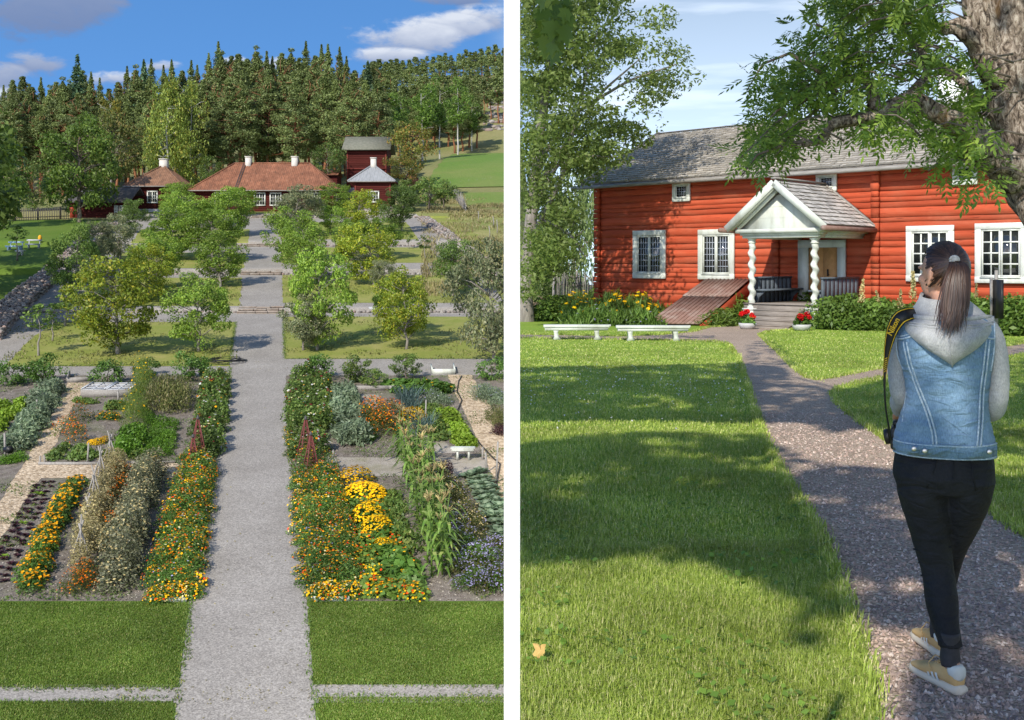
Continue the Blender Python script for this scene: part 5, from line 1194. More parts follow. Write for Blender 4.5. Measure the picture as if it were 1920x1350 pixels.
def rowpts(line, n, jx=3, jy=2):
    out = []; seg = [math.hypot(b[0] - a[0], b[1] - a[1]) for a, b in zip(line[:-1], line[1:])]; tot = sum(seg)
    # even spacing on the ground rather than in the picture
    W = [LG(*q) for q in line]; sg = [(b - a).length for a, b in zip(W[:-1], W[1:])]; tot = sum(sg)
    for i in range(n):
        d = (i + .5) / n * tot; k = 0
        while k < len(sg) - 1 and d > sg[k]: d -= sg[k]; k += 1
        p = W[k].lerp(W[k + 1], d / sg[k]); p += Vector((random.uniform(-1, 1) * jx * p.y / F, random.uniform(-1, 1) * .15, 0)); p.z = ZL(p.y); out.append(p)
    return out
V_ = LM['veg']
kindof('marigold', 4, lambda s: clump(s, .42, .55, 420, .10, V_, [(FL['orange'], 34, .085)]))
kindof('red_tagetes', 4, lambda s: clump(s, .5, .62, 650, .06, LM['rusty'], [(FL['rust'], 60, .05), (FL['orange'], 10, .05)], .35))
kindof('border_mixed', 6, lambda s: clump(s, .52, .85, 760, .085, V_, [(FL['yellow'], 16, .06), (FL['orange'], 15, .056), (FL['red'], 6, .072), (FL['rust'], 17, .05), (FL['violet'], 5, .05), (FL['cream'], 5, .06)], .45))
kindof('border_front', 4, lambda s: clump(s, .42, .42, 420, .075, V_, [(FL['yellow'], 24, .07), (FL['orange'], 16, .065), (FL['cream'], 16, .06), (FL['red'], 4, .075)]))
kindof('dahlia', 5, lambda s: clump(s, .55, 1.0, 900, .12, LM['apple_dark'], [(FL['white'], 3, .12), (FL['wine'], 7, .10), (FL['cream'], 4, .10), (FL['orange'], 3, .09)], .55))
kindof('dry_pea', 5, lambda s: clump(s, .42, .95, 1000, .075, LM['dry'], [(FL['straw'], 40, .05)], .4))
kindof('grey_pea', 5, lambda s: clump(s, .46, 1.0, 1100, .075, LM['dry_grey'], [(FL['straw'], 60, .05)], .45))
kindof('parsley', 3, lambda s: clump(s, .38, .42, 620, .06, LM['parsley'], (), .6))
kindof('potato', 3, lambda s: clump(s, .5, .6, 560, .11, LM['parsley'], (), .55))
kindof('dill', 4, lambda s: clump(s, .45, 1.25, 1100, .12, LM['dill'], [(FL['yellow'], 12, .07)], .10, spiky=True))
kindof('mint', 3, lambda s: clump(s, .6, .95, 900, .11, LM['mint'], (), .3, spiky=True))
kindof('artichoke', 4, lambda s: clump(s, .55, .75, 520, .18, LM['grey_green'], (), .38, up=.2))
kindof('squash', 4, lambda s: clump(s, .6, .45, 190, .26, V_, [(FL['yellow'], 3, .12)], .85, up=1.4))
kindof('nasturtium', 4, lambda s: clump(s, .55, .42, 330, .15, LM['bright'], [(FL['yellow'], 26, .07), (FL['red'], 10, .085), (FL['orange'], 12, .08)], .95, up=1.2))
kindof('yellow_mound', 3, lambda s: clump(s, .55, .55, 300, .07, V_, [(FL['yellow'], 420, .065)], nfl_low=.2))
kindof('rusty', 4, lambda s: clump(s, .62, .8, 700, .07, LM['rusty'], [(FL['rust'], 110, .05), (FL['orange'], 22, .05)], .4))
kindof('phacelia', 5, lambda s: clump(s, .5, .55, 620, .08, LM['rusty'] if s % 2 else V_, [(FL['violet'], 70, .05)], .4))
kindof('brown_herb', 3, lambda s: clump(s, .5, .6, 600, .08, LM['rusty'], [(FL['straw'], 50, .05), (FL['violet'], 14, .05)], .4))
kindof('bean', 3, lambda s: clump(s, .42, .5, 360, .14, LM['lettuce'], (), .7))
kindof('lavender', 3, lambda s: clump(s, .55, .6, 650, .10, LM['grey_green'], [(FL['violet'], 12, .05)], .25, spiky=True))
kindof('purple_bush', 2, lambda s: clump(s, .4, .5, 400, .08, LM['purple_leaf'], (), .4))
kindof('low_leaf', 3, lambda s: clump(s, .35, .28, 200, .11, LM['shrub'], (), .6))
def rosette(seed, n, L, W, leaf, cup=.5, rise=.35, heart=0.0):
    rgn = np.random.default_rng(seed); mb = MB()
    for i in range(n):
        a = i * 2.4 + rgn.uniform(-.2, .2); f = 1 - .55 * i / n; l = L * f * rgn.uniform(.85, 1.1); el = rise + (1.1 - rise) * (i / n) ** 1.2
        d = Vector((math.cos(a), math.sin(a), 0)); s = Vector((-math.sin(a), math.cos(a), 0)); pts = []
        for t, w in ((0, .12), (.4, .75), (.75, 1.0), (1.0, .35)):
            e = el * (1 - .6 * t * (1 - i / n)); c = d * (l * t * math.cos(el * (1 - .3 * t))) + Vector((0, 0, l * t * math.sin(e) + .02)); q = W * w * f * .5
            pts.append([c - s * q + Vector((0, 0, cup * q * .5)), c, c + s * q + Vector((0, 0, cup * q * .5))])
        vs = [p for r in pts for p in r]; mb.add(vs, [(3 * k + j, 3 * k + j + 1, 3 * k + j + 4, 3 * k + j + 3) for k in range(3) for j in range(2)])
    if heart: mb.lathe([(.0, 0), (heart, .06), (heart * 1.1, heart), (heart * .6, heart * 1.8), (0, heart * 2.0)], 8)
    return mb.mesh('plant', leaf)
kindof('cabbage', 3, lambda s: rosette(s, 14, .45, .34, LM['cabbage'], .6, .25, .12))
kindof('red_lettuce', 3, lambda s: rosette(s, 10, .17, .12, LM['purple_leaf'], .5, .3))
kindof('lettuce', 2, lambda s: rosette(s, 9, .22, .14, LM['lettuce'], .5, .3))
def leekmesh(seed):
    rgn = np.random.default_rng(seed); mb = MB()
    for i in range(16):
        a = rgn.uniform(0, 6.28); r = rgn.uniform(0, .28); b = Vector((r * math.cos(a), r * math.sin(a), 0)); d = Vector((math.cos(a + .5), math.sin(a + .5), 0)); s = Vector((-d.y, d.x, 0)) * .028; l = rgn.uniform(.6, .95)
        prev = None
        for t in (0, .4, .75, 1): c = b + d * (l * .45 * t * t) + Vector((0, 0, l * (t - .25 * t * t))); q = [c - s * (1.1 - t), c + s * (1.1 - t)]; (mb.add(prev + q[::-1], [(0, 1, 2, 3)]) if prev else None); prev = q
    return mb.mesh('plant', LM['leek'])
kindof('leek', 3, leekmesh)
def cornmesh(seed):
    rgn = np.random.default_rng(seed); mb = MB(); H = rgn.uniform(1.55, 2.0); lx, ly = rgn.uniform(-.12, .12, 2); st = lambda t: Vector((lx * t * t, ly * t * t, H * t))
    mb.tube([st(0), st(.5), st(1)], [.03, .024, .012], 5)
    for i in range(11):
        t = .08 + .8 * i / 11; a = i * math.pi + rgn.uniform(-.5, .5); d = Vector((math.cos(a), math.sin(a), 0)); l = rgn.uniform(.55, .85); s = Vector((-d.y, d.x, 0)); prev = None; b = st(t)
        for k in range(6): f = k / 5; c = b + d * (l * f * .85) + Vector((0, 0, l * (.75 * f - 1.05 * f * f))); w = .062 * (1 - f ** 2 * .95) + .004; q = [c - s * w, c + s * w]; (mb.add(prev + q[::-1], [(0, 1, 2, 3)]) if prev else None); prev = q
    for i in range(9):
        a = rgn.uniform(0, 6.28); c = st(1); e = c + Vector((math.cos(a) * .16, math.sin(a) * .16, rgn.uniform(.12, .3))); mb.tube([c, c.lerp(e, .6) + Vector((0, 0, .05)), e], [.011, .011, .006], 3, 1)
    return mb.mesh('plant', [LM['corn'], FL['straw']])
kindof('corn', 6, cornmesh)

ORD = ['farthest', 'second', 'third', 'fourth', 'fifth', 'sixth', 'seventh', 'eighth', 'ninth', 'tenth', 'eleventh', 'twelfth', 'thirteenth', 'fourteenth', 'fifteenth', 'sixteenth']
def ordl(n, q): return (['left', 'right'] if n == 2 else ['left', 'middle', 'right', 'rightmost'])[q]
def bed(key, name, label, cat, lines, n, s=1.0, jx=4, grp=None):
    g = grp or label
    LL = lines if isinstance(lines[0], list) else [lines]
    for q, ln in enumerate(LL):
        for i, p in enumerate(rowpts(ln, n, jx)):
            lb = label
            if n > 1: lb += f', {ORD[i]}' + (f' in {ordl(len(LL), q)} line' if len(LL) > 1 else ' in line')
            plant(key, name, lb, cat, p, s, g[:60])
# west lower bed
bed('marigold', 'marigold_plant', 'orange marigold in the row between lettuce and bean poles', 'flower', [[(146, 906), (110, 985), (45, 1108)], [(128, 925), (85, 1010), (62, 1114)]], 15, 1.0, 6, 'marigolds of the west row')
bed('red_tagetes', 'tagetes_plant', 'dark orange red tagetes between the bean poles and dry peas', 'flower', [(236, 885), (205, 960), (190, 1010)], 9, 1.05, 8, 'red flowers by the bean poles')
bed('red_tagetes', 'tagetes_plant', 'dark orange red tagetes at the lawn end of the dry bean row', 'flower', [(175, 1082), (140, 1112)], 5, .95, 14, 'red flowers by the lawn')
bed('dry_pea', 'bean_plant', 'withered straw coloured bean plant around the bare poles', 'plant', [[(208, 872), (190, 940), (150, 1080)], [(222, 880), (205, 930), (165, 1050)]], 9, 1.15, 6, 'withered bean plants')
bed('grey_pea', 'pea_plant', 'withered grey green pea plant beside the west flower border', 'plant', [[(290, 885), (258, 960), (214, 1112)], [(276, 890), (246, 970), (228, 1090)]], 12, 1.3, 5, 'withered pea plants')
bed('border_mixed', 'border_flower', 'mixed orange and yellow flowers in the west border along the path', 'flower', [[(352, 875), (330, 960), (295, 1108)], [(374, 872), (352, 960), (325, 1112)], [(388, 880), (372, 950), (352, 1112)]], 15, .95, 5, 'flowers of the west border')
bed('border_front', 'edging_flower', 'low yellow flowers spilling from the west border onto gravel', 'flower', [[(398, 885), (380, 990), (366, 1118)], [(365, 1122), (285, 1124)]], 9, .9, 3, 'edging flowers of the west border')
for ln in [[(98, 902), (60, 980), (2, 1100)], [(84, 903), (42, 985), (-16, 1095)], [(72, 905), (28, 985), (-30, 1085)]]:
    for k, p in enumerate(rowpts(ln, 20, 1.5)):
        g = k % 6 == (3 if ln[0][0] == 84 else 9); plant('lettuce' if g else 'red_lettuce', 'lettuce_plant', 'light green lettuce among the dark red lettuce rows' if g else 'small dark red lettuce in rows beside the woodchip path', 'lettuce', p, 1.15, 'green lettuces' if g else 'red lettuces')
# west upper bed
bed('dahlia', 'dahlia_plant', 'tall dahlia in the west border between path and mint', 'flower', [[(400, 715), (385, 780), (376, 868)], [(416, 712), (408, 780), (398, 862)]], 9, 1.0, 5, 'dahlias of the west border')
bed('dill', 'dill_plant', 'feathery dill with yellow heads in the tall west row', 'herb', [(278, 712), (262, 760), (246, 808)], 11, 1.25, 9, 'dill plants')
bed('mint', 'mint_plant', 'pale brownish mint in the patch behind the parsley', 'herb', [[(312, 735), (300, 780)], [(338, 735), (328, 782)]], 3, 1.5, 5, 'mint plants')
bed('parsley', 'parsley_plant', 'bright green parsley in the short west row', 'herb', [[(322, 792), (312, 860)], [(304, 794), (294, 860)]], 6, 1.2, 3, 'parsley plants')
bed('potato', 'potato_plant', 'bright green potato plant below the dill row', 'plant', [[(248, 812), (228, 862)], [(262, 812), (250, 855)]], 4, 1.2, 4, 'potato plants')
for i, (px, py, s, lb) in enumerate([(152, 790, 1.15, 'rust red flower mound nearest the cold frame'), (128, 812, 1.3, 'rust red flower mound beside the west woodchip path'), (143, 828, 1.0, 'rust red flower mound in front, at the corner of the soil bed')]): plant('rusty', 'flower_mound', lb, 'flower', LG(px, py), s, 'rust red mounds')
bed('marigold', 'marigold_plant', 'orange marigold in the small clump below the cold frame', 'flower', [(186, 788), (222, 787)], 3, .75, 3, 'marigolds below the cold frame')
bed('yellow_mound', 'tagetes_plant', 'low yellow tagetes in front of the orange marigolds', 'flower', [(170, 832), (200, 830)], 3, .5, 3, 'low yellow tagetes')
bed('low_leaf', 'strawberry_plant', 'low ragged leafy plant at the edge of the west soil bed', 'plant', [[(95, 862), (128, 838)], [(148, 752), (178, 756)], [(165, 862), (195, 850)]], 5, 1.0, 6, 'low leafy plants')
bed('yellow_mound', 'tagetes_plant', 'single yellow tagetes at the foot of the parsley row', 'flower', [(290, 864), (294, 864)], 1, .45)
bed('marigold', 'marigold_plant', 'single orange marigold beside the west obelisks', 'flower', [(338, 862), (342, 862)], 1, .6)
bed('artichoke', 'artichoke_plant', 'grey green artichoke in the row west of the woodchip path', 'plant', [[(108, 728), (80, 775), (35, 850)], [(92, 735), (60, 790), (20, 850)]], 8, 1.15, 5, 'artichokes of the west row')
bed('parsley', 'carrot_plant', 'low green carrot tops at the end of the artichoke row', 'plant', [(2, 868), (45, 864)], 4, 1.0, 4, 'carrot tops')
for px, py, h, key, lb in [(24, 722, 52, 'bush_currant', 'currant bush farthest west in the row along the gravel walk'), (85, 718, 56, 'bush_currant', 'currant bush west of the woodchip path head'), (202, 722, 50, 'bush_currant', 'currant bush behind the cold frame'), (276, 708, 42, 'bush_currant', 'currant bush behind the dill row'), (355, 712, 56, 'bush_currant', 'currant bush behind the mint patch'),
                           (596, 712, 50, 'bush_currant', 'currant bush behind the east dahlia border'), (676, 716, 56, 'bush', 'yellowing currant bush behind the leek bed'), (700, 728, 40, 'bush', 'low yellowing bush in front of the east currant bushes'), (760, 712, 54, 'bush_dark', 'dark round bush beside the pale board edging'), (921, 712, 48, 'bush_currant', 'currant bush under the easternmost apple tree')]:
    p = LG(px, py); sc = h * p.y / F; t = plant_tree(key, 'currant_bush', lb, 'bush', p, sc, 'bushes along the gravel walk')
plant('lettuce', 'lettuce_plant', 'single pale green lettuce on bare soil west of the artichokes', 'lettuce', LG(26, 770), 2.2)
bed('low_leaf', 'beet_plant', 'low leafy beet in the soil bed before the parsley', 'plant', [[(150, 845), (152, 862)], [(205, 768), (240, 764)], [(275, 805), (262, 862)]], 5, 1.3, 4, 'beets of the west bed')
bed('parsley', 'turnip_plant', 'bright green turnip top between dill and parsley rows', 'plant', [[(286, 812), (276, 860)], [(268, 770), (284, 798)]], 5, .9, 3, 'turnip tops')
bed('bean', 'chard_plant', 'light green chard west of the artichoke row', 'plant', [[(12, 765), (-8, 815)], [(48, 752), (30, 790)]], 5, 1.0, 5, 'chard plants')
# east upper bed
bed('low_leaf', 'beet_plant', 'low leafy beet between corn and bush beans', 'plant', [[(795, 765), (818, 830)], [(815, 765), (838, 826)]], 6, 1.35, 4, 'beets of the east bed')
bed('parsley', 'turnip_plant', 'bright green turnip top between artichokes and rust red mounds', 'plant', [[(676, 770), (690, 835)], [(682, 765), (700, 830)]], 5, .9, 4, 'turnip tops of the east bed')
bed('low_leaf', 'beet_plant', 'low leafy beet between squash row and corn row', 'plant', [[(722, 930), (750, 1010)], [(735, 930), (772, 1040)]], 7, 1.2, 4, 'beets by the corn')
bed('dahlia', 'dahlia_plant', 'tall dahlia in the east border beside the grey path', 'flower', [[(556, 716), (555, 790), (560, 868)], [(580, 708), (584, 790), (592, 860)], [(602, 722), (606, 780), (606, 815)]], 8, 1.02, 4, 'dahlias of the east border')
bed('border_front', 'edging_flower', 'orange flowers at the path edge of the east dahlias', 'flower', [(545, 800), (543, 862)], 4, .8, 2, 'edging flowers of the east dahlias')
bed('artichoke', 'artichoke_plant', 'grey green artichoke in the row east of the dahlias', 'plant', [[(628, 742), (640, 790), (652, 842)], [(650, 742), (664, 790), (674, 838)]], 8, 1.2, 4, 'artichokes of the east row')
bed('rusty', 'flower_mound', 'rust red flower mound in the middle of the east bed', 'flower', [[(698, 785), (715, 825)], [(722, 782), (740, 815)]], 3, 1.5, 5, 'rust red mounds of the east bed')
bed('leek', 'leek_plant', 'blue green leek in the east bed', 'plant', [[(750, 745), (765, 775)], [(764, 745), (780, 775)], [(780, 812), (800, 812)]], 6, 1.35, 3, 'leeks')
plant('yellow_mound', 'yellow_mound', 'bright yellow flower mound among the leeks', 'flower', LG(774, 795), 1.5)
bed('squash', 'squash_plant', 'large leaved squash below the dark round bush', 'plant', [[(730, 726), (838, 730)], [(742, 734), (830, 738)]], 7, .95, 4, 'squash plants of the east bed')
bed('low_leaf', 'iris_plant', 'yellowed low plant between dahlias and currant bushes', 'plant', [(612, 728), (655, 730)], 5, 1.0, 4, 'yellowed low plants')
bed('bean', 'bean_plant', 'light green bush bean in the row behind the grey bench', 'plant', [[(826, 776), (845, 800), (872, 842)], [(838, 774), (858, 802), (884, 840)]], 9, .95, 3, 'bush beans')
bed('lavender', 'lavender_plant', 'silvery lavender beside the east woodchip path', 'herb', [[(806, 752), (834, 760)], [(895, 735), (940, 765)], [(900, 748), (940, 745)]], 4, 1.1, 4, 'lavender plants')
bed('mint', 'herb_plant', 'yellowish herb bush at the east edge of the garden', 'herb', [(925, 785), (948, 805)], 4, .9, 5, 'yellowish herbs')
bed('purple_bush', 'basil_plant', 'purple leaved herb below the yellowish herb bushes', 'herb', [(932, 812), (948, 818)], 3, .9, 2, 'purple herbs')
# east lower bed
bed('border_mixed', 'border_flower', 'mixed orange and yellow flowers in the east border along the path', 'flower', [[(572, 880), (582, 970), (600, 1108)], [(594, 876), (612, 970), (628, 1112)], [(612, 885), (638, 980), (652, 1110)]], 15, .95, 5, 'flowers of the east border')
bed('border_front', 'edging_flower', 'low yellow flowers spilling from the east border onto the gravel', 'flower', [[(558, 895), (560, 1000), (578, 1115)], [(590, 1120), (660, 1122)]], 10, .9, 3, 'edging flowers of the east border')
for px, py, s, lb in [(665, 908, 1.6, 'yellow flower mound farthest up the east border'), (682, 938, 1.55, 'yellow flower mound between the first and third mounds'), (690, 975, 1.2, 'yellow flower mound behind the large leaved squash'), (705, 1002, 1.2, 'yellow flower mound in the middle of the squash bed'), (722, 1032, .9, 'small yellow flower mound nearest the lawn')]: plant('yellow_mound', 'yellow_mound', lb, 'flower', LG(px, py), s, 'yellow mounds of the east border')
bed('squash', 'squash_plant', 'large leaved squash between the yellow mounds and the corn', 'plant', [[(660, 930), (690, 992), (735, 1100)], [(690, 960), (722, 1010), (770, 1108)]], 8, .9, 5, 'squash plants of the lower bed')
bed('nasturtium', 'nasturtium_plant', 'nasturtium with yellow and red flowers in front of the squash', 'flower', [[(690, 920), (720, 990), (755, 1060)], [(672, 1000), (690, 1060), (700, 1112)], [(690, 1105), (780, 1115)]], 9, .95, 5, 'nasturtiums')
bed('corn', 'corn_plant', 'tall ripe corn plant with pale tassel in the corn row', 'corn', [[(748, 850), (775, 930), (812, 1090)], [(766, 848), (795, 930), (832, 1092)], [(784, 862), (812, 945), (846, 1085)]], 16, 1.08, 4, 'corn plants')
bed('phacelia', 'phacelia_plant', 'violet blue phacelia between the corn and the cabbages', 'flower', [[(840, 960), (862, 1040), (870, 1110)], [(868, 1000), (890, 1050), (900, 1112)], [(905, 1040), (925, 1080), (940, 1112)], [(925, 1040), (940, 1050)]], 9, 1.0, 6, 'phacelia plants')
bed('brown_herb', 'herb_plant', 'brownish faded herb beside the upper part of the corn row', 'herb', [[(826, 900), (850, 960), (875, 1010)], [(848, 910), (878, 970), (910, 1030)]], 8, .9, 5, 'faded herbs')
bed('purple_bush', 'basil_plant', 'purple leaved herb at the head of the faded herbs', 'herb', [(812, 888), (838, 890)], 3, 1.1, 3, 'purple herbs by the corn')
bed('cabbage', 'cabbage_plant', 'pale blue green cabbage at the east edge of the garden', 'cabbage', [[(882, 890), (908, 940), (938, 1010)], [(898, 888), (925, 935), (948, 985)]], 12, 1.15, 2, 'cabbages')

# weeds between the rows, grass on the near lawns, leaf litter on the gravel: masses nobody could count
def scatter_px(rgn, n, rects, thr=.5, s=1.2):
    out = []
    for (x0, x1, y0, y1) in rects:
        px = rgn.uniform(x0, x1, n); py = rgn.uniform(y0, y1, n); Y = np.interp(-py, -_gp, _gy); X = (px - CX) * Y / F; k = (vnoise(rgn, X + 300, Y, s) > thr) & (X < -.05); out.append(np.stack([X[k], Y[k], np.interp(Y[k], KY, KZ)], 1))
    return np.concatenate(out)
def vnoise(rgn, X, Y, s):
    T = rgn.random((64, 64)); x = X / s; y = Y / s; xi = np.floor(x).astype(int); yi = np.floor(y).astype(int); fx = x - xi; fy = y - yi; fx = fx * fx * (3 - 2 * fx); fy = fy * fy * (3 - 2 * fy)
    g = lambda a, b: T[a % 64, b % 64]
    return (g(xi, yi) * (1 - fx) + g(xi + 1, yi) * fx) * (1 - fy) + (g(xi, yi + 1) * (1 - fx) + g(xi + 1, yi + 1) * fx) * fy
rgw = np.random.default_rng(44)
P = scatter_px(rgw, 9000, [(-20, 400, 700, 868), (-20, 380, 905, 1128), (560, 950, 705, 860), (580, 950, 890, 1128)], .52, 1.1); P[:, 2] += .03 + .05 * rgw.random(len(P))
mb = MB(); mb.bulk(leafquads(rgw, P, .09 * rgw.uniform(.5, 1.4, len(P)), .5, 1.2), 4); kind(mb.build('weeds', LM['shrub']), 'stuff')
P = scatter_px(rgw, 5200, [(0, 400, 703, 868), (560, 950, 703, 868), (0, 380, 905, 1126), (600, 950, 890, 1126)], .3, 2.0); P[:, 2] += .012
mb = MB(); mb.bulk(leafquads(rgw, P, .06 * rgw.uniform(.4, 1.5, len(P)), .8, 2.5), 4); kind(mb.build('soil_clods', M['pale_soil']), 'stuff')
def edge_weeds():
    V = []
    for xs in ([(350, 1240), (356, 1130), (382, 1000), (402, 880), (424, 760), (432, 690)], [(576, 1130), (560, 1000), (546, 880), (538, 760)], [(328, 1350), (341, 1240), (356, 1130)], [(592, 1350), (584, 1240), (576, 1130)], [(0, 1293), (330, 1293)], [(592, 1283), (945, 1288)], [(0, 1319), (325, 1310)], [(596, 1304), (945, 1308)], [(430, 684), (442, 604)], [(534, 673), (532, 594)], [(10, 687), (430, 684)], [(534, 673), (945, 673)]):
        for a, b in zip(xs[:-1], xs[1:]):
            A, B = LG(*a), LG(*b); n = int((B - A).length * 60); t = rgw.random(n); c = np.array(A)[None] + (np.array(B) - np.array(A))[None] * t[:, None]; c[:, 0] += rgw.normal(size=n) * .07; c[:, 1] += rgw.normal(size=n) * .07; c = c[c[:, 0] < -.05]; c[:, 2] = np.interp(c[:, 1], KY, KZ) + .035; V.append(c)
    return np.concatenate(V)
P = edge_weeds(); mb = MB(); al = np.tile(np.array([0, 0, 1.0]), (len(P), 1)); mb.bulk(leafquads(rgw, P, .10 * rgw.uniform(.5, 1.4, len(P)), .28, .2, None, .6, al), 4); kind(mb.build('edge_grass', LM['shrub']), 'stuff')
LM['lawnblade'] = leafmat('west_lawn_blades', (0.095, 0.165, 0.020), (0.160, 0.245, 0.036), c3=(0.30, 0.30, 0.09), trans=.25, wsc=.5)
P = scatter_px(rgw, 74000, [(-130, 352, 1130, 1290), (580, 945, 1130, 1284)], -1, .6); P2 = scatter_px(rgw, 14000, [(0, 325, 1316, 1352), (598, 945, 1308, 1352)], -1, .6); P = np.concatenate((P, P2)); P[:, 2] += .02
kx = CX + P[:, 0] / P[:, 1] * F; ky = CY - (P[:, 2] - ZC) / P[:, 1] * F; P = P[(kx < np.interp(ky, [1130, 1350], [354, 326])) | (kx > np.interp(ky, [1130, 1350], [578, 594]))]
mb = MB(); al = np.tile(np.array([0, 0, 1.0]), (len(P), 1)); mb.bulk(leafquads(rgw, P, .07 * rgw.uniform(.4, 1.4, len(P)), .25, .3, None, .6, al), 4); kind(mb.build('grass', LM['lawnblade']), 'stuff')
P = scatter_px(rgw, 4200, [(0, 445, 600, 688), (530, 945, 592, 674), (130, 455, 520, 574), (528, 930, 515, 570)], .5, 1.6); P[:, 2] += .05
mb = MB(); al = np.tile(np.array([0, 0, 1.0]), (len(P), 1)); mb.bulk(leafquads(rgw, P, .20 * rgw.uniform(.4, 1.4, len(P)), .3, .3, None, .6, al), 4); kind(mb.build('orchard_tufts', LM['mint']), 'stuff')
P = scatter_px(rgw, 9000, [(790, 950, 395, 560), (800, 950, 352, 400)], .4, 3.0); P[:, 2] += .15; mb = MB(); al = np.tile(np.array([0, 0, 1.0]), (len(P), 1)); mb.bulk(leafquads(rgw, P, .6 * rgw.uniform(.4, 1.3, len(P)), .14, .3, None, .6, al), 4); kind(mb.build('meadow_grass', LM['dry']), 'stuff')
P = scatter_px(rgw, 260, [(330, 590, 690, 1350), (0, 945, 678, 700), (0, 945, 1284, 1316)], .4, 2.0); P[:, 2] += .03; mb = MB(); mb.bulk(leafquads(rgw, P, .07 * rgw.uniform(.5, 1.3, len(P)), .6, 3), 4); kind(mb.build('leaf_litter', LM['dry']), 'stuff')
# ------------------------------------------------------------------ trees, beds and grass of the farmhouse side
def in_poly(px, py, poly):
    px = np.asarray(px); py = np.asarray(py); r = np.zeros(px.shape, bool); n = len(poly)
    for i in range(n):
        x0, y0 = poly[i]; x1, y1 = poly[(i + 1) % n]
        if y0 == y1: continue
        c = ((y0 > py) != (y1 > py)) & (px < (x1 - x0) * (py - y0) / (y1 - y0) + x0); r ^= c
    return r
def proj(P):
    return CX + P[:, 0] / P[:, 1] * F, CY - (P[:, 2] - ZC) / P[:, 1] * F
def branchy(mb, rgn, pts, r0, r1, n=8, gn=0.0):
    k = len(pts); P = []; Rr = []
    for i in range(k - 1):
        for s in range(6):
            t = s / 6; P.append(Vector(pts[i]).lerp(Vector(pts[i + 1]), t)); Rr.append(1)
    P.append(Vector(pts[-1])); m = len(P)
    for i in range(1, m - 1): P[i] = P[i] + Vector(rgn.normal(size=3)) * gn * r0
    Q = [P[0]] + [(P[i - 1] + P[i] * 2 + P[i + 1]) / 4 for i in range(1, m - 1)] + [P[-1]]
    mb.tube(Q, [(r0 + (r1 - r0) * i / (m - 1)) * (1 + gn * rgn.uniform(-.5, .6)) for i in range(m)], n)
def pinnate(rgn, c, d, L, nl=4, lw=.34):
    """compound ash leaves: leaflets in pairs along stalks at c with direction d"""
    n = len(c); d = unit(d); up = np.tile(np.array([0, 0, 1.0]), (n, 1)) + rgn.normal(size=(n, 3)) * .35
    s = unit(np.cross(d, up)); u = np.cross(s, d); out = []
    for i in range(nl + 1):
        t = .3 + .7 * i / nl; base = c + d * L[:, None] * t - np.array([0, 0, 1.0]) * (L * .18 * t * t)[:, None]
        for sg in ((-1, 1) if i < nl else (0,)):
            ld = unit(d * (.75 if sg else 1) + s * sg * .8 - u * .12 + rgn.normal(size=(n, 3)) * .1); ls = unit(np.cross(u, ld)); ll = (L * .40 * rgn.uniform(.8, 1.1, n))[:, None]
            out.append(np.stack([base, base + ld * ll * .5 + ls * ll * lw * .5, base + ld * ll, base + ld * ll * .5 - ls * ll * lw * .5], 1))
    return np.concatenate(out).reshape(-1, 3)

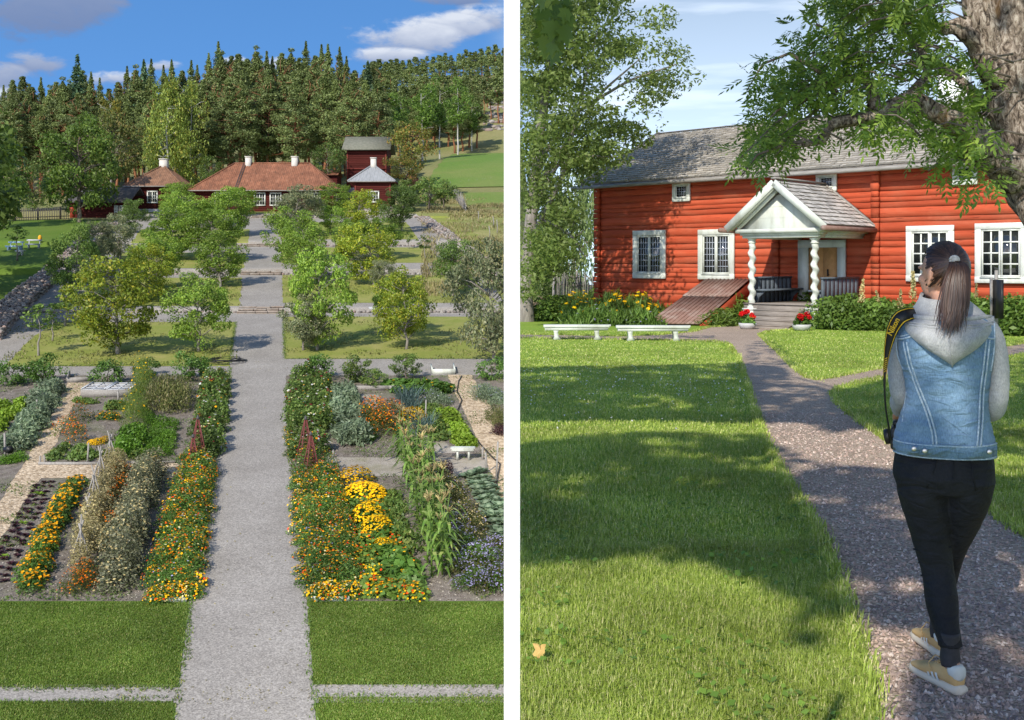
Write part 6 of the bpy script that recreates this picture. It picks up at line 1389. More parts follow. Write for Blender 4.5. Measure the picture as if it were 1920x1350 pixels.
# ---- gnarled ash, east edge: trunk leaning in from the right
rgn = np.random.default_rng(77)
A9 = 9.2
def q9(px, py, Y=A9): return at(px, py, Y)
foot = RG(2055, 531 + F * ZC / A9)
ash = thing('ash_tree', 'old gnarled ash leaning in with long leafy limb over the farmhouse roof', 'tree', (foot.x, foot.y, foot.z))
o = Vector((foot.x, foot.y, foot.z))
def trunkmesh():
    mb = MB()
    def limb(pts, rad, n=14):
        P = [Vector(p) for p in pts]; Q = []; Rr = []
        for i in range(len(P) - 1):
            a = P[max(i - 1, 0)]; b = P[i]; c = P[i + 1]; d = P[min(i + 2, len(P) - 1)]
            for s in range(6):
                t = s / 6; Q.append(0.5 * ((2 * b) + (c - a) * t + (2 * a - 5 * b + 4 * c - d) * t * t + (3 * b - a - 3 * c + d) * t ** 3)); Rr.append(rad[i] + (rad[i + 1] - rad[i]) * t)
        Q.append(P[-1]); Rr.append(rad[-1]); rings = []; ref = Vector((0, 1, 0)); ph = rgn.uniform(0, 6.28, 4)
        for i, p in enumerate(Q):
            d = (Q[min(i + 1, len(Q) - 1)] - Q[max(i - 1, 0)]).normalized(); ref = (ref - d * ref.dot(d)).normalized(); b = d.cross(ref); rr = []
            for j in range(n):
                a = 2 * math.pi * j / n; k = Rr[i] * (1 + .10 * math.sin(3 * a + ph[0] + i * .25) + .09 * math.sin(5 * a + ph[1] - i * .4) + .10 * math.sin(i * .9 + ph[2] + 2 * a) + rgn.normal() * .03)
                rr.append(p - o + (ref * math.cos(a) + b * math.sin(a)) * k)
            rings.append(rr)
        mb.loft(rings)
    limb([q9(2060, 950), q9(2050, 640), q9(2000, 480), q9(1940, 340), q9(1910, 200), q9(1895, 110), q9(1905, 0), q9(1910, -150), q9(1880, -340)], [.34, .27, .24, .235, .21, .20, .21, .17, .12])
    limb([q9(1885, 150), q9(1840, 82), q9(1800, 52), q9(1765, 55)], [.17, .12, .085, .045], 12)
    limb([q9(1870, 110), q9(1840, 30), q9(1815, -60), q9(1760, -200)], [.17, .14, .11, .06], 12)
    limb([q9(1915, 330, 9.1), q9(1865, 292, 9.0), q9(1830, 262, 8.9), q9(1770, 218, 8.8), q9(1700, 190, 8.8), q9(1640, 218, 8.8), q9(1565, 232, 8.7), q9(1540, 262, 8.7), q9(1492, 275, 8.6)], [.17, .15, .12, .085, .075, .06, .045, .03, .015], 10)
    limb([q9(1640, 205, 8.8), q9(1625, 150, 8.9), q9(1560, 152, 8.9), q9(1500, 170, 8.9), q9(1445, 220, 8.8)], [.05, .04, .028, .018, .008], 8)
    limb([q9(1700, 190, 8.8), q9(1740, 130, 9.2), q9(1700, 60, 9.4), q9(1640, 20, 9.4)], [.05, .035, .022, .01], 8)
    limb([q9(1895, 260, 9.2), q9(1840, 190, 9.8), q9(1760, 120, 10.2), q9(1700, 100, 10.4)], [.09, .05, .03, .012], 8)
    return mb.mesh('trunk', M['ash_bark'], True)
def barkmat():
    mt, nt, p, out = nodes_of('ash_bark'); vec = coords(nt, (1, 1, .45)); n = noise(nt, vec, 26, 6, 0.7, .8)
    col = ramp(nt, n, [(0.38, (0.035, 0.027, 0.022)), (0.50, (0.23, 0.18, 0.14)), (0.63, (0.50, 0.43, 0.36))])
    k = nt.nodes.new('ShaderNodeMapRange'); nt.links.new(noise(nt, vec, 3.5, 4), k.inputs[0]); k.inputs[1].default_value = .6; k.inputs[2].default_value = .7; k.inputs[4].default_value = .7
    nt.links.new(mixc(nt, k.outputs[0], col, (0.36, 0.22, 0.09)), p.inputs['Base Color']); p.inputs['Roughness'].default_value = .9; p.inputs['Specular IOR Level'].default_value = .15
    bumpn(nt, p, n, 1.0, .03); return mt
M['ash_bark'] = barkmat()
link('trunk', trunkmesh(), ash)
CROWN = [(1400, 200), (1410, 155), (1435, 120), (1495, 70), (1490, 40), (1560, -20), (1580, -60), (1760, -60), (1770, 60), (1840, 110), (1862, 180), (1865, 250), (1868, 310), (1830, 358), (1775, 318), (1745, 280), (1650, 232), (1560, 252), (1510, 265), (1440, 310), (1408, 312), (1385, 285), (1415, 255), (1450, 222)]
def twigs(rgn, poly, n, y0, y1, per, spread, L, slope=None):
    C = []; D = []; T = []; x0 = min(p[0] for p in poly); x1 = max(p[0] for p in poly); a0 = min(p[1] for p in poly); a1 = max(p[1] for p in poly)
    while len(T) < n:
        px, py = rgn.uniform(x0, x1), rgn.uniform(a0, a1)
        if in_poly([px], [py], poly)[0]: T.append(np.array(at(px, py, rgn.uniform(y0, y1))))
    for t in T:
        m = int(per * rgn.uniform(.6, 1.4)); ax = unit(np.array([-.7, -.15, -.1]) + rgn.normal(size=3) * .6); k = rgn.uniform(-.5, .5, m)
        c = t + ax * (k * spread * 2)[:, None] + rgn.normal(size=(m, 3)) * spread * .25; C.append(c)
        D.append(unit(ax * .6 + rgn.normal(size=(m, 3)) * .7 + np.array([-.1, 0, -.25])))
    C = np.concatenate(C); D = np.concatenate(D); return T, C, D
T, C, D = twigs(rgn, CROWN, 310, 8.2, 10.4, 9, .17, .2)
SKYHOLE = [(1690, 130, 26), (1480, 130, 18), (1830, 150, 20), (1390, 250, 22), (1745, 290, 22), (1600, 280, 12), (1808, 128, 30), (1780, 160, 22)]
px, py = proj(C); keep = np.ones(len(C), bool)
for hx, hy, hr in SKYHOLE: keep &= (px - hx) ** 2 + (py - hy) ** 2 > (hr * rgn.uniform(.7, 1.2, len(C))) ** 2
C, D = C[keep], D[keep]
mb = MB(); mb.bulk(pinnate(rgn, C - np.array(o), D, rgn.uniform(.13, .22, len(C))), 4); mb.build('crown', LM['ash'], ash)
mb = MB()
for t in T[::2]:
    t = Vector(t); e = t + Vector((rgn.uniform(.15, .4), rgn.uniform(-.1, .1), rgn.uniform(-.12, .18))); mb.tube([e - o, t.lerp(e, .5) - o + Vector((0, 0, .04)), t - o], [.010, .007, .003], 4)
for a in ([(1545, 262, 8.7), (1480, 268, 8.6), (1420, 290, 8.6), (1390, 330, 8.6)], [(1560, 160, 8.9), (1505, 190, 8.9), (1450, 235, 8.8), (1385, 300, 8.7)], [(1570, 170, 8.9), (1520, 215, 8.9), (1470, 265, 8.8)], [(1625, 150, 8.9), (1600, 80, 9), (1530, 45, 9)], [(1560, 150, 8.9), (1480, 100, 9), (1430, 120, 9), (1400, 170, 9)], [(1840, 300, 9), (1780, 290, 9), (1740, 320, 9)]):
    mb.tube([q9(*p) - o for p in a], [.022, .016, .011, .005][:len(a)], 5)
mb.build('twigs', M['bark'], ash)

# ---- big tree at the west corner of the farmhouse
f0 = RG(988, 604); o = f0.copy()
wt = thing('ash_tree', 'tall airy ash beside the west corner of the red farmhouse', 'tree', o)
CR2 = [(974, -60), (1160, -60), (1175, 20), (1240, 25), (1252, 50), (1235, 85), (1285, 95), (1288, 130), (1270, 165), (1235, 185), (1215, 215), (1230, 250), (1180, 285), (1140, 315), (1110, 330), (1075, 350), (1062, 420), (1060, 470), (1045, 500), (1020, 470), (1030, 500), (1020, 530), (1000, 550), (974, 560)]
cl = []; rgn = np.random.default_rng(5)
while len(cl) < 300:
    px, py = (rgn.uniform(972, 1290) if len(cl) < 190 else rgn.uniform(972, 1110)), rgn.uniform(-60, 560)
    if in_poly([px], [py], CR2)[0]: cl.append(np.array(at(px, py, rgn.uniform(37.5, 44.5))))
P = []; O = []
for c in cl:
    m = int(rgn.uniform(70, 170)); d, oo = ball(rgn, m, .2); P.append(c + d * np.array([.95, .95, .5]) * rgn.uniform(.6, 1.2)); O.append(oo)
P = np.concatenate(P); O = np.concatenate(O); px, py = proj(P); k = (px > 972); P, O = P[k], O[k]
mb = MB(); mb.bulk(leafquads(rgn, P - np.array(o), .20 * rgn.uniform(.6, 1.35, len(P)), .42, .6, O, .7), 4); mb.build('crown', LM['ash_light'], wt)
mb = MB(); W = lambda px, py, Y=42.0: at(px, py, Y) - o
branchy(mb, rgn, [W(990, 640), W(984, 560), W(990, 470), W(1000, 380), W(1012, 250), W(1030, 120), W(1040, -40)], .34, .12, 10, .06)
for a, r in (([(990, 480), (1010, 420), (1055, 330), (1090, 180), (1120, 60)], .14), ([(1003, 360), (1060, 270), (1130, 170), (1200, 110)], .12), ([(1010, 300), (1080, 210), (1180, 150), (1270, 120)], .10), ([(1000, 390), (1050, 300), (1110, 292), (1170, 296)], .10), ([(1000, 400), (1070, 440), (1095, 480)], .07), ([(995, 440), (1040, 460), (1070, 500)], .05)):
    branchy(mb, rgn, [W(x, y, 42 - i * .6) for i, (x, y) in enumerate(a)], r, .02, 6, .05)
mb.build('trunk', M['pale_bark'], wt)

# ---- pale bushes and trees behind the farmhouse corner
for i, (px, yt, yb, w, Y, lb) in enumerate([(1010, 395, 585, 90, 56, 'pale green leafy bush behind the ash trunk'), (1075, 300, 580, 110, 60, 'tall pale bush beside the farmhouse corner'), (1040, 430, 560, 80, 53, 'low sunlit bush in front of the pale bushes'), (1120, 250, 580, 120, 68, 'pale leafy tree behind the farmhouse gable'), (1000, 250, 580, 100, 70, 'tall pale leafy tree far behind the ash trunk')]):
    s = F / Y; X = max((px - CX) / s, w / s * .55 + .3); z = ZC - (yb - CY) / s; h = (yb - yt) / s
    TREES['pale_%d' % i] = [tree_mesh(400 + i, 1, .05, .02, .5, (.5, .5, .48), 34, 3600, .045, LM['bg'], M['bark'], .16)]
    plant_tree('pale_%d' % i, 'leafy_bush', lb, 'bush', (X, Y, z), (w / s / 1.1, w / s / 1.1, h))
# ---- beds
def eplant(key, name, label, cat, px, py, s=1.0, group=None, dY=0):
    p = RG(px, py); p.y += dY; p.z = -RS * p.y; return plant(key, name, label, cat, p, s, group)
kindof('daylily', 4, lambda s: clump(s, .55, .75, 420, .34, LM['lily'], [(FL['yellow'], 26, .12)], .10, spiky=True, nfl_low=.9))
kindof('lilyleaf', 3, lambda s: clump(s, .5, .55, 380, .30, LM['lily'], [(FL['violet'], 5, .06)], .12, spiky=True))
kindof('fern', 3, lambda s: clump(s, .6, .75, 420, .22, LM['fern'], (), .22, up=.8))
kindof('leafbush', 5, lambda s: clump(s, .85, 1.0, 1500, .14, LM['bright'], (), .55, up=.7))
def plume(seed):
    rgn = np.random.default_rng(seed); mb = MB(); mb.tube([(0, 0, 0), (0.02, 0, .8), (.06, 0, 1.5)], .012, 4); n = 260; t = rgn.random(n) ** .8; a = rgn.uniform(0, 6.28, n); r = .15 * (1 - t) ** .7 * (.5 + .5 * np.abs(np.sin(t * 9 + a))) * rgn.random(n) ** .5
    P = np.stack([.06 * t + r * np.cos(a), r * np.sin(a), .85 + .75 * t], 1); mb.bulk(leafquads(rgn, P, .07, .5, .5), 4, 1); return mb.mesh('plant', [LM['fern'], FL['cream']])
kindof('astilbe', 3, plume)
RW = ['first', 'second', 'third', 'fourth', 'fifth', 'sixth', 'seventh', 'eighth', 'ninth', 'tenth', 'eleventh', 'twelfth', 'thirteenth', 'fourteenth', 'fifteenth', 'sixteenth', 'seventeenth', 'eighteenth', 'nineteenth', 'twentieth', 'twenty-first', 'twenty-second']
random.seed(31)
for i in range(15): eplant('daylily' if i % 5 < 3 else 'lilyleaf', 'daylily_plant', f'yellow flowering daylily in the farmhouse bed, {RW[i]} from the corner' if i % 5 < 3 else f'grassy flowerless daylily in the farmhouse bed, {RW[i]} from the corner', 'flower', 1075 + i * 11.5 + random.uniform(-4, 4), 603 + random.uniform(-3, 6) - i * .2, 1.35, 'daylilies by the farmhouse wall' if i % 5 < 3 else 'flowerless daylilies')
for i in range(8): eplant('lilyleaf', 'daylily_plant', f'grassy flowerless daylily at the front of the farmhouse bed, {RW[i]} from left', 'plant', 1100 + i * 17, 611, 1.05, 'flowerless daylilies')
for i in range(4): eplant('daylily', 'daylily_plant', f'yellow daylily left of the farmhouse corner, {RW[i]} from the left', 'flower', 1070 + i * 12, 592 - i, 1.4, 'daylilies left of the corner')
for i, (px, py, s, lb) in enumerate([(1035, 602, 1.1, 'round low green bush left of the daylilies'), (1052, 598, 1.2, 'second low green bush, next to the daylilies'), (1118, 588, 1.1, 'green bush behind the daylilies at the farmhouse corner')]): eplant('leafbush', 'low_bush', lb, 'bush', px, py, s)
for i, (px, py, s) in enumerate([(1346, 612, 1.0), (1362, 610, 1.25), (1380, 606, 1.35), (1392, 610, .9), (1352, 606, 1.0)]): eplant('fern', 'fern_plant', f'bright green fern between cellar hatch and porch steps, {RW[[0, 2, 3, 4, 1][i]]} from the hatch', 'fern', px, py, s, 'ferns by the porch')
for i in range(22):
    px = 1545 + i * 13 + random.uniform(-4, 4); eplant('leafbush', 'border_bush', f'leafy green border plant between porch and person, {RW[i]} from the porch', 'bush', px, 616 + i * .25 + random.uniform(-2, 2) - (8 if i % 3 == 0 else 0), 1.0 + .25 * (i % 3 == 0), 'leafy border plants')
for i, px in enumerate([1612, 1655, 1692, 1708, 1718, 1828]): eplant('astilbe', 'astilbe_plant', f'tall cream flower plume above the leafy farmhouse border, {RW[i]} from the porch', 'flower', px, 617 + (px - 1572) * .022, 1.0, 'cream plumes of the border')
for i in range(12): eplant('leafbush', 'border_bush', f'leafy green border plant right of the person, {RW[i]} from her', 'bush', 1800 + i * 14, 625 + i * .4, 1.15, 'leafy border plants right of the person')
def flowerpot(label, px, py):
    p = RG(px, py); t = thing('flower_pot', label, 'flower pot', p, 0, None); rgn = np.random.default_rng(int(px))
    mb = MB(); n = 24; pr = [(.17, 0), (.24, .04), (.29, .12), (.30, .20), (.27, .205), (.25, .16)]
    mb.loft([[Vector((r * (1 + .02 * (-1) ** j) * math.cos(2 * math.pi * j / n), r * (1 + .02 * (-1) ** j) * math.sin(2 * math.pi * j / n), z)) for j in range(n)] for r, z in pr]); mb.build('bowl', M['pot'], t)
    ob = link('geranium', clump(int(px), .27, .34, 160, .12, LM['veg'], (), .85, up=.8), t); ob.location = (0, 0, .16)
    V = []; C = [np.array([rgn.uniform(-.22, .22), rgn.uniform(-.2, .1), .40 + rgn.uniform(0, .2)]) for _ in range(9)]
    for c in C: d, _ = ball(rgn, 60, .4); V.append(leafquads(rgn, c + d * .075, .06, .9, .3, d, 1))
    mb = MB(); mb.bulk(np.concatenate(V), 4); mb.build('red_blossoms', flat('geranium', (0.62, 0.008, 0.012), (0.70, 0.02, 0.02)) if 'geranium' not in FL else FL['geranium'], t)
flowerpot('pale round pot of red geraniums left of the porch steps', 1402, 617); flowerpot('pale round pot of red geraniums right of the porch steps', 1503, 620)
# sign post, stump, wattle fence
p = RG(1868, 640); t = thing('information_post', 'weathered wooden post holding a dark sign seen edge on behind the person', 'sign', p); s = F / p.y
mb = MB(); mb.box(-.035, .035, -.035, .035, -.1, (640 - 507) / s); mb.build('post', M['wood_grey'], t)
mb = MB(); mb.box(-.16, -.10, -.03, .03, (640 - 598) / s, (640 - 520) / s); mb.build('side_batten', M['wood_grey'], t)
mb = MB(); mb.box(-.098, -.037, -.5, .028, (640 - 596) / s, (640 - 524) / s); mb.build('dark_board', M['black'], t)
p = RG(978, 597); mb = MB(); mb.lathe([(.19, -.1), (.17, .1), (.155, .5), (.16, .62), (.0, .64)], 10); ob = mb.build('old_stump', M['bark']); ob.location = p + Vector((.05, 0, 0)); tag(ob, 'dark short stump at the foot of the tall airy ash', 'stump')
a, b = RG(1035, 590), RG(1125, 586); t = thing('wattle_fence', 'grey wattle fence behind the daylilies at the farmhouse corner', 'fence', a); d = b - a; L = d.length; s = F / a.y; rgx = random.Random(2)
mb = MB()
for i in range(64): p = d * (i / 64) + Vector((0, rgx.uniform(-.04, .04), 0)); mb.tube([p + Vector((0, 0, -.1)), p + Vector((rgx.uniform(-.06, .06), 0, rgx.uniform(1.5, 2.1)))], .016, 4)
mb.build('withies', M['wood_grey'], t)
for h in (.35, .9, 1.45): mb = MB(); mb.bar(Vector((0, .05, h)), d + Vector((0, .05, h + rgx.uniform(-.1, .1))), .05, .05); mb.build('rail', M['wood_grey'], t)
for f in (.05, .5, .97): mb = MB(); p = d * f; mb.box(p.x - .05, p.x + .05, p.y + .08, p.y + .17, -.2, 2.1); mb.build('post', M['wood_grey'], t)
V = []; rgn = np.random.default_rng(8); c0 = RG(1010, 592)
for i in range(500): d, _ = ball(rgn, 1, .3); V.append(c0 + Vector((d[0][0] * 1.1, d[0][1] * .6 + 1.0, abs(d[0][2]) * .8)))
mb = MB(); mb.bulk(leafquads(rgn, np.array(V, dtype=float) , .5, .05, .3), 4); ob = mb.build('brushwood_pile', M['hatch_wood']); tag(ob, 'brown heap of cut brushwood in front of the wattle fence', 'brushwood')

# ---- large maple whose crown shades the lawn; it stands beside and above the viewer, one spray hangs into view
SHADE = [([(960, 690), (1080, 688), (1405, 682), (1470, 690), (1490, 735), (1500, 792), (1430, 796), (1200, 788), (960, 792)], 1.0), ([(960, 838), (1100, 818), (1250, 812), (1420, 818), (1500, 860), (1640, 880), (1700, 960), (1760, 1120), (1900, 1250), (1960, 1290), (1960, 1420), (1630, 1400), (1600, 1240), (1520, 1150), (1420, 1085), (1330, 1060), (1180, 1068), (1080, 1050), (960, 1078)], 1.0),
         ([(1490, 715), (1570, 735), (1640, 800), (1560, 812), (1500, 790)], .8), ([(1570, 735), (1660, 712), (1700, 800), (1650, 815)], .75), ([(1500, 1120), (1600, 1150), (1640, 1400), (1570, 1400), (1510, 1250)], .75), ([(1400, 640), (1460, 640), (1500, 690), (1400, 690)], .2),
         ([(1640, 880), (1960, 900), (1960, 1240), (1760, 1140)], .8), ([(1700, 560), (1960, 640), (1960, 900), (1700, 860)], .25), ([(960, 618), (1340, 618), (1340, 634), (960, 634)], .5)]
HOLES = [([(1755, 1035), (1850, 1040), (1855, 1125), (1775, 1120)], .85), ([(1470, 935), (1590, 925), (1600, 945), (1490, 950)], .9), ([(1430, 850), (1580, 843), (1590, 856), (1450, 862)], .8), ([(1480, 745), (1560, 745), (1560, 760), (1490, 760)], .6), ([(1060, 895), (1180, 885), (1190, 905), (1070, 912)], .6), ([(1130, 870), (1180, 865), (1200, 875), (1140, 880)], .6), ([(1270, 900), (1330, 890), (1340, 905), (1280, 915)], .5), ([(1240, 830), (1290, 825), (1300, 840), (1250, 845)], .5), ([(1640, 1000), (1760, 985), (1780, 1010), (1660, 1020)], .5), ([(1660, 1100), (1720, 1090), (1740, 1125), (1680, 1130)], .6)]
rgn = np.random.default_rng(15)
def shade_points(n):
    X = rgn.uniform(-.3, 8.5, n); Y = rgn.uniform(3.2, 31, n); X = X * (.3 + Y / 22); Z = -RS * Y; px = CX + X / Y * F; py = CY - (Z - ZC) / Y * F
    w = np.zeros(n)
    for poly, d in SHADE: w = np.maximum(w, in_poly(px, py, poly) * d)
    for poly, d in HOLES: w = np.where(in_poly(px, py, poly), w * (1 - d), w)
    nz = vnoise(rgn, X + 20, Y + 20, .55); w = w * np.where(nz > .30, 1, .25)
    k = rgn.random(n) < w; return np.stack([X[k], Y[k], Z[k]], 1)
G = shade_points(70000); sd = np.array(SUN_DIR); 
hgt = 6.2 + 2.6 * vnoise(rgn, G[:, 0] + 31, G[:, 1] + 31, 2.2) + rgn.uniform(-.35, .35, len(G)); lim = 2.6 + .262 * np.maximum(0, G[:, 1] - 9)
P = G - sd * (hgt / -sd[2])[:, None]
vis = (P[:, 1] > .3) & (P[:, 2] < 1.512 + .2475 * P[:, 1] + 1.0); P = P[~vis]
tt = (1.5 - P[:, 1]) / sd[1]; hx = P[:, 0] + sd[0] * tt; hz = P[:, 2] + sd[2] * tt; P = P[~((np.abs(hx) < .25) & (hz > -.6) & (hz < 2.6) & (tt > 0))]   # leaves dropped so the sun reaches the added post
mt_ = thing('maple_tree', 'spreading maple beside the viewer, only a dark spray of leaves hangs into view', 'tree', (2.6, -4.5, .08)); o = Vector((2.6, -4.5, .08))
mb = MB(); mb.bulk(leafquads(rgn, P - np.array(o), .19 * rgn.uniform(.7, 1.3, len(P)), .85, 1.6, None), 4); mb.build('crown', LM['maple'], mt_)
mb = MB(); branchy(mb, rgn, [(0, 0, -.2), (-.1, .1, 2.0), (-.5, .6, 4.2), (-1.2, 1.6, 6.2), (-2.0, 3.0, 7.4)], .38, .10, 10, .05)
for e in ((-4.5, 3, 7.2), (-1.5, 6.5, 7.6), (-3.5, 8, 7.8), (.5, 2.0, 7.2), (-5.5, -2, 7.0), (-3, 12, 7.8)): branchy(mb, rgn, [(-.5, .6, 4.2), (e[0] * .5, e[1] * .45, 6.4), e], .14, .03, 6, .05)
# the hanging bough
tip = at(1010, 60, 4.6) - o; branchy(mb, rgn, [(-1.2, 1.6, 6.2), (-1.9, 5.0, 5.2), tip + Vector((-.02, -.6, .9)), tip + Vector((-.02, -.1, .15))], .06, .006, 6, .03)
mb.build('trunk', M['bark'], mt_)
def mapleleaf(seed):
    pts = []; lob = [(90, 1.0), (62, .55), (40, .88), (20, .48), (-8, .72), (-35, .38), (-75, .42)]
    for a, r in lob: pts.append((r * math.cos(R(a)), r * math.sin(R(a))))
    left = [(-x, y) for x, y in pts[1:][::-1]]; return pts + [(0, -.25)] + left
LEAF2 = mapleleaf(0)
mb = MB()
for i in range(58):
    while True:
        px, py = rgn.uniform(972, 1068), rgn.uniform(-40, 112)
        if py < 115 - abs(px - 1020) * .7 - (px > 1045) * 18: break
    c = at(px, py, rgn.uniform(4.2, 5.0)); s = rgn.uniform(.045, .085)
    z = Vector((rgn.normal() * .5, -.9, rgn.normal() * .5)).normalized(); dn = Vector((rgn.normal() * .45, 0, -1)); y = (dn - z * dn.dot(z)).normalized(); x = y.cross(z)
    if CX + (c.x - s * 1.2) / c.y * F < 974: continue
    vs = [c - o + x * (p * s) + y * (q * s) + z * (-.25 * s * (p * p)) for p, q in LEAF2]; n = len(vs); mb.add([c - o] + vs, [(0, 1 + j, 1 + (j + 1) % n) for j in range(n)])
    mb.tube([c - o - y * s * .3, c - o - y * s * .9 + z * .01], .0016, 3)
mb.build('hanging_spray', LM['maple'], mt_)
Q = np.array([list(at(rgn.uniform(960, 1085), rgn.uniform(-60, 120), rgn.uniform(4.3, 4.9))) for _ in range(420)]) - sd * rgn.uniform(2.0, 3.4, 420)[:, None]
mb = MB(); mb.bulk(leafquads(rgn, Q - np.array(o), .17, .9, 1.4), 4); mb.build('added_shade_spray', LM['maple'], mt_)  # unseen leaves added toward the sun to darken the hanging spray

# ---- grass blades, clover, daisies, loose gravel: masses nobody could count
def blades(rgn, X, Y, H, wid, lean=1.15):
    n = len(X); Z = -RS * Y; a = rgn.uniform(0, 6.28, n); d = np.stack([np.cos(a), np.sin(a), np.zeros(n)], 1); s = np.stack([-np.sin(a), np.cos(a), np.zeros(n)], 1); b = np.stack([X, Y, Z], 1); k = (rgn.random(n) * lean)[:, None]; h = H[:, None]; w = wid[:, None]
    up = np.array([0, 0, 1.0]); m = b + up * h * .55 + d * h * k * .35; t = b + up * h * (1 - .35 * k) + d * h * k
    q1 = np.stack([b - s * w * .5, b + s * w * .5, m + s * w * .42, m - s * w * .42], 1); q2 = np.stack([m - s * w * .42, m + s * w * .42, t + s * w * .06, t - s * w * .06], 1)
    return np.concatenate([q1, q2]).reshape(-1, 3)
def lawn_points(n, y0, y1, xmax, edge=0.0):
    Y = y0 + (y1 - y0) * rgn.random(n) ** 1.25; X = rgn.random(n) * (Y * .5) + .012; px = CX + X / Y * F; py = CY + F * RS + F * ZC / Y
    k = ~in_poly(px + rgn.normal(size=n) * 5, py + rgn.normal(size=n) * 3, PATH) & (px < 1980); return X[k], Y[k]
LM['blade'] = leafmat('grass_blades', (0.250, 0.345, 0.050), (0.430, 0.530, 0.095), c3=(0.72, 0.66, 0.32), trans=.35, wsc=.8, rough=.45)
LM['clover'] = leafmat('clover_leaves', (0.15, 0.28, 0.04), (0.24, 0.40, 0.06), trans=.3, wsc=.9)
VB = []
for (n, y0, y1, h0, h1, w) in ((120000, 3.4, 6.2, .015, .056, .0032), (70000, 6.0, 11, .02, .055, .006), (60000, 10.5, 20, .02, .045, .010), (45000, 19, 34, .02, .04, .018)):
    X, Y = lawn_points(n, y0, y1, 0); tuft = vnoise(rgn, X + 9, Y + 9, .22) * .6 + vnoise(rgn, X + 5, Y + 5, .9) * .4; H = (h0 + (h1 - h0) * rgn.random(len(X))) * (.55 + tuft)
    VB.append(blades(rgn, X, Y, H, np.full(len(X), w) * rgn.uniform(.7, 1.3, len(X))))
mb = MB(); mb.bulk(np.concatenate(VB), 4); kind(mb.build('grass', LM['blade']), 'stuff')
# long tufts at the edges of the walk
VB = []
for i in range(len(PATH)):
    a, b = PATH[i], PATH[(i + 1) % len(PATH)]
    if max(a[1], b[1]) > 1390 or min(a[0], b[0]) > 1960: continue
    A, B = RG(*a), RG(*b); L = (B - A).length; n = int(L * (420 if A.y < 12 else 130)); t = rgn.random(n); X = A.x + (B.x - A.x) * t + rgn.normal(size=n) * .025; Y = A.y + (B.y - A.y) * t + rgn.normal(size=n) * .04
    k = X > .02; X, Y = X[k], Y[k]; VB.append(blades(rgn, X, Y, .03 + .06 * rgn.random(len(X)), .004 + .0006 * Y, .9))
mb = MB(); mb.bulk(np.concatenate(VB), 4); kind(mb.build('edge_grass', LM['blade']), 'stuff')
X, Y = lawn_points(2600, 3.4, 9, 0); c = np.stack([X, Y, -RS * Y + .02 + .03 * rgn.random(len(X))], 1); mb = MB(); k = vnoise(rgn, X + 3, Y + 3, .35) > .55; c = c[k]
mb.bulk(leafquads(rgn, c, .03 * rgn.uniform(.6, 1.4, len(c)), .9, 2.5), 4); kind(mb.build('clover', LM['clover']), 'stuff')
pxs = rgn.uniform(980, 1460, 620); pys = 712 + rgn.normal(size=620) * 22 + (rgn.random(620) < .35) * rgn.uniform(0, 70, 620); V = np.array([list(RG(a, b)) for a, b in zip(pxs, pys)]); ok = ~in_poly(pxs, pys, PATH); V = V[ok]; V[:, 2] += .055
mb = MB(); mb.bulk(leafquads(rgn, V, .026, .95, 3), 4); kind(mb.build('daisies', FL['white']), 'stuff')
def gravel_stones():
    V = []; n = 26000; Y = 3.45 + 9 * rgn.random(n) ** 1.5; X = rgn.uniform(.15, .56, n) * Y; px = CX + X / Y * F; py = CY + F * RS + F * ZC / Y; k = in_poly(px, py, PATH) & (px < 1960); X, Y = X[k], Y[k]; n = len(X)
    oct_ = np.array([[1, 0, 0], [0, 1, 0], [-1, 0, 0], [0, -1, 0], [0, 0, 1.0]]); s = .0085 * rgn.uniform(.5, 1.5, n) * (1 + Y * .02)
    a = rgn.uniform(0, 6.28, n); ca, sa = np.cos(a), np.sin(a); v = oct_[None] * rgn.uniform(.6, 1.25, (n, 5, 3)) * s[:, None, None]; v[:, :, 2] += s[:, None] * .1
    r = np.stack([v[:, :, 0] * ca[:, None] - v[:, :, 1] * sa[:, None] + rgn.normal(size=(n, 5)) * s[:, None] * .2, v[:, :, 0] * sa[:, None] + v[:, :, 1] * ca[:, None], v[:, :, 2]], 2); b = np.stack([X, Y, -RS * Y + .004], 1)[:, None]; r = r + b
    T = np.stack([r[:, [i, (i + 1) % 4, 4]] for i in range(4)], 1).reshape(-1, 3); return T
def stonechip():
    mt, nt, p, out = nodes_of('gravel_stones'); vec = coords(nt); v = nt.nodes.new('ShaderNodeTexVoronoi'); v.inputs['Scale'].default_value = 45; nt.links.new(vec, v.inputs['Vector']); sp = nt.nodes.new('ShaderNodeSeparateColor'); nt.links.new(v.outputs['Color'], sp.inputs[0])
    nt.links.new(ramp(nt, sp.outputs[0], [(0, (0.20, 0.155, 0.145)), (.4, (0.36, 0.275, 0.23)), (.75, (0.46, 0.33, 0.27)), (1, (0.65, 0.56, 0.49))]), p.inputs['Base Color']); p.inputs['Roughness'].default_value = .85; p.inputs['Specular IOR Level'].default_value = .2; return mt
mb = MB(); mb.bulk(gravel_stones(), 3); kind(mb.build('loose_gravel', stonechip()), 'stuff')
p = RG(1012, 1242); mb = MB(); vs = [Vector((x * .042, y * .042, .05 + .02 * math.sin(3 * x + 2 * y))) for x, y in LEAF2]; mb.add([Vector((0, 0, .055))] + vs, [(0, 1 + j, 1 + (j + 1) % len(vs)) for j in range(len(vs))]); ob = mb.build('fallen_leaf', mat('yellow_leaf', (0.55, 0.38, 0.13), (0.42, 0.25, 0.07), 30)); ob.location = p; ob.rotation_euler = (.2, -.15, 1.0); tag(ob, 'yellow fallen maple leaf lying on the near lawn', 'leaf')
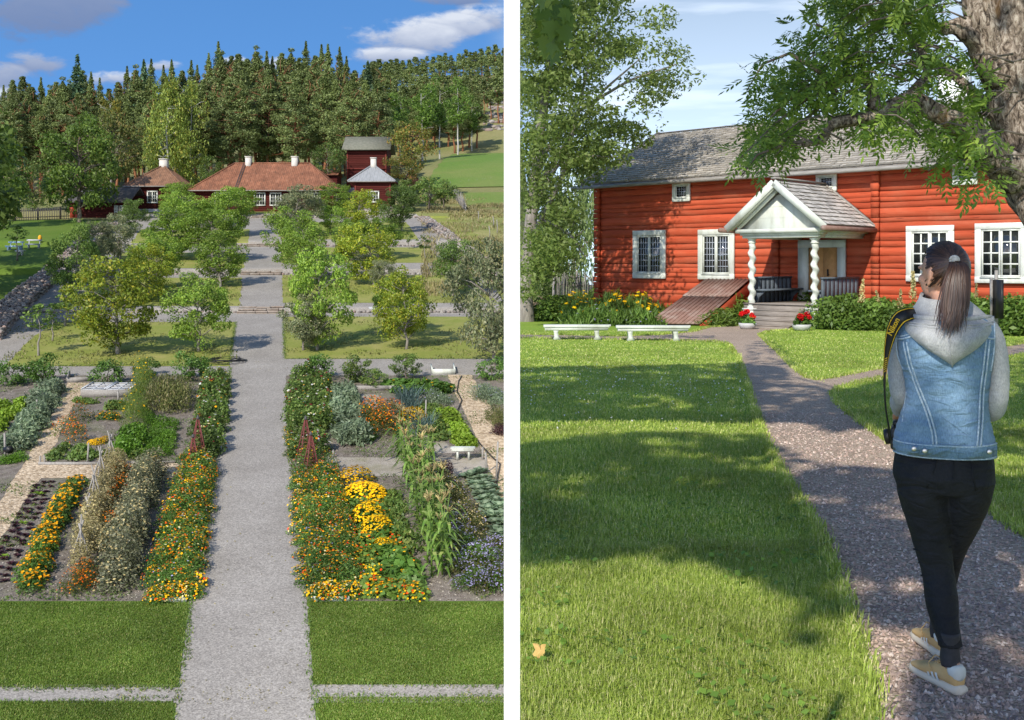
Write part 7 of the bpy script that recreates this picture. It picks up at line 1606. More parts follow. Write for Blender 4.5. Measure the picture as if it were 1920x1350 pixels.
# ------------------------------------------------------------------ the walking visitor
PY_ = 4.12; PX_ = (1770 - CX) * PY_ / F; PRZ = -math.atan2(PX_, PY_); SX, SZ = 523.0, 485.0
def lx(px): return (px - 1770) / SX
def lz(py): return 1.586 - (py - 495) / SZ
def pl(px, py, y=0.0):
    """photo pixel -> the person's own frame; y = metres in front of the body's middle"""
    k = (PY_ + y) / PY_; return Vector(((px - 1770) / SX * k, y, 1.586 - (py - 495) / SZ * k - RS * 0 ))
person = thing('person', 'woman walking away in denim vest over grey hoodie, black trousers and tan sneakers', 'person', (PX_, PY_, -RS * PY_), PRZ)
def fabric(name, c1, c2, sc, wr=0.5, fine=350, rough=.9, spec=.1, wd=.02, c3=None):
    mt, nt, p, out = nodes_of(name); vec = coords(nt); col = ramp(nt, noise(nt, vec, sc, 5, .65), [(.3, c1), (.7, c2)])
    v2 = coords(nt, (1, 1, .25)); col = mixc(nt, .5, col, mixc(nt, 1.0, col, ramp(nt, noise(nt, v2, fine, 2, .6), [(.3, (.55, .55, .55)), (.7, (1.45, 1.45, 1.45))]), 'MULTIPLY'))
    nt.links.new(col, p.inputs['Base Color']); p.inputs['Roughness'].default_value = rough; p.inputs['Specular IOR Level'].default_value = spec
    p.inputs['Sheen Weight'].default_value = .12 if c1[2] > .1 else 0
    h = nt.nodes.new('ShaderNodeMath'); h.operation = 'ADD'; nt.links.new(noise(nt, coords(nt, (1, 1, 2.2)), 9, 3, .5, .5), h.inputs[0]); m2 = nt.nodes.new('ShaderNodeMath'); m2.operation = 'MULTIPLY'; m2.inputs[1].default_value = .05; nt.links.new(noise(nt, vec, fine, 2), m2.inputs[0]); nt.links.new(m2.outputs[0], h.inputs[1])
    bumpn(nt, p, h.outputs[0], wr, wd); return mt
M['denim'] = fabric('washed_denim', (0.200, 0.305, 0.410), (0.090, 0.170, 0.270), 9, .9, 300, wd=.04)
M['denim_dark'] = fabric('dark_denim', (0.075, 0.135, 0.215), (0.055, 0.105, 0.175), 9, .4, 300)
M['seam'] = fabric('pale_seam', (0.50, 0.58, 0.64), (0.22, 0.32, 0.42), 110, .8, 200)
M['hoodie'] = fabric('grey_jersey', (0.37, 0.375, 0.375), (0.29, 0.295, 0.30), 60, .45, 400, wd=.02)
M['trouser'] = fabric('black_stretch_cloth', (0.010, 0.010, 0.012), (0.018, 0.018, 0.020), 5, .7, 300, .75, .25, .035)
M['skin'] = mat('skin', (0.52, 0.29, 0.20), (0.46, 0.25, 0.17), 14, .5, .1, 120, .002); M['skin'].node_tree.nodes['Principled BSDF'].inputs['Subsurface Weight'].default_value = .12; M['skin'].node_tree.nodes['Principled BSDF'].inputs['Subsurface Radius'].default_value = (.01, .004, .002)
M['suede'] = mat('tan_suede', (0.66, 0.44, 0.20), (0.58, 0.37, 0.15), 12, .9, .3, 150, .004)
M['offwhite'] = mat('off_white_rubber', (0.74, 0.66, 0.52), (0.66, 0.58, 0.45), 9, .6)
M['sock'] = mat('sheer_black_sock', (0.045, 0.042, 0.045), (0.025, 0.024, 0.026), 30, .7)
def hairmat():
    mt, nt, p, out = nodes_of('brown_hair'); g = nt.nodes.new('ShaderNodeNewGeometry')
    nt.links.new(ramp(nt, g.outputs['Random Per Island'], [(0, (0.016, 0.008, 0.006)), (.5, (0.042, 0.020, 0.013)), (1, (0.088, 0.043, 0.026))]), p.inputs['Base Color']); p.inputs['Roughness'].default_value = .42; p.inputs['Specular IOR Level'].default_value = .5; return mt
M['hair'] = hairmat()
def ell(c, rx, ry, n=28, tilt=0.0, rot=0.0):
    cr, sr = math.cos(rot), math.sin(rot); out = []
    for j in range(n):
        a = 2 * math.pi * j / n; x, y = rx * math.cos(a), ry * math.sin(a); out.append(Vector((c[0] + x * cr - y * sr, c[1] + x * sr + y * cr, c[2] + tilt * y)))
    return out
def catmull(rows, sub=5):
    """rows of equal-length number tuples -> smooth finer rows"""
    A = [np.array(r, float) for r in rows]; out = []
    for i in range(len(A) - 1):
        a, b, c, d = A[max(i - 1, 0)], A[i], A[i + 1], A[min(i + 2, len(A) - 1)]
        for s in range(sub):
            t = s / sub; out.append(.5 * (2 * b + (c - a) * t + (2 * a - 5 * b + 4 * c - d) * t * t + (-a + 3 * b - 3 * c + d) * t ** 3))
    out.append(A[-1]); return out
def axisloft(mb, rows, n=24, sub=5, cap=True, wr=0.0, rgn=None, mi=0, ex=1.0):
    """rows (x, y, z, r_across, r_depth); rings perpendicular to the axis"""
    Q = catmull(rows, sub); rings = []; ph = rgn.uniform(0, 6.28, 3) if rgn is not None else (0, 0, 0)
    for i, q in enumerate(Q):
        d = Vector(Q[min(i + 1, len(Q) - 1)][:3] - Q[max(i - 1, 0)][:3]).normalized(); s = Vector((1, 0, 0)); s = (s - d * s.dot(d)).normalized(); b = d.cross(s); rr = []
        for j in range(n):
            a = 2 * math.pi * j / n; k = 1 + wr * (math.sin(i * 1.7 + ph[0] + 2 * math.sin(a + ph[1])) + .6 * math.sin(i * 2.9 + 3 * a + ph[2]))
            ca, sa = math.cos(a), math.sin(a); rr.append(Vector(q[:3]) + (s * math.copysign(abs(ca) ** ex, ca) * q[3] + b * math.copysign(abs(sa) ** ex, sa) * q[4]) * k)
        rings.append(rr)
    mb.loft(rings, mi, cap); return rings
def sphere(mb, c, r, n=14, mi=0, M3=None):
    rings = []
    for i in range(1, n):
        t = math.pi * i / n; rings.append([Vector((math.sin(t) * math.cos(2 * math.pi * j / (2 * n)) * r[0], math.sin(t) * math.sin(2 * math.pi * j / (2 * n)) * r[1], math.cos(t) * r[2])) for j in range(2 * n)])
    if M3 is not None: rings = [[M3 @ p for p in q] for q in rings]
    mb.loft([[p + Vector(c) for p in q] for q in rings], mi)
def remesh(o, v, it=3):
    md = o.modifiers.new('remesh', 'REMESH'); md.mode = 'VOXEL'; md.voxel_size = v; md.use_smooth_shade = True
    sm = o.modifiers.new('smooth', 'SMOOTH'); sm.iterations = it; sm.factor = .5; return o
rgp = np.random.default_rng(3)

# joints, in the person's frame (x right, y forward, z up)
HIPL, HIPR = (-.085, 0, .83), (.085, 0, .83)
NL = dict(hip=(lx(1733), .0, lz(900)), knee=(lx(1756), -.02, lz(1068)), ank=(lx(1781), -.155, .115))         # near leg (her left), trailing
FR = dict(hip=(lx(1822), .0, lz(900)), knee=(lx(1782), .10, lz(1060)), ank=(lx(1760), .215, .095))            # far leg, leading
HEAD = Vector((lx(1768), .015, lz(510))); TURN = R(44)                                                        # head turned to her left
fwd = Vector((-math.sin(TURN), math.cos(TURN), -.05)).normalized(); rgt = Vector((math.cos(TURN), math.sin(TURN), 0)); upv = rgt.cross(fwd)
HM = Matrix((rgt, fwd, upv)).transposed()
# body: one continuous skin
mb = MB()
axisloft(mb, [(0, 0, .80, .15, .10), (0, 0, .92, .150, .10), (0, 0, 1.05, .128, .09), (0, 0, 1.18, .145, .10), (0, 0, 1.29, .155, .085), (.0, .0, 1.36, .085, .065), (0.005, .005, 1.40, .056, .056), (.008, .01, 1.47, .052, .055)], 24, 4)
sphere(mb, HEAD + HM @ Vector((0, -.012, .012)), (.076, .092, .098), 14, 0, HM)                                # skull
sphere(mb, HEAD + HM @ Vector((0, .030, -.040)), (.060, .066, .072), 12, 0, HM)                                # face
sphere(mb, HEAD + HM @ Vector((0, .058, -.090)), (.026, .028, .022), 8, 0, HM)                                 # chin
sphere(mb, HEAD + HM @ Vector((0, .098, -.022)), (.012, .022, .012), 8, 0, HM); sphere(mb, HEAD + HM @ Vector((0, .092, -.002)), (.009, .012, .026), 8, 0, HM)
sphere(mb, HEAD + HM @ Vector((0, .086, -.052)), (.022, .012, .007), 8, 0, HM); sphere(mb, HEAD + HM @ Vector((0, .084, -.063)), (.020, .012, .007), 8, 0, HM)
for sg in (-1, 1):
    sphere(mb, HEAD + HM @ Vector((.036 * sg, .062, -.026)), (.024, .024, .022), 8, 0, HM); sphere(mb, HEAD + HM @ Vector((.03 * sg, .072, .022)), (.026, .018, .010), 8, 0, HM)
    e = Matrix.Rotation(R(20 * sg), 3, 'Z')
    sphere(mb, HEAD + HM @ Vector((.076 * sg, -.010, -.018)), (.008, .018, .032), 8, 0, HM @ e); sphere(mb, HEAD + HM @ Vector((.076 * sg, -.002, -.044)), (.007, .010, .012), 8, 0, HM @ e)
    sphere(mb, HEAD + HM @ Vector((.082 * sg, -.018, -.010)), (.006, .014, .026), 8, 0, HM @ e)
ELB = {-1: (lx(1689), .03, lz(740)), 1: (lx(1864), .025, lz(758))}; WRI = {-1: (-.165, .20, .985), 1: (.075, .235, 1.00)}; SHO = {-1: (lx(1700), .022, lz(617)), 1: (lx(1850), .022, lz(617))}
for sg in (-1, 1):
    s, e, w = SHO[sg], ELB[sg], WRI[sg]; axisloft(mb, [(s[0] * .8, s[1], s[2] - .01, .045, .045), (*s, .040, .040), (s[0] + (e[0] - s[0]) * .5 + .005 * sg, .026, (s[2] + e[2]) / 2, .035, .038), (*e, .030, .032)], 14, 3)
    axisloft(mb, [(*e, .034, .034), ((e[0] + w[0]) / 2, (e[1] + w[1]) / 2, (e[2] + w[2]) / 2 - .005, .032, .032), (*w, .022, .026)], 14, 3)
for L_ in (NL, FR):
    h, k, a = L_['hip'], L_['knee'], L_['ank']; axisloft(mb, [(h[0], h[1], h[2] + .03, .062, .066), (h[0] * .75 + k[0] * .25, h[1] * .75 + k[1] * .25, h[2] * .7 + k[2] * .3, .055, .058), (*k, .034, .036), ((k[0] + a[0]) / 2, (k[1] + a[1]) / 2, k[2] * .5 + a[2] * .5, .030, .032), (*a, .027, .031)], 16, 4)
# feet inside the shoes
FD = {'n': Vector((-.62, .78, 0)).normalized(), 'f': Vector((-.42, .90, 0)).normalized()}
for key, L_ in (('n', NL), ('f', FR)):
    a = Vector(L_['ank']); d = FD[key]; axisloft(mb, [(*(a + Vector((0, 0, .02))), .03, .034), (*(a - d * .01 + Vector((0, 0, -.03))), .03, .036), (*(a + d * .05 + Vector((0, 0, -.055))), .028, .026), (*(a + d * .13 + Vector((0, 0, -.07))), .026, .018)], 12, 3)
# hands: palm, four fingers of different lengths, thumb from the side of the palm
def hand(mb, w, d, up, sg, curl):
    """w wrist, d direction of the palm, up = back of the hand, sg = thumb side sign"""
    d = Vector(d).normalized(); up = (Vector(up) - d * Vector(up).dot(d)).normalized(); s = d.cross(up) * sg; w = Vector(w)
    rows = [(0, .020, .015), (.025, .030, .015), (.06, .038, .014), (.085, .038, .012)]; rings = []
    for t, a, b in rows: rings.append([w + d * t + s * (a * math.cos(2 * math.pi * j / 14)) + up * (b * math.sin(2 * math.pi * j / 14)) for j in range(14)])
    mb.loft(rings)
    for i, (o, L) in enumerate(((.028, .066), (.010, .074), (-.009, .069), (-.027, .054))):
        p = w + d * .075 + s * o; q = d.copy(); pts = [p]; ang = 0
        for k, f in enumerate((.45, .32, .23)):
            ang += curl * (.75 if k == 0 else .9) * (1 + .12 * i); q = d * math.cos(ang) - up * math.sin(ang); pts.append(pts[-1] + q * L * f + s * (o * .08))
        mb.tube(pts, [.0095, .009, .0082, .0068], 8)
    p = w + d * .022 + s * .024; a = (d * .55 + s * .75 - up * .25).normalized(); b = (d * .9 + s * .25 - up * .45).normalized(); mb.tube([p, p + a * .034, p + a * .034 + b * .028, p + a * .034 + b * .048], [.0125, .011, .0098, .0075], 8)
hand(mb, WRI[-1], (-.02, .95, -.35), (-.35, .1, 1), 1, .62); hand(mb, WRI[1], (-.80, .55, -.2), (.3, .3, 1), -1, .5)
mbl = MB(); mbl.tube([HEAD + HM @ Vector((x, .0965 - 7 * x * x, -.0575)) for x in (-.02, -.01, 0, .01, .02)], [.002, .0045, .005, .0045, .002], 8)
body = remesh(mb.build('body', M['skin'], person), .0058, 4)
mbl.build('lips', mat('lips', (0.42, 0.16, 0.13), (0.38, 0.14, 0.11), 20, .45), body, True)
for sg in (-1, 1):
    mb = MB(); sphere(mb, HEAD + HM @ Vector((.029 * sg, .0745, .003)), (.0115, .0105, .0075), 10); ey = mb.build('eye', M['white_paint'], body, True)
    mb = MB(); sphere(mb, HEAD + HM @ Vector((.029 * sg, .0815, .003)), (.0052, .0045, .0058), 8); mb.build('iris', M['hair'], ey, True)
    mb = MB(); mb.tube([HEAD + HM @ Vector((.014 * sg, .089, .021)), HEAD + HM @ Vector((.030 * sg, .087, .026)), HEAD + HM @ Vector((.046 * sg, .076, .021))], [.002, .003, .0015], 6); mb.build('eyebrow', M['hair'], body, True)

# trousers
mb = MB()
axisloft(mb, [(lx(1769), 0, lz(830), .172, .118), (lx(1769), -.005, lz(868), .182, .130), (lx(1768), -.012, lz(893), .183, .135), (lx(1768), -.008, lz(912), .165, .120)], 32, 5)
h, k, a = NL['hip'], NL['knee'], NL['ank']
axisloft(mb, [(lx(1730), -.012, lz(885), .100, .125), (lx(1733), -.012, lz(925), .098, .118), (lx(1741), -.012, lz(975), .082, .098), (lx(1749), -.015, lz(1025), .068, .080), (lx(1759), -.025, lz(1071), .060, .068), (lx(1766), -.07, lz(1125) + .015, .060, .068), (lx(1772), -.11, .238, .050, .058), (lx(1780), -.142, .182, .043, .051), (lx(1781), -.146, .160, .044, .052)], 28, 6, True, .010, rgp)
axisloft(mb, [(lx(1820), -.008, lz(885), .090, .120), (lx(1812), .0, lz(925), .088, .110), (lx(1803), .03, lz(970), .074, .09), (lx(1790), .07, lz(1020), .056, .074), (lx(1781), .10, lz(1062), .046, .060), (lx(1770), .14, lz(1110), .046, .058), (lx(1762), .19, lz(1150), .040, .048), (lx(1758), .215, .16, .038, .044)], 26, 6, True, .010, rgp)
tr = remesh(mb.build('trousers', M['trouser'], person), .007, 5)
# creases across the back of the knees and thighs, pocket outlines
mb = MB()
for pts in ([(1690, 945), (1730, 938), (1775, 925)], [(1697, 962), (1740, 960), (1775, 955)], [(1712, 1028), (1750, 1030), (1783, 1018)], [(1722, 1052), (1758, 1050), (1785, 1046)], [(1726, 1075), (1760, 1068)]):
    mb.tube([Vector((lx(x), -.0 - .088 * math.sqrt(max(.05, 1 - ((x - (pts[0][0] + pts[-1][0]) / 2) / ((pts[-1][0] - pts[0][0]) / 2 + 6)) ** 2)) * (1.05 if y < 1000 else .82) - .012, lz(y))) for x, y in pts for _ in (0,)], [.003] + [.006] * (len(pts) - 2) + [.003], 6)
mb.build('crease', M['trouser'], tr, True)
PEX = 2.56
def back(px, py, rows, off=.003):
    """point on the back of a garment defined by rows (x, y, z, rx, ry)"""
    z = lz(py); Q = rows; zs = [q[2] for q in Q]; f = lambda i: float(np.interp(z, zs[::1] if zs[0] < zs[-1] else zs[::-1], [q[i] for q in (Q if zs[0] < zs[-1] else Q[::-1])]))
    x = lx(px); u = max(-.985, min(.985, (x - f(0)) / f(3))); return Vector((x, f(1) - f(4) * ((1 - abs(u) ** PEX) ** (1 / PEX)) - off, z))
TR_ = [(lx(1768), -.008, lz(912), .165, .120), (lx(1768), -.012, lz(893), .183, .135), (lx(1769), -.005, lz(868), .182, .130), (lx(1769), 0, lz(830), .172, .118)]
mb = MB()
for pts in ([(1757, 850), (1750, 875), (1738, 905)], [(1818, 850), (1823, 880), (1828, 905)], [(1787, 850), (1787, 880), (1783, 908)], [(1818, 852), (1840, 850), (1858, 848)], [(1757, 852), (1730, 853), (1690, 852)]): mb.tube([back(x, y, TR_, .004) for x, y in pts], .0022, 5)
mb.build('pocket_seam', M['trouser'], tr)

# denim vest
VEST = [(lx(1770), 0.0, lz(849), .185, .135), (lx(1770), 0, lz(824), .184, .134), (lx(1771), 0, lz(800), .172, .126), (lx(1774), 0, lz(760), .152, .118), (lx(1775), 0, lz(735), .150, .116), (lx(1775), -.002, lz(700), .158, .120), (lx(1773), -.006, lz(660), .172, .122), (lx(1773), -.004, lz(625), .174, .112), (lx(1774), 0, lz(604), .164, .090), (lx(1774), .005, lz(590), .105, .072)]
mb = MB(); rings = axisloft(mb, VEST, 48, 6, True, .006, rgp, 0, .78)
vest = mb.build('denim_vest', M['denim'], person, True)
mb = MB()
def band(py0, py1, off, mi=0, x0=1674, x1=1867):
    A = [back(x, py0, VEST, off) for x in np.linspace(x0, x1, 26)]; B = [back(x, py1, VEST, off) for x in np.linspace(x0, x1, 26)]; C_ = [back(x, py1, VEST, off - .006) for x in np.linspace(x0, x1, 26)]; D_ = [back(x, py0, VEST, off - .006) for x in np.linspace(x0, x1, 26)]
    mb.loft([A, B, C_, D_, A], mi, False, False)
band(823, 849, .006); mb.build('waistband', M['denim'], vest, True)
mb = MB()
def seam(pts, r=.0036, off=.003, m=None): 
    q = [np.array(p, float) for p in pts]; Q = catmull(q, 6); mb.tube([back(p[0], p[1], VEST, off) for p in Q], r, 5)
for dx in (0, 6.5): 
    seam([(1694 + dx, 640), (1703 + dx, 680), (1718 + dx, 722), (1736 + dx, 765), (1747 + dx, 800), (1750 + dx, 824)]); seam([(1853 - dx, 632), (1848 - dx, 680), (1842 - dx, 730), (1840 - dx, 780), (1836 - dx, 824)])
seam([(1678, 637), (1695, 634), (1712, 628)]); seam([(1842, 626), (1854, 630), (1864, 631)]); seam([(1676, 632), (1694, 629), (1708, 624)], .0025); seam([(1680, 600), (1681, 620), (1680, 645), (1684, 672), (1694, 692)], .0035); seam([(1862, 603), (1862, 630), (1860, 660), (1855, 690)], .0035); seam([(1675, 825), (1720, 826), (1770, 826), (1820, 825), (1866, 822)]); seam([(1675, 847), (1720, 848.5), (1770, 848.5), (1820, 848), (1866, 846)]); seam([(1699, 735), (1695, 765), (1692, 790)], .002)
sm_ = mb.build('seam', M['seam'], vest, True)
mb = MB()
for s, (xa, xb) in ((1, (1692, 1722)), (-1, (1860, 1867))): band(828, 844, .012, 0, xa, xb)
mb.build('waist_tab', M['denim'], vest, True)
M['brass'] = mat('steel_button', (0.55, 0.53, 0.50), (0.45, 0.43, 0.40), 40, .35, metal=.9)
for x, y in ((1715, 834), (1735, 836), (1852, 834)):
    c = back(x, y, VEST, .014); mb = MB(); mb.lathe([(.0, -.004), (.0095, -.004), (.0095, .001), (.007, .003), (.003, .002), (0, .0035)], 14); b_ = mb.build('button', M['brass'], vest, True); b_.location = c; b_.rotation_euler = (R(90), 0, 0)
# wrinkle folds of the vest
mb = MB()
for pts, w in (([(1760, 770), (1790, 788), (1815, 806)], .006), ([(1752, 745), (1775, 750), (1795, 760)], .005), ([(1800, 790), (1825, 780), (1845, 782)], .006), ([(1700, 770), (1712, 790), (1722, 812)], .005), ([(1770, 812), (1800, 804), (1830, 812)], .005), ([(1700, 700), (1708, 720), (1714, 735)], .005)):
    Q = catmull([np.array(p, float) for p in pts], 6); n = len(Q); mb.tube([back(p[0], p[1], VEST, -.002) for p in Q], [max(.0006, w * math.sin(math.pi * (i + .3) / (n - .4 + .0))) for i in range(n)], 8)
mb.build('fold', M['denim'], vest, True)

# hoodie: sleeves, collar, hood
mb = MB()
for sg in (-1, 1):
    if sg < 0: rows = [(lx(1712), .02, lz(607), .045, .050), (lx(1694), .028, lz(630), .050, .060), (lx(1687), .03, lz(665), .047, .060), (lx(1686), .028, lz(705), .046, .058), (lx(1689), .03, lz(738), .044, .054), (lx(1693), .07, lz(752), .042, .046), (-.165, .13, 1.03, .040, .040), (WRI[-1][0], WRI[-1][1] - .01, WRI[-1][2] + .004, .032, .032)]
    else: rows = [(lx(1838), .02, lz(607), .045, .050), (lx(1855), .026, lz(630), .048, .060), (lx(1865), .028, lz(672), .047, .060), (lx(1867), .022, lz(715), .046, .058), (lx(1864), .022, lz(752), .045, .054), (lx(1857), .07, lz(768), .042, .046), (.13, .16, 1.01, .040, .040), (WRI[1][0] + .006, WRI[1][1] - .006, WRI[1][2] + .002, .032, .032)]
    mb = MB(); axisloft(mb, rows, 24, 6, True, .012, rgp); mb.build('sleeve', M['hoodie'], person, True)
mb = MB()
rings = [ell((lx(1776), .0, lz(598)), .158, .098, 32, .1), ell((lx(1774), .0, lz(588)), .140, .095, 32, .15), ell((lx(1772), .004, lz(574)), .112, .090, 32, .2), ell((lx(1768), .008, lz(562)), .090, .080, 32, .22), ell((lx(1766), .012, lz(552)), .080, .076, 32, .25), ell((lx(1766), .012, lz(556)), .070, .068, 32, .25)]
mb.loft(rings, 0, False); mb.build('collar', M['hoodie'], person, True)
def hoodpt(u, v, o=0.0):
    """u -1..1 across, v 0 (rim) .. 1 (tip)"""
    rim_y = 596 - 5 * u * u + 4 * math.cos(u * 6) * 0; tip = 681; hw = 88 * (1 - v ** 1.7) ** .85 + .5; cx = 1774 + (1785 - 1774) * v
    py = rim_y + (tip - rim_y) * v ** .92 * (1 - .10 * u * u); px = cx + u * hw
    yb = back(px, min(py, 690), VEST, 0).y; bul = .012 + .050 * math.sin(math.pi * min(1, v * .9 + .12)) ** .8 * (1 - .55 * u * u) + .012 * (1 - v) 
    p = Vector((lx(px), yb - bul - o, lz(py))); 
    p.y += .05 * abs(u) ** 4 * (1 - v); return p
mb = MB(); nu, nv = 33, 22; rows = []
for i in range(nv + 1):
    v = i / nv; rows.append([hoodpt(-1 + 2 * j / (nu - 1), v, .003 * math.sin(j * .9 + i * .35) * (1 - v)) for j in range(nu)])
inner = [[p + Vector((0, .028 * (1 - i / nv) + .004, .0)) for p in r] for i, r in enumerate(rows)]
mb.loft(inner[::-1] + rows, 0, False, False); hood = mb.build('hood', M['hoodie'], person, True)
mb = MB(); mb.tube([hoodpt(-.95 + 1.9 * j / 32, 0.0, .004) + Vector((0, .004, .002)) for j in range(33)], [.0105 * min(1, .25 + 4 * (1 - abs(-1 + j / 16))) for j in range(33)], 10); mb.tube([hoodpt(-.96 + 1.92 * j / 32, .10, .0005) for j in range(33)], .0032, 6); mb.tube([hoodpt(-.93 + 1.86 * j / 32, .155, .0002) for j in range(33)], .002, 6); mb.build('rim', M['hoodie'], hood, True)
mb = MB(); mb.tube([hoodpt(.02, .25 + .75 * j / 12, .0005) for j in range(13)], .0028, 6); mb.build('centre_seam', M['hoodie'], hood, True)

# hair: cap of strands drawn back to the tie, then the ponytail
M['tie'] = mat('pale_elastic', (0.42, 0.42, 0.40), (0.34, 0.34, 0.32), 60, .8)
TIE = Vector((lx(1789), -.092, lz(488)))
mb = MB(); HC0 = HEAD + HM @ Vector((0, -.012, .012))
def scalp(d, k=1.0): return HC0 + HM @ Vector((d[0] * .080 * k, d[1] * .097 * k, d[2] * .104 * k))
rings = []; n = 36
for i in range(19):
    th = math.pi * i / 18 * .98 + .02; rr = []
    for j in range(n):
        a = 2 * math.pi * j / n; d = Vector((math.sin(th) * math.cos(a), math.sin(th) * math.sin(a), math.cos(th)))
        face = d.y > .25 and d.z < .62 + .0 * d.y; k = 1.0
        if d.y > .18: k = 1.0 if d.z > .52 + .25 * (d.y - .5) else .82
        if d.z < -.45: k = min(k, .80)
        if abs(d.x) > .75 and d.y > -.12 and d.z < .05: k = .82
        rr.append(scalp(d, k))
    rings.append(rr)
mb.loft(rings); hair = mb.build('hair', M['hair'], person, True)
def strip(mb, pts, w0, w1, nrm):
    vs = []; k = len(pts)
    for i, p in enumerate(pts):
        d = (pts[min(i + 1, k - 1)] - pts[max(i - 1, 0)]).normalized(); nn = nrm(p); s = d.cross(nn).normalized(); w = (w0 + (w1 - w0) * i / (k - 1)) * .5; vs += [p - s * w, p + nn * w * .35, p + s * w]
    mb.add(vs, [(3 * i + j, 3 * i + j + 1, 3 * i + j + 4, 3 * i + j + 3) for i in range(k - 1) for j in range(2)])
mb = MB(); td = (HM.transposed() @ (TIE - HC0)); td = Vector((td.x / .080, td.y / .097, td.z / .104)).normalized(); cnt = 0
while cnt < 620:
    d = Vector(rgp.normal(size=3)).normalized()
    if d.z < -.42 or (d.y > .20 and d.z < .50 + .25 * (d.y - .5)) or (abs(d.x) > .72 and d.y > -.05 and d.z < .0): continue
    if d.dot(td) > .97: continue
    pts = []; sg = rgp.uniform(1.005, 1.045); sag = rgp.uniform(-.10, .10)
    for i in range(9):
        t = i / 8; q = (d.slerp(td, t * .97) if hasattr(d, 'slerp') else d.lerp(td, t * .97)); q = (q + Vector((0, 0, -sag * math.sin(math.pi * t)))).normalized(); pts.append(scalp(q, sg + .03 * t * t))
    strip(mb, pts, rgp.uniform(.004, .009), .004, lambda p: (p - HC0).normalized()); cnt += 1
mb.build('strands', M['hair'], hair, True)
mb = MB(); mb.tube([TIE + Vector((0, .006, .004)), TIE + Vector((.004, -.020, -.002))], [.013, .014], 14); mb.tube([TIE + Vector((-.0145 * math.cos(a), -.012, .0145 * math.sin(a))) for a in np.linspace(0, 6.28, 17)], .0055, 8); mb.build('hair_tie', M['tie'], hair, True)
mb = MB()
def tail(t, o=(0, 0)): 
    C_ = [TIE, TIE + Vector((.012, -.045, -.02)), Vector((lx(1793), -.16, lz(525))), Vector((lx(1789), -.175, lz(565))), Vector((lx(1784), -.192, lz(598))), Vector((lx(1778), -.20, lz(630)))]
    i = min(4, int(t * 5)); f = t * 5 - i; a, b, c, d = C_[max(i - 1, 0)], C_[i], C_[i + 1], C_[min(i + 2, 5)]
    return .5 * (2 * b + (c - a) * f + (2 * a - 5 * b + 4 * c - d) * f * f + (3 * b - a - 3 * c + d) * f ** 3)
for i in range(520):
    a = rgp.uniform(0, 6.28); r = rgp.random() ** .5; tm = rgp.uniform(.62, .90) if i % 9 else rgp.uniform(.9, 1.0) * (1 - .22 * max(0, abs(math.cos(a)) - .3) * r); pts = []; wv_ = rgp.normal(size=2) * .0055; kx = rgp.uniform(.9, 1.1)
    for j in range(12):
        t = tm * j / 11; w = .014 + .032 * math.sin(min(1, t * 1.5) * math.pi * .5) - .022 * max(0, t - .6) * 2; c = tail(t); pts.append(c + Vector((math.cos(a) * r * w * kx + wv_[0] * t * 3 + .006 * math.sin(7 * t + a * 2) * t, math.sin(a) * r * w * .55 + wv_[1] * t, .004 * math.sin(5 * t + a))))
    strip(mb, pts, rgp.uniform(.004, .007), .0012, lambda p: Vector((math.cos(a) * .6, -1, 0)).normalized())
pt = mb.build('ponytail', M['hair'], hair, True)
mb = MB()
for i in range(70):   # short loose hairs about the nape and hairline
    a = rgp.uniform(2.2, 5.6); d = Vector((math.cos(a) * .8, math.sin(a) * .8, rgp.uniform(-.75, -.40))).normalized(); p = scalp(d, 1.0); e = p + (TIE - p) * rgp.uniform(.25, .5); m_ = (p + e) / 2; m_ = HC0 + (m_ - HC0).normalized() * ((p - HC0).length * 1.04); strip(mb, [p, m_, HC0 + (e - HC0).normalized() * (p - HC0).length * 1.06], .004, .002, lambda q: (q - HC0).normalized())
mb.build('nape_hair', M['hair'], hair, True)

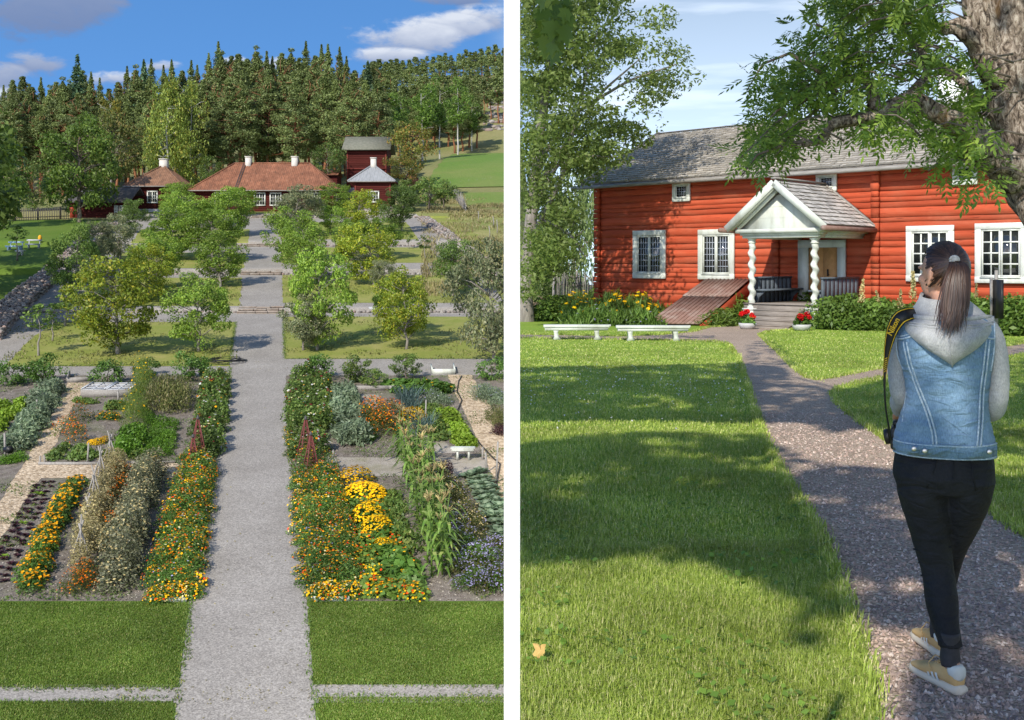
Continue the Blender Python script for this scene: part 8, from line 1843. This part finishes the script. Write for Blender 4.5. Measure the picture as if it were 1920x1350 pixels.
# socks and sneakers
def sneaker(a, d, lift=0.0):
    a = Vector(a); s = Vector((d.y, -d.x, 0)); o = Vector((a.x, a.y, lift)) - d * .055
    def ring(t, w, z0, z1, n=20, nar=1.0):
        out = []
        for j in range(n):
            q = 2 * math.pi * j / n; cx, sz = math.cos(q), math.sin(q); out.append(o + d * t + s * (w * math.copysign(abs(cx) ** .75, cx)) + Vector((0, 0, (z0 + z1) / 2 + (z1 - z0) / 2 * math.copysign(abs(sz) ** .8, sz))))
        return out
    mb = MB(); mb.loft([ring(t, w, .028, h) for t, w, h in ((.0, .016, .075), (.006, .028, .098), (.03, .034, .108), (.07, .036, .100), (.11, .037, .088), (.15, .041, .072), (.19, .044, .060), (.225, .040, .052), (.250, .026, .044), (.258, .010, .038))]); sh = mb.build('sneaker', M['suede'], person, True)
    mb = MB(); mb.loft([ring(t, w, .0, .040, 20) for t, w in ((-.012, .016), (-.006, .030), (.03, .038), (.09, .038), (.15, .044), (.20, .047), (.24, .040), (.262, .022), (.268, .010))]); mb.build('sole', M['offwhite'], sh, True)
    mb = MB(); mb.loft([ring(t, w, z0, z1, 20) for t, w, z0, z1 in ((-.003, .017, .055, .105), (.004, .0295, .055, .108), (.024, .0345, .060, .111), (.03, .0345, .075, .106))]); mb.build('heel_tab', M['white_paint'], sh, True)
    for sg in (-1, 1):
        for k in range(3):
            t0 = .072 + .024 * k; mb = MB(); mb.loft([[o + d * (t0 + .028 * f - .006) + s * sg * (.0385 + .002 * math.sin(f * 3.1)- .012 * f * f) + Vector((0, 0, .034 + (.040 - .006 * k) * f)), o + d * (t0 + .028 * f + .007) + s * sg * (.0385 + .002 * math.sin(f * 3.1) - .012 * f * f) + Vector((0, 0, .034 + (.040 - .006 * k) * f))] for f in np.linspace(0, 1, 6)], 0, False, False); mb.build('stripe', M['white_paint'], sh)
    mb = MB()
    for k in range(5): t = .09 + .02 * k; z = .097 - .011 * k; mb.tube([o + d * t + s * .024 + Vector((0, 0, z - .006)), o + d * (t + .008) + Vector((0, 0, z + .005)), o + d * (t + .004) - s * .024 + Vector((0, 0, z - .006))], .003, 5)
    for sg in (-1, 1): mb.tube([o + d * .095 + Vector((0, 0, .104)), o + d * .10 + s * sg * .03 + Vector((0, 0, .12)), o + d * .12 + s * sg * .045 + Vector((0, 0, .085)), o + d * .10 + s * sg * .046 + Vector((0, 0, .062))], .0026, 5)
    mb.build('lace', M['suede'], sh, True)
    mb = MB(); axisloft(mb, [(*(a + Vector((0, 0, .10))), .036, .042), (*(a + Vector((0, 0, .05))), .033, .040), (*(a + Vector((0, 0, .01))), .036, .043), (*(a - d * .004 + Vector((0, 0, -.02))), .034, .044)], 20, 4); mb.build('sock', M['sock'], person, True)
sneaker(NL['ank'], FD['n']); sneaker(FR['ank'], FD['f'])

# camera on its strap, hanging at her left side
cmr = thing('camera', 'black camera on a yellow lettered strap hanging from the walking woman shoulder', 'camera', (0, 0, 0)); cmr.matrix_world = Matrix.Translation((PX_, PY_, -RS * PY_)) @ Matrix.Rotation(PRZ, 4, 'Z')
cb_ = Vector((-.172, .125, .895))
mb = MB(); mb.box(cb_.x - .026, cb_.x + .036, cb_.y - .065, cb_.y + .065, cb_.z - .048, cb_.z + .04); mb.box(cb_.x - .02, cb_.x + .03, cb_.y - .03, cb_.y + .03, cb_.z + .04, cb_.z + .062); bevel(mb.build('camera_body', M['black'], cmr), .008, 2)
mb = MB(); mb.tube([cb_ + Vector((-.026, .01, -.005)), cb_ + Vector((-.05, .012, -.01))], [.032, .03], 20); mb.build('lens', M['black'], cmr, True)
ST = [(1716, 588, -.05, 15), (1702, 590, -.090, 17), (1686, 598, -.100, 18), (1673, 618, -.085, 15.5), (1665, 645, -.075, 11), (1660, 675, -.070, 6.5), (1657.5, 700, -.066, 4.5), (1656.5, 730, -.06, 2.6), (1659, 770, -.04, 2.2), (1664, 800, 0.0, 2.2), (1667, 818, .03, 2.6), (1671, 830, .065, 3.5)]
Q = catmull([np.array(q, float) for q in ST], 6); C_ = [pl(q[0], q[1], q[2]) for q in Q]; Wd = [q[3] / SX * .85 for q in Q]
def strapframe(i):
    d = (C_[min(i + 1, len(C_) - 1)] - C_[max(i - 1, 0)]).normalized(); s = d.cross(Vector((-.25, -1, .12))).normalized(); return d, s, s.cross(d)
def ribbon(name, lo, hi, m, off, i0=0, i1=None, parent=cmr):
    mb = MB(); i1 = len(C_) if i1 is None else i1; rings = []
    for i in range(i0, i1):
        d, s, nn = strapframe(i); nn = -nn if nn.y > 0 else nn; w = Wd[i]; rings.append([C_[i] + s * w * lo + nn * off, C_[i] + s * w * hi + nn * off, C_[i] + s * w * hi + nn * (off - .0016), C_[i] + s * w * lo + nn * (off - .0016)])
    mb.loft(rings); return mb.build(name, m, parent)
strap = ribbon('strap', -.95, .95, M['black'], .002)
M['strap_yellow'] = mat('yellow_webbing', (0.72, 0.46, 0.03), (0.62, 0.38, 0.02), 60, .7)
ribbon('strap_edge', .70, .82, M['strap_yellow'], .0032, 0, 40, strap); ribbon('strap_edge', -.82, -.70, M['strap_yellow'], .0032, 0, 40, strap)
def lettering(txt, i, size, flip=False):
    cu = bpy.data.curves.new('lettering', 'FONT'); cu.body = txt; cu.size = size; cu.align_x = 'CENTER'; cu.align_y = 'CENTER'; cu.extrude = .0006; cu.offset = .0006; cu.space_character = 1.02
    q_ = bpy.data.objects.new('lettering', cu); me = bpy.data.meshes.new_from_object(q_); bpy.data.objects.remove(q_); t_ = link('lettering', me, strap); me.materials.clear(); me.materials.append(M['strap_yellow'])
    d, s, nn = strapframe(i); nn = -nn if nn.y > 0 else nn; x = -d; y = nn.cross(x); m = Matrix((x, y, nn)).transposed().to_4x4(); m.translation = C_[i] + nn * .0042; t_.matrix_local = m
lettering('Nikon', 17, .030); mb = MB()
for k in range(7):
    i = 30 + k; d, s, nn = strapframe(i); nn = -nn if nn.y > 0 else nn; w = Wd[i] * .5; c = C_[i] + nn * .0045; mb.bar(c - s * w - d * .004, c + s * w + d * .004, .0028, .001, 0, nn)
mb.build('strap_marks', M['strap_yellow'], strap)  # plain slanted marks in place of a second line of lettering
